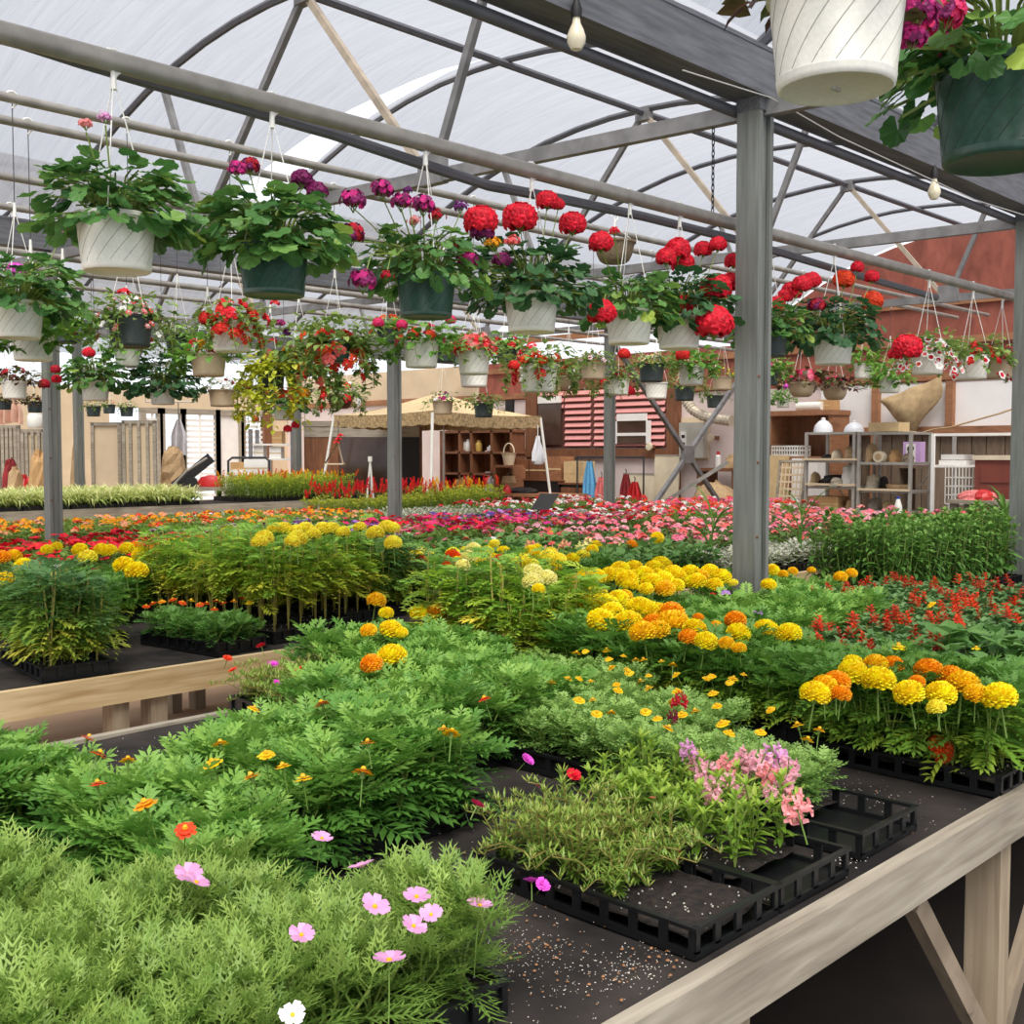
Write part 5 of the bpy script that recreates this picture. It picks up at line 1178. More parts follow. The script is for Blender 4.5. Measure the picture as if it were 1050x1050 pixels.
pot(709, 395, 28, 'w', 'lush', 'white pot of leafy red begonia below the biggest red ball', 6.15, heads=[(700, 364, 'head', 'scarlet', 1.4)])
pot(702, 411, 22, 'd', 'mound', 'dark pot of white and pink flowers under the leafy white pot', 7.4, flowers=[('tiny', ['white', 'pink'], 24)])
pot(741, 400, 22, 't', 'sparse', 'tan pot of yellow flowers touching the left side of the thick post', 8.0, flowers=[('tiny', ['gold', 'yellow'], 22)])
pot(733, 418, 18, 'd', 'sparse', 'small dark pot of plain leaves left of the thick post above the duct', 9.9)
pot(454, 425, 22, 't', 'sparse', 'small tan pot of white and mauve flowers in front of the canopy', 10.1, flowers=[('calib', ['white', 'magenta', 'white', 'plum'], 20)])
pot(496, 428, 21, 'd', 'mound', 'small dark pot of wine red petunias in front of the canopy', 10.1, flowers=[('calib', ['wine', 'crimson', 'wine', 'pink'], 20)])
pot(457, 372, 24, 'd', 'trail', 'dark basket trailing small white flowers between the two white pots', 7.4, flowers=[('tiny', ['white'], 14)])
pot(822, 407, 29, 'b', 'bronze', 'tan bowl of pink bronze leaved begonias right of the thick post', 5.75, flowers=[('cluster', ['hot', 'crimson', 'pink'], 12)])
pot(856, 410, 27, 'b', 'bronze', 'tan bowl of hot pink impatiens under the white pot with orange heads', 5.75, flowers=[('flat', ['hot', 'hot', 'magenta'], 12)])
pot(886, 388, 22, 'w', 'lush', 'small white pot of yellow green leaves behind the orange headed pot', 7.0)
pot(912, 403, 23, 'w', 'lush', 'white pot of bright leaves with white flowers beside the burlap', 6.15, flowers=[('tiny', ['white', 'white'], 16)], heads=[(913, 363, 'head', 'scarlet', .8)])
pot(788, 395, 22, 'd', 'lush', 'dark green pot hugging the right side of the thick post, lower one', 5.75, flowers=[('cluster', ['magenta'], 3)])
pot(803, 418, 14, 'w', 'lush', 'tiny white pot above the wooden hutch right of the thick post', 8.3, heads=[(806, 396, 'head', 'orchid', .8)])
pot(630, 270, 44, 'c', None, 'bare brown coir basket hanging behind the front row of red heads', 4.9, pz=3.25, dia=.3)
pot(66, 352, 30, 'd', 'lush', 'dark pot of dense leaves behind the left post', 7.4)
pot(183, 362, 26, 'd', 'trail', 'dark pot of trailing leaves left of the pot of red verbena', 8.3, flowers=[('tiny', ['white', 'salmon'], 10)])
pot(398, 352, 24, 'd', 'trail', 'dark pot of trailing leaves with orange dots before the steel post by the canopy', 7.4, flowers=[('cluster', ['redorange'], 8)])
pot(520, 372, 24, 'd', 'lush', 'dark pot of bright leaves between the coral pink pot and the red swirl pot', 7.4, flowers=[('cluster', ['red'], 5)])
# beyond the left gutter beam
for k, (px, pb, w, c, st, l) in enumerate(((96, 427, 15, 'd', 'sparse', 'small dark pot just right of the left post, under the white pot'), (36, 423, 16, 'd', 'bronze', 'small dark pot with red leaves left of the left post'), (112, 424, 13, 'd', 'sparse', 'tiny dark pot between the two left steel posts'), (130, 427, 14, 'd', 'sparse', 'tiny dark pot above the top of the cream panels'), (5, 420, 14, 'd', 'bronze', 'tiny dark pot at the left edge over the pile'))):
    pot(px, pb, w, c, st, l, (10.1, 10.1, 11.8, 11.8, 10.1)[k], flowers=[('tiny', ['pale', 'salmon'], 6)])
# ------------------------------------------------------------------ stored things along the walls
random.seed(21)
RZF = math.atan2(-FX, FY)
def item(name, label, cat, x0, x1, yt, yb=None, x=None, d=None, base=None, group=None):
    """an Empty at the thing's base; local x runs to the right, y away, z up. Returns it with width and height."""
    pm = (x0 + x1) / 2
    if x is not None:
        a, b, c = atx(x0, 460, x), atx(x1, 460, x), atx(pm, yt, x); rz = -PI / 2; w = a.y - b.y; p = atx(pm, 460, x); zt = c.z
        zb = base if base is not None else atx(pm, yb, x).z
        loc = Vector((x, (a.y + b.y) / 2, zb))
    else:
        r = ray(pm, 460); k = d / (FX * r.x + FY * r.y); p = r * k; w = (x1 - x0) * d / F; rz = RZF
        zt = CH + (ray(pm, yt) * (d / (FX * ray(pm, yt).x + FY * ray(pm, yt).y))).z
        zb = base if base is not None else CH + (ray(pm, yb) * (d / (FX * ray(pm, yb).x + FY * ray(pm, yb).y))).z
        loc = Vector((p.x, p.y, zb))
    return thing(name, label, cat, loc, rz, group), w, zt - zb
def zx(px, py, x): return atx(px, py, x).z
def carton(label, x0, x1, yt, yb=None, x=None, d=None, base=None, mat=None, dep=.3, flap=True, name='cardboard_box'):
    t, w, h = item(name, label, 'box', x0, x1, yt, yb, x, d, base)
    MB().box(-w / 2, w / 2, 0, dep, 0, h).build('box_body', mat or M_card, t)
    if flap:
        MB().box(-w / 2, w / 2, -.004, .0, h * .42, h * .5).build('tape', M_cardl, t)
    return t
def lump(mb, w, dp, h, n=10, m=6, mat=0, rough=.12):
    vs = []
    for i in range(m + 1):
        t = i / m
        for j in range(n):
            a = 2 * PI * j / n; k = math.cos(t * PI / 2) ** .55 * (1 + U(-rough, rough)); vs.append((w / 2 * k * math.cos(a), dp / 2 + dp / 2 * k * math.sin(a), h * math.sin(t * PI / 2) * (1 + U(-rough, rough) * .5)))
    mb.add(vs, [(i * n + j, i * n + (j + 1) % n, (i + 1) * n + (j + 1) % n, (i + 1) * n + j) for i in range(m) for j in range(n)] + [tuple(m * n + j for j in range(n))], mat); return mb
def cloth(mb, w, h, folds=5, amp=.04, top=.4):
    n = 22; vs = []
    for i in range(9):
        t = i / 8
        for j in range(n + 1):
            u = j / n - .5; k = top + (1 - top) * min(1, t * 2.2); vs.append((u * w * k, amp * math.sin(u * folds * 6.28) * (0.3 + t) + .03, h * (1 - t) + .02 * math.sin(9 * u) * t))
    q = [(x, y + .02, z) for x, y, z in vs]; N = len(vs)
    fs = [(i * (n + 1) + j, i * (n + 1) + j + 1, (i + 1) * (n + 1) + j + 1, (i + 1) * (n + 1) + j) for i in range(8) for j in range(n)]
    mb.add(vs + q, fs + [tuple(N + k for k in f[::-1]) for f in fs]); return mb

# hutch right of the thick post
XR = 14.5
t, w, h = item('hutch', 'reddish brown wooden hutch with open upper part right of the thick post', 'cabinet', 789, 851, 421, x=XR, base=0)
zs = zx(820, 468, XR)
MB().box(-w / 2, w / 2, .46, .5, zs, h).build('back_panel', M_brownw, t)
for s in (-1, 1): MB().box(s * (w / 2) - .03, s * (w / 2) + .03, 0, .5, 0, h - .07).build('side_panel', M_railw, t)
MB().box(-w / 2 - .05, w / 2 + .05, -.03, .5, h - .07, h).build('top', M_railw, t)
MB().box(-w / 2 + .03, w / 2 - .03, -.02, .46, zs - .05, zs).build('shelf', M_railw, t)
for s in (-1, 1): MB().box(s * w / 4 - w / 4 + .03, s * w / 4 + w / 4 - .03, -.0, .03, .05, zs - .06).build('door', M_brownw, t)
t, w, h = item('plastic_crate', 'white perforated plastic crate on the hutch shelf', 'crate', 789, 820, 457, x=XR - .0, base=zs)
mb = MB(); mb.box(-w / 2, w / 2, 0, .3, 0, .012)
for z in (0.01, h * .5, h - .02): mb.box(-w / 2, w / 2, 0, .012, z, z + .022); mb.box(-w / 2, w / 2, .29, .3, z, z + .022); mb.box(-w / 2, -w / 2 + .012, 0, .3, z, z + .022); mb.box(w / 2 - .012, w / 2, 0, .3, z, z + .022)
for k in range(13): x = -w / 2 + w * k / 12; mb.box(x - .008, x + .008, 0.002, .01, 0, h); mb.box(x - .008, x + .008, .29, .298, 0, h)
mb.build('lattice', M_white, t)
zh = zx(820, 421, XR)
t, w, h = item('paper_roll', 'white roll lying on top of the hutch', 'roll', 815, 840, 412, x=XR + .1, base=zh)
MB().lathe([(h / 2, -w / 2), (h / 2, w / 2)], 14, 0, M=Matrix.Translation((0, h / 2, h / 2)) @ Matrix.Rotation(PI / 2, 4, 'Y')).build('roll', M_white, t); MB().box(-w / 2, w / 2, h / 2 - .02, h / 2 + .02, 0, .01).build('rest', M_white, t)
carton('brown carton at the right end of the hutch top', 838, 850, 410, x=XR + .2, base=zh, mat=M_card)
carton('pale tan carton standing left of the leaning lattice', 789, 798, 467, x=14.0, base=0.0, mat=M_cardl)
carton('white carton with printed panel behind the leaning lattice', 812, 838, 470, x=14.1, base=0.0, mat=M_whitew)
# leaning lattice panel
t, w, h = item('lattice_panel', 'tan lattice panel leaning beside the steel racks', 'panel', 789, 817, 473, x=13.4, base=0)
t.rotation_euler = (-.16, 0, -PI / 2); h *= 1.02; mb = MB()
mb.box(-w / 2, -w / 2 + .03, 0, .03, 0, h); mb.box(w / 2 - .03, w / 2, 0, .03, 0, h); mb.box(-w / 2, w / 2, 0, .03, h - .03, h); mb.box(-w / 2, w / 2, 0, .03, 0.0, .03)
mb.build('frame', M_greyw, t); mb = MB()
for k in range(1, 7): x = -w / 2 + w * k / 7; mb.box(x - .008, x + .008, .006, .014, .02, h - .02)
for k in range(1, 16): z = h * k / 16; mb.box(-w / 2 + .02, w / 2 - .02, .014, .022, z - .014, z + .014)
mb.build('lattice', M_ply, t)
# steel racks
def rack(label, x0, x1, yt, shelves, x, dep=.55, mat=None, cross=True):
    t, w, h = item('metal_rack', label, 'rack', x0, x1, yt, x=x, base=0)
    for sx in (-1, 1):
        for yy in (0, dep): MB().box(sx * w / 2 - .018, sx * w / 2 + .018, yy - .018, yy + .018, 0, h).build('upright', mat or M_steelr, t)
    for k, py in enumerate([yt] + list(shelves)):
        z = zx((x0 + x1) / 2, py, x); MB().box(-w / 2, w / 2, 0, dep, z - .03, z).build('shelf', mat or M_steelr, t)
    if cross:
        mb = MB(); mb.bar((-w / 2, dep, .5), (w / 2, dep, h - .5), .02, .01); mb.bar((-w / 2, dep, h - .5), (w / 2, dep, .5), .02, .01); mb.build('cross_brace', mat or M_steelr, t)
    return t, w, h
XK = 13.1
rack('grey steel rack holding a domed lamp, left of its twin', 827, 876, 443, (472, 499, 524), XK)
rack('grey steel rack with crossed braces beneath the burlap', 881, 934, 443, (474, 503, 524), XK)
rack('pale metal frame table at the far right before the dark planks', 957, 1047, 444, (477,), XK, .6, M_whitew, False)
def zk(py, px=860): return zx(px, py, XK)
def dome(label, x0, x1, yt, x=XK + .22):
    t, w, h = item('domed_lamp', label, 'lamp', x0, x1, yt, x=x, base=zk(443))
    r = w / 2; MB().lathe([(r, .0), (r * .99, h * .2), (r * .85, h * .5), (r * .5, h * .75), (r * .2, h * .85), (r * .2, h * .9)], 18, 0, (0, r, 0)).build('shade', M_bag, t, True)
    MB().lathe([(r * .2, h * .88), (r * .24, h * .95), (r * .1, h)], 10, 0, (0, r, 0)).build('cap', M_white, t)
dome('white domed lamp shade on the left steel rack', 830, 848, 428); dome('white domed lamp shade between the two steel racks', 861, 880, 431, 13.3)
carton('pale flattened carton on top of the right steel rack', 890, 921, 433, x=XK + .1, base=zk(443), mat=M_cardl, flap=False)
carton('open orange cardboard box on the bottom of the left steel rack', 829, 860, 509, x=XK + .05, base=zk(524), mat=M_card)
for (x0, x1, yt, yb, m, l) in ((838, 850, 466, 472, M_dark, 'dark bundle on the upper shelf of the left steel rack'), (858, 874, 477, 486, M_white, 'white carton on the middle of the left steel rack'), (835, 872, 487, 499, M_dark, 'dark heap on the middle shelf of the left steel rack'), (884, 893, 455, 474, M_kraft, 'brown sack on the upper shelf of the right steel rack')):
    t, w, h = item('bundle', l, 'bundle', x0, x1, yt, x=XK + .08, base=zk(472 if yb == 472 else (499 if x0 < 880 else 474))); lump(MB(), w, .3, h).build('wrap', m, t)
t, w, h = item('round_tin', 'round cream tin on the upper shelf of the right steel rack', 'tin', 895, 906, 464, x=XK + .05, base=zk(474)); MB().lathe([(w / 2, 0), (w / 2, .1)], 18, 0, M=Matrix.Translation((0, .1, w / 2)) @ Matrix.Rotation(PI / 2, 4, 'X')).build('tin', M_cream, t); MB().lathe([(w * .3, 0), (w * .3, .004)], 14, 0, M=Matrix.Translation((0, 0.0, w / 2)) @ Matrix.Rotation(PI / 2, 4, 'X')).build('lid', M_kraft, t)
t, w, h = item('round_basket', 'shallow tan basket low on the right steel rack', 'basket', 904, 928, 497, x=XK + .05, base=zk(503)); MB().lathe([(w * .32, 0), (w * .46, h * .6), (w * .5, h), (w * .47, h), (w * .3, .02)], 18, 0, (0, w / 2, 0)).build('bowl', M_kraft, t)
t, w, h = item('detergent_bottle', 'white bottle with blue label at the foot of the right steel rack', 'bottle', 918, 926, 511, x=XK - .1, base=0.0); r = w / 2; hb = h
MB().lathe([(r, 0), (r, h - .1), (r * .6, h - .04), (r * .4, h)], 14).build('bottle', M_white, t, True); MB().lathe([(r * 1.02, h - .34), (r * 1.02, h - .18)], 14).build('label', M_bluep, t); MB().lathe([(r * .45, h - .03), (r * .45, h + .02)], 10).build('cap', M_bluep, t)
for (x0, x1, yt, sp, m, l, dy) in ((850, 857, 461, 472, M_cream, 'cream packet on the upper shelf of the left steel rack', .1), (862, 872, 458, 472, M_kraft, 'tan bundle at the right of the upper shelf of the left steel rack', .12), (829, 834, 484, 499, M_cardl, 'tall pale packet at the left of the middle shelf of the left steel rack', .1), (848, 858, 490, 499, M_greyw, 'weathered bundle mid way along the middle shelf of the left steel rack', -.1),
        (908, 918, 461, 474, M_card, 'orange tan carton on the upper shelf of the right steel rack', .12), (884, 898, 487, 503, M_cream, 'cream bundle at the left of the middle shelf of the right steel rack', .2), (922, 931, 465, 474, M_oldw, 'dark bundle at the right of the upper shelf of the right steel rack', .1), (899, 905, 489, 503, M_dark, 'dark packet behind the tan basket on the right steel rack', .25),
        (864, 874, 512, 524, M_kraft, 'tan bundle beside the open orange carton', .1), (886, 900, 511, 524, M_greyw, 'weathered bundle at the bottom of the right steel rack', .1), (902, 914, 514, 524, M_cardl, 'pale bundle at the bottom of the right steel rack', .15)):
    t, w, h = item('bundle', l, 'bundle', x0, x1, yt, x=XK + dy, base=zk(sp)); lump(MB(), w, .26, h).build('wrap', m, t)
for (x0, x1, py, l) in ((822, 878, 472, 'rough pale plank laid across the upper shelf of the left steel rack'), (826, 876, 498, 'rough pale plank laid across the middle shelf of the left steel rack'), (880, 932, 502, 'rough pale plank laid across the middle shelf of the right steel rack')):
    t, w, h = item('loose_plank', l, 'plank', x0, x1, py - 2, x=XK - .06, base=zk(py)); MB().box(-w / 2, w / 2, 0, .05, 0, .025).build('plank', M_ply, t)
# lilac bag on a dark shelf between racks
zl = zx(945, 477, 14.2)
t, w, h = item('wall_shelf', 'dark low shelf unit between the steel racks under the burlap', 'shelf', 920, 957, 477, x=14.2, base=0); MB().box(-w / 2, w / 2, 0, .5, h - .04, h).build('top', M_oldw, t)
for s in (-1, 1): MB().box(s * w / 2 - .03, s * w / 2 + .03, 0, .5, 0, h - .04).build('side_panel', M_oldw, t)
t, w, h = item('gift_bag', 'lilac bag with black and white print between the racks', 'bag', 926, 944, 453, x=14.25, base=zl); MB().box(-w / 2, w / 2, 0, .14, 0, h).build('bag_body', M_purple, t)
mb = MB(); mb.box(-w * .32, w * .2, -.006, 0, h * .12, h * .9); mb.build('print', M_white, t)
mb = MB()
for (a, b, c, e) in ((-.1, .5, .12, .16), (.06, .3, .08, .14), (-.18, .7, .08, .1), (.08, .72, .06, .08)): mb.lathe([(0, 0), (1, 0.0)], 14, 0, M=Matrix.Translation((a * w, -.008, b * h)) @ Matrix.Rotation(PI / 2, 4, 'X') @ Matrix.Diagonal((c * w, e * h, 1, 1)))
mb.build('print_blot', M_dark, t)
t, w, h = item('folded_towel', 'folded white towel on the pale metal frame table', 'towel', 963, 991, 466, x=XK + .1, base=zx(1000, 477, XK)); mb = MB(); mb.box(-w / 2, w / 2, 0, .3, 0, h * .45); mb.box(-w / 2 + .02, w / 2 - .03, .01, .3, h * .5, h); mb.build('folds', M_whitew, t)
t, w, h = item('chest_cabinet', 'red brown panelled chest with pale top at the far right', 'cabinet', 1000, 1047, 467, x=12.7, base=0)
MB().box(-w / 2, w / 2, 0, .5, 0, h - .05).build('body', M_maroon, t); MB().box(-w / 2 - .02, w / 2 + .02, -.03, .5, h - .05, h).build('top', M_cream, t)
mb = MB(); mb.box(-w * .36, w * .4, -.015, 0, h - .30, h - .11); mb.box(-w * .36, w * .4, -.015, 0, h - .56, h - .36); mb.build('drawer_front', M_maroon, t)
t, w, h = item('low_table', 'small weathered table with red cloth near the right edge', 'table', 972, 1024, 513, x=12.0, base=0); MB().box(-w / 2, w / 2, 0, .5, h - .04, h).build('top', M_greyw, t)
for sx in (-1, 1):
    for yy in (.05, .42): MB().box(sx * (w / 2 - .05) - .04, sx * (w / 2 - .05) + .04, yy, yy + .06, 0, h - .04).build('leg', M_greyw, t)
zt_ = zx(998, 513, 12.0)
t, w, h = item('red_cloth_heap', 'crumpled red and tan cloth on the small table at the right', 'cloth', 976, 1016, 503, x=12.05, base=zt_); lump(MB(), w, .35, h, 14, 6).build('cloth', M_pinkc, t); mb = MB(); lump(mb, w * .45, .25, h * 1.1, 10, 5, 0); o = mb.build('cloth_fold', M_redp, t); o.location = (w * .25, -.02, 0)
t, w, h = item('wire_basket_cart', 'white wire basket on stand left of the red brown chest', 'basket', 970, 998, 479, x=12.8, base=0); mb = MB(); hb = h - .42
for z in (hb, hb + .1, hb + .2, hb + .3, h): mb.box(-w / 2, w / 2, -.004, .004, z - .004, z + .004); mb.box(-w / 2, w / 2, .296, .304, z - .004, z + .004); mb.box(-w / 2 - .004, -w / 2 + .004, 0, .3, z - .004, z + .004); mb.box(w / 2 - .004, w / 2 + .004, 0, .3, z - .004, z + .004)
for k in range(9): x = -w / 2 + w * k / 8; mb.box(x - .004, x + .004, -.004, .004, hb, h); mb.box(x - .004, x + .004, .296, .304, hb, h)
mb.build('wire_basket', M_white, t)
for sx in (-1, 1): MB().box(sx * w / 2 - .02, sx * w / 2 + .02, .12, .16, 0, hb).build('leg', M_white, t)
# burlap draped from the rail, and the rope
c3 = [atx(px, py, XE - .16) for px, py in ((904, 411), (968, 386), (967, 406), (937, 446), (926, 441))]
mb = MB(); n = 12; vs = []
for i in range(n + 1):
    for j in range(n + 1):
        u, v = i / n, j / n; top = c3[0].lerp(c3[1], u); bot = c3[0].lerp(c3[3], min(1, u * 2)) if u < .5 else c3[3].lerp(c3[2], (u - .5) * 2)
        p = top.lerp(bot, v); vs.append((p.x - .05 - .05 * math.sin(u * 14 + v * 4) * (1 - abs(u - .5)) - .12 * math.sin(PI * u) * math.sin(PI * v), p.y, p.z))
mb.add(vs, [(i * (n + 1) + j, (i + 1) * (n + 1) + j, (i + 1) * (n + 1) + j + 1, i * (n + 1) + j + 1) for i in range(n) for j in range(n)])
o = mb.build('burlap_sheet', M_burlap, None, True); tag(o, 'torn tan burlap sheet drooping from the wall rail at the right', 'cloth')
so = o.modifiers.new('thick', 'SOLIDIFY'); so.thickness = .01
o = MB().tube([atx(px, py, 14.0) for px, py in ((921, 438), (930, 442), (945, 444), (958, 440), (975, 438), (1000, 431), (1025, 424), (1048, 416))], .012, 6).build('rope', M_kraft, None, True); tag(o, 'tan rope strung across the dark planks above the racks', 'rope')
# middle: electrical panel, dials, duct, X brace
t, w, h = item('electrical_panel', 'grey electrical panel box on the wall left of the thick post', 'electrical box', 696, 724, 430, 472, x=XE - .12)
MB().box(-w / 2, w / 2, .06, .1, 0, h + .03).build('backboard', M_ply, t); MB().box(-w / 2 + .06, w / 2, -.08, .06, .04, h - .05).build('cabinet', M_elec, t); MB().box(-w / 2 + .10, -w / 2 + .2, -.09, -.08, h * .3, h * .7).build('door_label', M_white, t)
mb = MB(); mb.box(-w / 2 + .12, -w / 2 + .18, -.10, -.09, h * .36, h * .44); mb.box(-w / 2 + .12, -w / 2 + .18, -.10, -.09, h * .55, h * .62); mb.build('switch', M_dark, t)
for (px, py, l) in ((666, 458, 'round cream dial below the pink shutters'), (729, 449, 'round cream dial right of the electrical panel')):
    p = atx(px, py, XE - .2); t = thing('wall_dial', l, 'dial', p, -PI / 2)
    MB().lathe([(.065, 0), (.06, .03), (0, .035)], 18, 0, M=Matrix.Rotation(PI / 2, 4, 'X')).build('face', M_cream, t); MB().box(-.03, .03, 0.0, .19, -.03, .03).build('bracket', M_brownw, t)
zc = 1.61
o = thing('cross_bracing', 'big steel X brace in front of the electrical panel', 'brace', (13.1, 9.2, 0))
for (a, b) in (((11.45, 3.04), (14.75, .17)), ((11.45, .17), (14.75, 3.04))): MB().bar((a[0] - 13.1, 0, a[1]), (b[0] - 13.1, 0, b[1]), .055, .055).build('brace_bar', M_truss, o)
MB().box(-.12, .12, -.035, .035, zc - .12, zc + .12).build('centre_plate', M_truss, o)
o = MB().bar(atx(676, 518, 12.9), atx(746, 474, 13.6), .05, .05).build('loose_pipe', M_pipe); tag(o, 'thin pale pipe leaning through the lower part of the X brace', 'pipe')
pts = [atx(px, py, 14.7) for px, py in ((700, 400), (703, 410), (710, 420), (722, 427), (738, 430), (752, 432))]
mb = MB(); full = []
for a, b in zip(pts, pts[1:]):
    for k in range(8): full.append(a.lerp(b, k / 8))
mb.tube(full, [.085 if k % 2 else .072 for k in range(len(full))], 12); o = mb.build('flexible_duct', M_duct); tag(o, 'ribbed tan flexible duct bending along the wall by the thick post', 'duct')
t, w, h = item('work_shelf', 'brown wooden shelf under the duct left of the thick post', 'shelf', 716, 752, 480, x=14.6, base=0); MB().box(-w / 2, w / 2, 0, .5, h - .05, h).build('top', M_brownw, t)
for s in (-1, 1): MB().box(s * w / 2 - .04, s * w / 2 + .04, .02, .48, 0, h - .05).build('side_panel', M_brownw, t)
zw = zx(734, 480, 14.6)
t, w, h = item('spray_bottle', 'white bottle with red cap on the brown shelf under the duct', 'bottle', 734, 739, 463, x=14.7, base=zw); MB().lathe([(w / 2, 0), (w / 2, h * .7), (w * .2, h * .85)], 12).build('bottle', M_white, t); MB().lathe([(w * .3, h * .8), (w * .3, h)], 10).build('cap', M_redp, t)
t, w, h = item('paper_sack', 'crumpled brown sack on the shelf under the duct', 'sack', 740, 752, 466, x=14.7, base=zw); lump(MB(), w, .3, h).build('sack_body', M_kraft, t)
t, w, h = item('tarp_bundle', 'large crumpled tan tarp bundle behind the foot of the X brace', 'tarp', 693, 748, 496, x=13.9, base=0); lump(MB(), w, .7, h, 18, 8, 0, .1).build('tarp', M_kraft, t, True)
for (x0, x1, yt, m, l, xx) in ((636, 668, 485, M_cream, 'yellowed cream board leaning under the wall dial', 14.6), (668, 693, 466, M_cream, 'tall cream board leaning left of the X brace', 14.9)):
    t, w, h = item('leaning_board', l, 'board', x0, x1, yt, x=xx, base=0); t.rotation_euler = (-.06, 0, -PI / 2); MB().box(-w / 2, w / 2, 0, .03, 0, h).build('sheet', m, t); MB().box(-w / 2, w / 2, -.004, 0, h - .03, h).build('edge_strip', M_greyw, t)
def hung(label, x0, x1, yt, yb, x, mat, name='hanging_cloth', folds=3):
    t, w, h = item(name, label, 'cloth', x0, x1, yt, yb, x=x); cloth(MB(), w, h, folds).build('cloth', mat, t, True); MB().tube([(0, .03, h - .02), (0, .05, h + .05), (0, .02, h + .08)], .008, 5).build('hook', M_dwire, t); return t
hung('light blue towel hanging by the foot of the window timber', 597, 609, 473, 520, 14.2, M_bluec)
hung('pink patterned cloth hanging left of the middle steel post', 609, 622, 489, 522, 14.2, M_pinkc)
hung('brownish red coat hanging right of the middle steel post', 635, 646, 486, 520, 14.2, M_redc); hung('red jacket hanging next to the brownish coat', 643, 656, 494, 520, 14.0, M_redp)
mb = MB(); a = atx(592, 472, 14.25); b = atx(660, 484, 14.25); mb.tube([(14.25, a.y, a.z + .06), (14.25, b.y, a.z + .06)], .015, 6); mb.tube([(14.25, a.y, 0), (14.25, a.y, a.z + .06)], .015, 6); mb.tube([(14.25, b.y, 0), (14.25, b.y, a.z + .06)], .015, 6); o = mb.build('clothes_rail', M_dwire); tag(o, 'dark clothes rail holding the blue towel and coats', 'rail')
# bookcase and dressers under the canopy
XB = 14.4
t, w, h = item('bookcase', 'brown open bookcase with jars seen under the canopy', 'bookcase', 452, 526, 441, x=XB, base=0)
def lx(px): return (atx(489, 460, XB).y - atx(px, 460, XB).y)
M2 = M_brownw
for px in (453, 472, 484, 505, 525): MB().box(lx(px) - .025, lx(px) + .025, 0, .34, 0, h).build('divider', M2, t)
MB().box(-w / 2, w / 2, 0, .34, h - .05, h).build('top', M2, t)
for py in (463, 485, 503): z = zx(489, py, XB); MB().box(-w / 2, w / 2, 0, .34, z - .04, z).build('shelf', M2, t)
for (p0, p1, y0, y1) in ((453, 472, 442, 462), (484, 497, 442, 462), (453, 472, 465, 503), (484, 505, 465, 484), (505, 525, 442, 484), (484, 505, 488, 503)):
    MB().box(lx(p0), lx(p1), .30, .34, zx(489, y1, XB), zx(489, y0, XB)).build('back_panel', M2, t)
zb1 = zx(489, 463, XB)
def jar(label, x0, x1, yt, m, base=zb1, xx=XB + .06, lid=None):
    t, w, h = item('jar', label, 'jar', x0, x1, yt, x=xx, base=base); r = w / 2
    MB().lathe([(r * .8, 0), (r, h * .15), (r, h * .7), (r * .6, h * .85), (r * .55, h)], 14, 0, (0, r, 0)).build('jar_body', m, t, True); MB().lathe([(r * .62, h * .97), (r * .62, h * 1.06)], 12, 0, (0, r, 0)).build('lid', lid or M_white, t)
jar('white jar on the upper bookcase shelf, left one of the pair', 469, 475, 450, M_white); jar('white jar on the upper bookcase shelf, right one of the pair', 475.5, 480, 451, M_white); jar('yellow glazed jar on the upper bookcase shelf', 486, 491, 452, M_yellowp, lid=M_yellowp); jar('clear low jar at the right of the upper bookcase shelf', 497, 504, 457, M_bag)
zb2 = zx(515, 477, XB - .3)
t, w, h = item('side_shelf', 'low brown stand right of the bookcase carrying a cream basket', 'stand', 507, 526, 477, x=XB - .35, base=0); MB().box(-w / 2, w / 2, 0, .3, h - .04, h).build('top', M_railw, t)
for s in (-1, 1): MB().box(s * w / 2 - .02, s * w / 2 + .02, 0, .3, 0, h - .04).build('side_panel', M_railw, t)
t, w, h = item('flower_basket', 'cream basket with arched handle beside the bookcase', 'basket', 510, 522, 464, x=XB - .3, base=zb2); MB().lathe([(w * .3, 0), (w * .42, h * .8), (w * .5, h), (w * .45, h * .95), (w * .28, .02)], 16, 0, (0, w / 2, 0)).build('bowl', M_cream, t); MB().tube([(w * .45 * math.cos(a), w / 2, h + .16 * math.sin(a)) for a in [PI * k / 10 for k in range(11)]], .012, 6).build('handle', M_cream, t)
t, w, h = item('dark_table', 'long dark table with brown boxes under the canopy', 'table', 524, 577, 493, x=14.3, base=0); MB().box(-w / 2, w / 2, 0, .5, h - .3, h).build('apron', M_dark, t); MB().box(-w / 2 - .02, w / 2 + .02, -.02, .52, h, h + .02).build('top', M_brownw, t)
for s in (-1, 1): MB().box(s * (w / 2 - .05) - .04, s * (w / 2 - .05) + .04, .03, .1, 0, h - .3).build('leg', M_dark, t)
zd = zx(550, 493, 14.3) + .02
for (x0, x1, yt, l, m) in ((526, 542, 471, 'brown box at the left end of the dark table', M_brownw), (543, 560, 471, 'brown box in the middle of the dark table', M_brownw), (561, 575, 468, 'orange brown box at the right end of the dark table', M_railw)):
    carton(l, x0, x1, yt, x=14.34, base=zd, mat=m, dep=.35, name='storage_box')
t, w, h = item('side_cabinet', 'low dark cabinet under the pale cardboard box', 'cabinet', 574, 600, 495, x=14.3, base=0); MB().box(-w / 2, w / 2, 0, .5, 0, h - .03).build('body', M_dark, t); MB().box(-w / 2 - .02, w / 2 + .02, -.02, .5, h - .03, h).build('top', M_brownw, t); MB().box(-w / 2 + .04, w / 2 - .04, -.02, 0, h * .5, h - .08).build('drawer', M_brownw, t)
carton('pale cardboard box with tape beside the blue towel', 578, 598, 473, x=14.34, base=zx(587, 495, 14.3), mat=M_cardl)
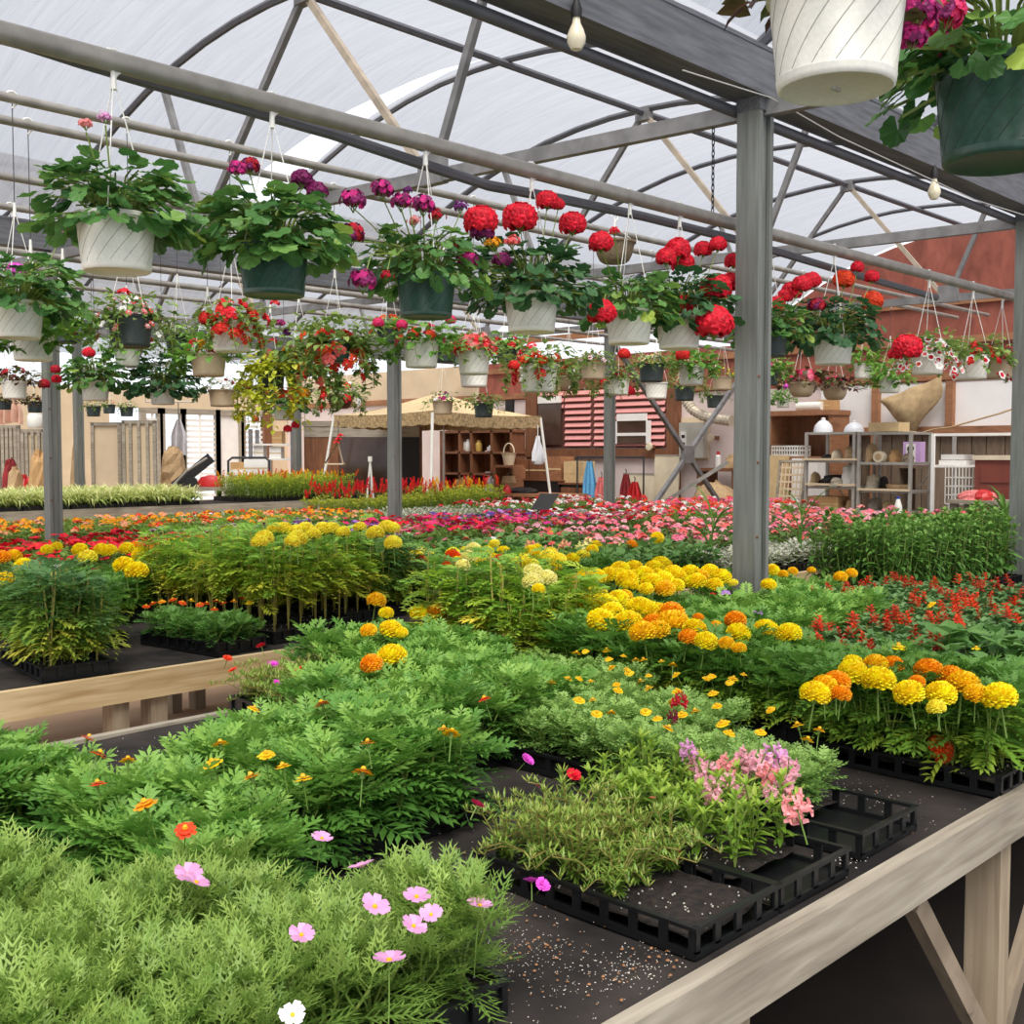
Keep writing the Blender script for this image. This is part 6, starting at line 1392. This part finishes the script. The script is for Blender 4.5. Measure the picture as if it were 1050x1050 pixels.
t, w, h = item('clay_pot', 'dark round pot low beside the bookcase', 'pot', 511, 522, 489, x=13.7, base=zx(516, 501, 13.7)); MB().lathe([(w * .3, 0), (w * .5, h * .5), (w * .4, h)], 14, 0, (0, w / 2, 0)).build('pot_body', M_kraft, t, True); MB().lathe([(w * .42, h * .95), (w * .42, h * 1.05)], 12, 0, (0, w / 2, 0)).build('rim', M_kraft, t)
t, w, h = item('plank_table', 'rough plank table edge behind the pink flowers under the canopy', 'table', 480, 570, 506, x=13.4, base=0); MB().box(-w / 2, w / 2, 0, .8, h - .05, h).build('top', M_railw, t)
for s in (-1, 1): MB().box(s * (w / 2 - .1) - .04, s * (w / 2 - .1) + .04, .05, .75, 0, h - .05).build('leg', M_railw, t)
zp = zx(525, 506, 13.4)
for (x0, x1, yt, m, l, nm) in ((452, 478, 491, M_card, 'crushed cardboard heap at the foot of the bookcase', 'cardboard_heap'), (486, 502, 492, M_greyc, 'grey cloth heap at the foot of the bookcase', 'cloth_heap')):
    t, w, h = item(nm, l, 'heap', x0, x1, yt, x=13.9, base=0); lump(MB(), w, .5, h, 12, 7).build('heap_body', m, t)
t, w, h = item('dark_cloth', 'dark cloth lying on the plank table behind the black sign', 'cloth', 514, 542, 500, x=13.5, base=zp); lump(MB(), w, .4, h, 14, 5).build('cloth', M_dark, t)
t, w, h = item('garden_globe', 'small red ball ornament on the plank table', 'ornament', 516, 523, 497, x=13.45, base=zp); MB().lathe([(w / 2, 0), (w * .5, h * .4), (w * .3, h * .8), (0, h)], 14).build('dome', M_redp, t, True); MB().lathe([(w * .1, h * .9), (w * .1, h * 1.1)], 8).build('knob', M_redp, t)
# black sign on a stake, standing in the third bench
p = Vector((8.35, 7.6, BZ)); t = thing('black_sign', 'blank black tilted sign on a wire stake among the petunias', 'sign', p, RZF)
mb = MB(); mb.add([(-.13, 0, .30), (.06, -.02, .30), (.16, .02, .46), (-.03, .04, .46), (-.13, .008, .30), (.06, -.012, .30), (.16, .028, .46), (-.03, .048, .46)], [(0, 1, 2, 3), (7, 6, 5, 4), (0, 4, 5, 1), (1, 5, 6, 2), (2, 6, 7, 3), (3, 7, 4, 0)]); mb.build('board', M_dark, t)
MB().tube([(-.06, .0, 0), (-.05, .02, .35)], .006, 5).build('stake', M_dwire, t)
# canopy tent
Lc, Mc, Rc = Vector((11.0, 14.5, 0)), Vector((10.75, 11.9, 0)), Vector((13.66, 12.5, 0)); Bc = Lc + Rc - Mc; ctr = (Lc + Rc) / 2
t = thing('canopy_tent', 'tan canopy tent with leaf print valance at the middle of the background', 'canopy', (ctr.x, ctr.y, 0)); off = Vector((-ctr.x, -ctr.y, 0))
cs = [Lc + off, Mc + off, Rc + off, Bc + off]; zv, zpk = 2.22, 2.60; mb = MB()
for k in range(4):
    a, b = cs[k], cs[(k + 1) % 4]; n = 10; vs = []
    for i in range(n + 1):
        for j in range(n + 1):
            e = a.lerp(b, i / n); s = j / n; q = e * (1 - s); vs.append((q.x, q.y, zv + (zpk - zv) * (s ** 1.5) - .03 * math.sin(PI * i / n) * (1 - s) + .012 * math.sin(i * 2.4 + j) * (1 - s)))
    mb.add(vs, [(i * (n + 1) + j, (i + 1) * (n + 1) + j, (i + 1) * (n + 1) + j + 1, i * (n + 1) + j + 1) for i in range(n) for j in range(n)])
mb.build('roof_cloth', M_tent, t, True)
for k in range(4):
    a, b = cs[k], cs[(k + 1) % 4]; n = 24; mb = MB(); vs = []
    for i in range(n + 1):
        e = a.lerp(b, i / n) * 1.004; z = zv - .03 * math.sin(PI * i / n); vs += [(e.x, e.y, z + .01), (e.x, e.y, z - .17 - .02 * abs(math.sin(i * PI / 3)))]
    mb.add(vs, [(2 * i, 2 * i + 1, 2 * i + 3, 2 * i + 2) for i in range(n)]); v = mb.build('valance', M_val, t); m_ = v.modifiers.new('thick', 'SOLIDIFY'); m_.thickness = .008
def gp(px, d): r = ray(px, 460); k = d / (FX * r.x + FY * r.y); return Vector((r.x * k, r.y * k, 0)) + off
for (c, foot) in ((cs[0], gp(318, 18)), (cs[1], gp(440, 16)), (cs[2], gp(572, 18.5)), (cs[3], cs[3])):
    MB().tube([(foot.x, foot.y, 0), (c.x, c.y, zv - .02)], .022, 8).build('pole', M_white, t)
t, w, h = item('plastic_bag', 'clear white plastic bag hanging from the right corner of the canopy', 'bag', 545, 558, 447, 476, d=18.2); mb = MB(); mb.lathe([(w * .38, 0), (w * .5, h * .12), (w * .45, h * .4), (w * .2, h * .8), (.02, h)], 12, 0, fn=lambda a, i, z: .02 * math.sin(5 * a + i)); mb.build('bag_body', M_bag, t, True); MB().tube([(0, 0, h - .02), (0, 0, h + .18)], .008, 5).build('tie', M_white, t)
# big brown cabinet with dark glass front, birdhouse, white stand
t, w, h = item('display_cabinet', 'large brown cabinet with dark glossy front left of the canopy pole', 'cabinet', 312, 430, 436, d=19.2, base=0)
MB().box(-w / 2, w / 2, .02, .6, 0, h).build('carcass', M_brownw, t); MB().box(-w / 2 - .02, w / 2 + .02, -.03, .62, h - .02, h + .07).build('cornice', M_greyw, t); MB().box(-w / 2, w / 2, -.02, .02, h - .2, h - .02).build('header_board', M_greyw, t)
MB().box(-w / 2, -w * .20, -.01, .02, .1, h - .2).build('door', M_brownw, t); MB().box(-w * .19, w * .30, -.012, .02, .1, h - .2).build('glass_door', M_glass, t); MB().box(w * .31, w / 2, -.01, .02, .1, h - .2).build('door', M_dark, t)
p = gp(343, 16.6) - off; t = thing('bird_feeder', 'triangular wooden bird feeder with red flowers hanging left of the canopy', 'bird feeder', (p.x, p.y, CH - 12 * 16.6 / F), RZF)
mb = MB(); mb.add([(-.15, 0, 0), (.11, 0, 0), (.04, 0, .30), (-.15, .16, 0), (.11, .16, 0), (.04, .16, .30), (-.12, .02, .02), (.08, .02, .02), (.03, .02, .25)], [(0, 2, 5, 3), (1, 4, 5, 2), (0, 3, 4, 1)]); mb.build('roof_boards', M_ply, t); MB().box(-.15, .13, -.02, .17, -.02, .0).build('base', M_ply, t); MB().tube([(.04, .08, .3), (.05, .08, .62)], .006, 5).build('cord', M_dwire, t)
for k in range(3): b = ob('blossom', bloom('cluster', 'red', k), t, (.03 + .03 * k, .0, .30 + .05 * k), 0, 1.6)
t, w, h = item('folding_stand', 'small white folding stand in front of the dark cabinet front', 'stand', 371, 388, 472, d=17.4, base=0)
MB().bar((0, 0, h), (-w / 2, -.1, 0), .02, .02).build('leg', M_white, t); MB().bar((0, 0, h), (w / 2, -.1, 0), .02, .02).build('leg', M_white, t); MB().bar((0, 0, h), (0, .3, 0), .02, .02).build('leg', M_white, t); MB().box(-.03, .03, -.03, .03, h - .02, h + .06).build('head_joint', M_white, t)
# left part: panels, crates, heap
def screen(label, x0, x1, yt, d, slats, name='cloth_screen'):
    t, w, h = item(name, label, 'screen', x0, x1, yt, d=d, base=0); mb = MB()
    mb.box(-w / 2, -w / 2 + .05, 0, .05, 0, h); mb.box(w / 2 - .05, w / 2, 0, .05, 0, h); mb.box(-w / 2, w / 2, 0, .05, h - .05, h); mb.box(-w / 2, w / 2, 0, .05, .5, .55); mb.build('frame', M_greyw, t)
    MB().box(-w / 2 + .03, w / 2 - .03, .03, .042, .5, h - .03).build('sheet', M_ply, t)
    for k in range(slats): x = -w / 2 + w * (k + 1) / (slats + 1); MB().box(x - .022, x + .022, -.01, .03, .5, h - .02).build('slat', M_greyw, t)
screen('plain tan cloth screen behind the spider plants, left of the slatted one', 93, 124, 433, 17.2, 0)
screen('tan screen with three upright slats behind the spider plants', 125, 160, 431, 17.0, 3)
screen('slatted crate panel at the left edge behind the heap', -6, 20, 436, 17.2, 5, 'crate_panel'); screen('crate panel of wide slats beside the left post', 21, 46, 440, 17.0, 3, 'crate_panel')
t, w, h = item('white_drum', 'white drum on top of the crate panels left of the left post', 'drum', 29, 45, 422, 437, d=17.3); t.location.z = zz = CH + (462 - 438) * 17.0 / F
MB().lathe([(w * .4, 0), (w / 2, h * .2), (w / 2, h * .8), (w * .4, h)], 16).build('drum_body', M_white, t, True); MB().lathe([(w * .42, h * .97), (w * .42, h * 1.05)], 14).build('lid', M_white, t)
t, w, h = item('pink_tarp', 'salmon coloured tarp hanging at the left edge above the crate panels', 'tarp', -8, 23, 409, 434, d=17.6); cloth(MB(), w, h, 4, .06, .7).build('cloth', plain('salmon_cloth', (214, 172, 150), .9, 0, .15, 8), t, True); MB().tube([(0, .03, h - .02), (0, .03, h + .5)], .01, 5).build('cord', M_wire, t)
HEAP = 15.4
for (x0, x1, yt, m, l, nm) in ((19, 42, 464, M_card, 'orange brown paper sack slumped left of the left post', 'paper_sack'), (-4, 16, 481, M_kraft, 'tan crumpled bundle low at the left edge', 'cloth_bundle'), (6, 26, 489, M_redp, 'red and white crumpled bag in the heap left of the left post', 'plastic_sack'), (24, 40, 484, M_greyc, 'black and white bag in the heap beside the left post', 'plastic_sack'), (-6, 8, 473, M_redc, 'dark red cloth at the very left of the heap', 'cloth_bundle'), (66, 77, 452, M_kraft, 'brown sack between the two left steel posts', 'paper_sack'), (66, 78, 476, M_cream, 'cream carton stack between the two left steel posts', 'carton_stack')):
    t, w, h = item(nm, l, 'sack', x0, x1, yt, d=HEAP + (1.6 if x0 > 60 else U(-.2, .2)), base=0); lump(MB(), w, .6, h, 12, 8, 0, .09).build('sack_body', m, t); MB().box(-w * .1, w * .1, .22, .28, h * .8, h * 1.02).build('neck', m, t)
t, w, h = item('white_bowl', 'upturned white bowl at the back edge of the spider plants', 'bowl', 94, 108, 486, 497, d=15.3); t.location = (t.location.x, 14.38, .95); MB().lathe([(w / 2, 0), (w * .46, h * .5), (w * .3, h * .9), (0, h)], 18).build('bowl_body', M_white, t, True); MB().lathe([(w * .52, 0), (w * .52, .02)], 18).build('rim', M_white, t)
t, w, h = item('work_table', 'plain table behind the spider plants carrying the red and grey machine', 'table', 158, 238, 500, d=17.2, base=0); MB().box(-w / 2, w / 2, 0, .9, h - .05, h).build('top', M_greyw, t)
for s in (-1, 1): MB().box(s * (w / 2 - .1) - .04, s * (w / 2 - .1) + .04, .05, .85, 0, h - .05).build('leg', M_greyw, t)
zt2 = CH - 38 * 17.2 / F
t, w, h = item('garden_machine', 'red and dark grey folded garden machine on the far table', 'machine', 176, 226, 469, d=17.3, base=zt2)
mb = MB(); mb.lathe([(.02, 0), (w * .26, .02), (w * .28, h * .18), (w * .2, h * .36), (.03, h * .42)], 18, 0, M=Matrix.Translation((w * .2, .25, 0)) @ Matrix.Diagonal((1, .6, 1, 1))); mb.build('housing', M_redp, t, True)
MB().bar((-w * .5, .1, .02), (w * .22, .25, h), .05, .16).build('deck_plate', M_dark, t)
for yy in (.0, .3): MB().tube([(-w * .5, yy, .04), (-w * .2, yy, h * .55), (w * .22, yy, h * .98)], .018, 6).build('handle_bar', M_steelr, t)
MB().lathe([(.09, -.03), (.09, .03)], 14, 0, M=Matrix.Translation((-w * .1, .0, .09)) @ Matrix.Rotation(PI / 2, 4, 'X')).build('wheel', M_dark, t)
t, w, h = item('kraft_bag', 'large crumpled brown paper bag left of the garden machine', 'bag', 160, 186, 459, d=17.6, base=zt2); lump(MB(), w, .5, h, 12, 8, 0, .12).build('bag_body', M_kraft, t); MB().box(-w * .2, w * .2, .2, .26, h * .85, h * 1.02).build('bag_mouth', M_kraft, t)
t, w, h = item('grey_coat', 'pale grey coat hanging in front of the bright door openings', 'coat', 175, 191, 430, 466, d=19.5); cloth(MB(), w, h, 2, .08, .25).build('cloth', M_greyc, t, True); MB().tube([(0, .03, h - .02), (0, .03, 2.5 - t.location.z)], .008, 5).build('hook', M_dwire, t)
mb = MB(); a = gp(150, 19.5) - off; b = gp(200, 19.5) - off; mb.tube([(a.x, a.y, 2.5), (b.x, b.y, 2.5)], .012, 6); mb.tube([(a.x, a.y, 2.5), (a.x, a.y, 3.6)], .006, 6); mb.tube([(b.x, b.y, 2.5), (b.x, b.y, 3.6)], .006, 6); o = mb.build('hanging_rail', M_steelr); tag(o, 'steel rail carrying the pale grey coat', 'rail')
# white shelves left of the cabinet
t, w, h = item('steel_shelves', 'light grey shelves with cartons left of the brown cabinet', 'shelves', 257, 300, 440, d=19.0, base=0)
for sx in (-1, 1):
    for yy in (0, .5): MB().box(sx * w / 2 - .03, sx * w / 2 + .03, yy - .03, yy + .03, 0, h).build('upright', M_truss, t)
for py in (454, 469, 486): z = CH + (462 - py) * 19.0 / F; MB().box(-w / 2, w / 2, 0, .5, z - .03, z).build('shelf', M_white, t)
zz = lambda py: CH + (462 - py) * 19.0 / F
carton('tilted tan carton on the top of the light grey shelves', 279, 289, 442, d=19.05, base=zz(454)); carton('white carton on the middle of the light grey shelves', 276, 288, 458, d=19.05, base=zz(469), mat=M_whitew); carton('white binder stack on the left of the light grey shelves', 260, 270, 457, d=19.05, base=zz(469), mat=M_whitew)
t, w, h = item('hand_cart', 'flat cart with bent rail carrying white cartons before the slatted doors', 'cart', 234, 276, 487, d=17.8, base=0); MB().box(-w / 2, w / 2, 0, .6, h - .05, h).build('platform', M_steelr, t)
MB().tube([(-w / 2, 0, h), (-w / 2, 0, h + .22), (-w / 2 + .06, 0, h + .27), (w / 2 - .06, 0, h + .27), (w / 2, 0, h + .22), (w / 2, 0, h)], .02, 7).build('rail', M_dwire, t)
for sx in (-1, 1): MB().lathe([(.12, -.03), (.12, .03)], 14, 0, M=Matrix.Translation((sx * (w / 2 - .15), .1, .12)) @ Matrix.Rotation(PI / 2, 4, 'X')).build('wheel', M_dark, t); MB().box(sx * (w / 2 - .15) - .02, sx * (w / 2 - .15) + .02, .2, .24, .1, h - .05).build('leg', M_steelr, t)
zc_ = CH - 25 * 17.8 / F
carton('white carton with blue print on the flat cart, left one', 236, 249, 482, d=17.9, base=zc_, mat=M_whitew); carton('tan carton on the flat cart, behind its rail', 236, 250, 474, d=18.3, base=zc_); carton('large white carton with grey lettering panel on the flat cart', 250, 274, 471, d=17.95, base=zc_, mat=M_whitew)
# spiky plants at the right edge and grassy blades by the post
def spiky(px, py, d, label, n=46, L=.5, z=BZ, wd=.7):
    r = ray(px, 460); k = d / (FX * r.x + FY * r.y); p = Vector((r.x * k, r.y * k, z)); t = thing('spike_plant', label, 'potted plant', p)
    MB().lathe([(.06, 0), (.08, .11), (.085, .12), (.075, .12), (.07, .1)], 18).build('pot', M_black, t); MB().lathe([(0, .10), (.072, .098)], 16).build('soil', M_soil, t)
    mb = MB()
    for i in range(n): place(mb, random.choice(T['strap'][:2]), (0, 0, .10 + .16 * i / n), 2.4 * i, .15 + 1.2 * i / n, Vector((L, L * wd, L)) * U(.7, 1.1), 0, 0, U(.2, .9))
    mb.tube([(0, 0, .08), (0, 0, .28)], .014, 6, 0); mb.build('leaves', [LM['zinnia']], t)
spiky(1032, 520, 8.5, 'spiky green dracaena at the right picture edge', 60, .5)
spiky(822, 520, 8.6, 'thin grassy plant right of the thick post before the lattice', 12, .62, wd=.3); spiky(730, 520, 8.2, 'thin grassy plant left of the thick post among begonias', 12, .6, wd=.3)
# ------------------------------------------------------------------ light
w = bpy.data.worlds.new('sky'); scene.world = w; w.use_nodes = True
nt = w.node_tree; bg = nt.nodes['Background']
bg.inputs['Color'].default_value = (0.88, 0.93, 1.0, 1); bg.inputs['Strength'].default_value = 1.0
sun = bpy.data.lights.new('sun', 'SUN'); sun.energy = 11.0; sun.angle = math.radians(40); sun.color = (1.0, 0.95, 0.86)
so = bpy.data.objects.new('sun', sun); COL.objects.link(so)
so.rotation_euler = Vector((0.42, 0.50, -1.0)).to_track_quat('-Z', 'Y').to_euler(); so.location = (-3, -4, 9)
scene.view_settings.view_transform = 'Standard'; scene.view_settings.look = 'None'; scene.view_settings.gamma = 1.0; scene.view_settings.use_curve_mapping = False
scene.view_settings.exposure = 0.5
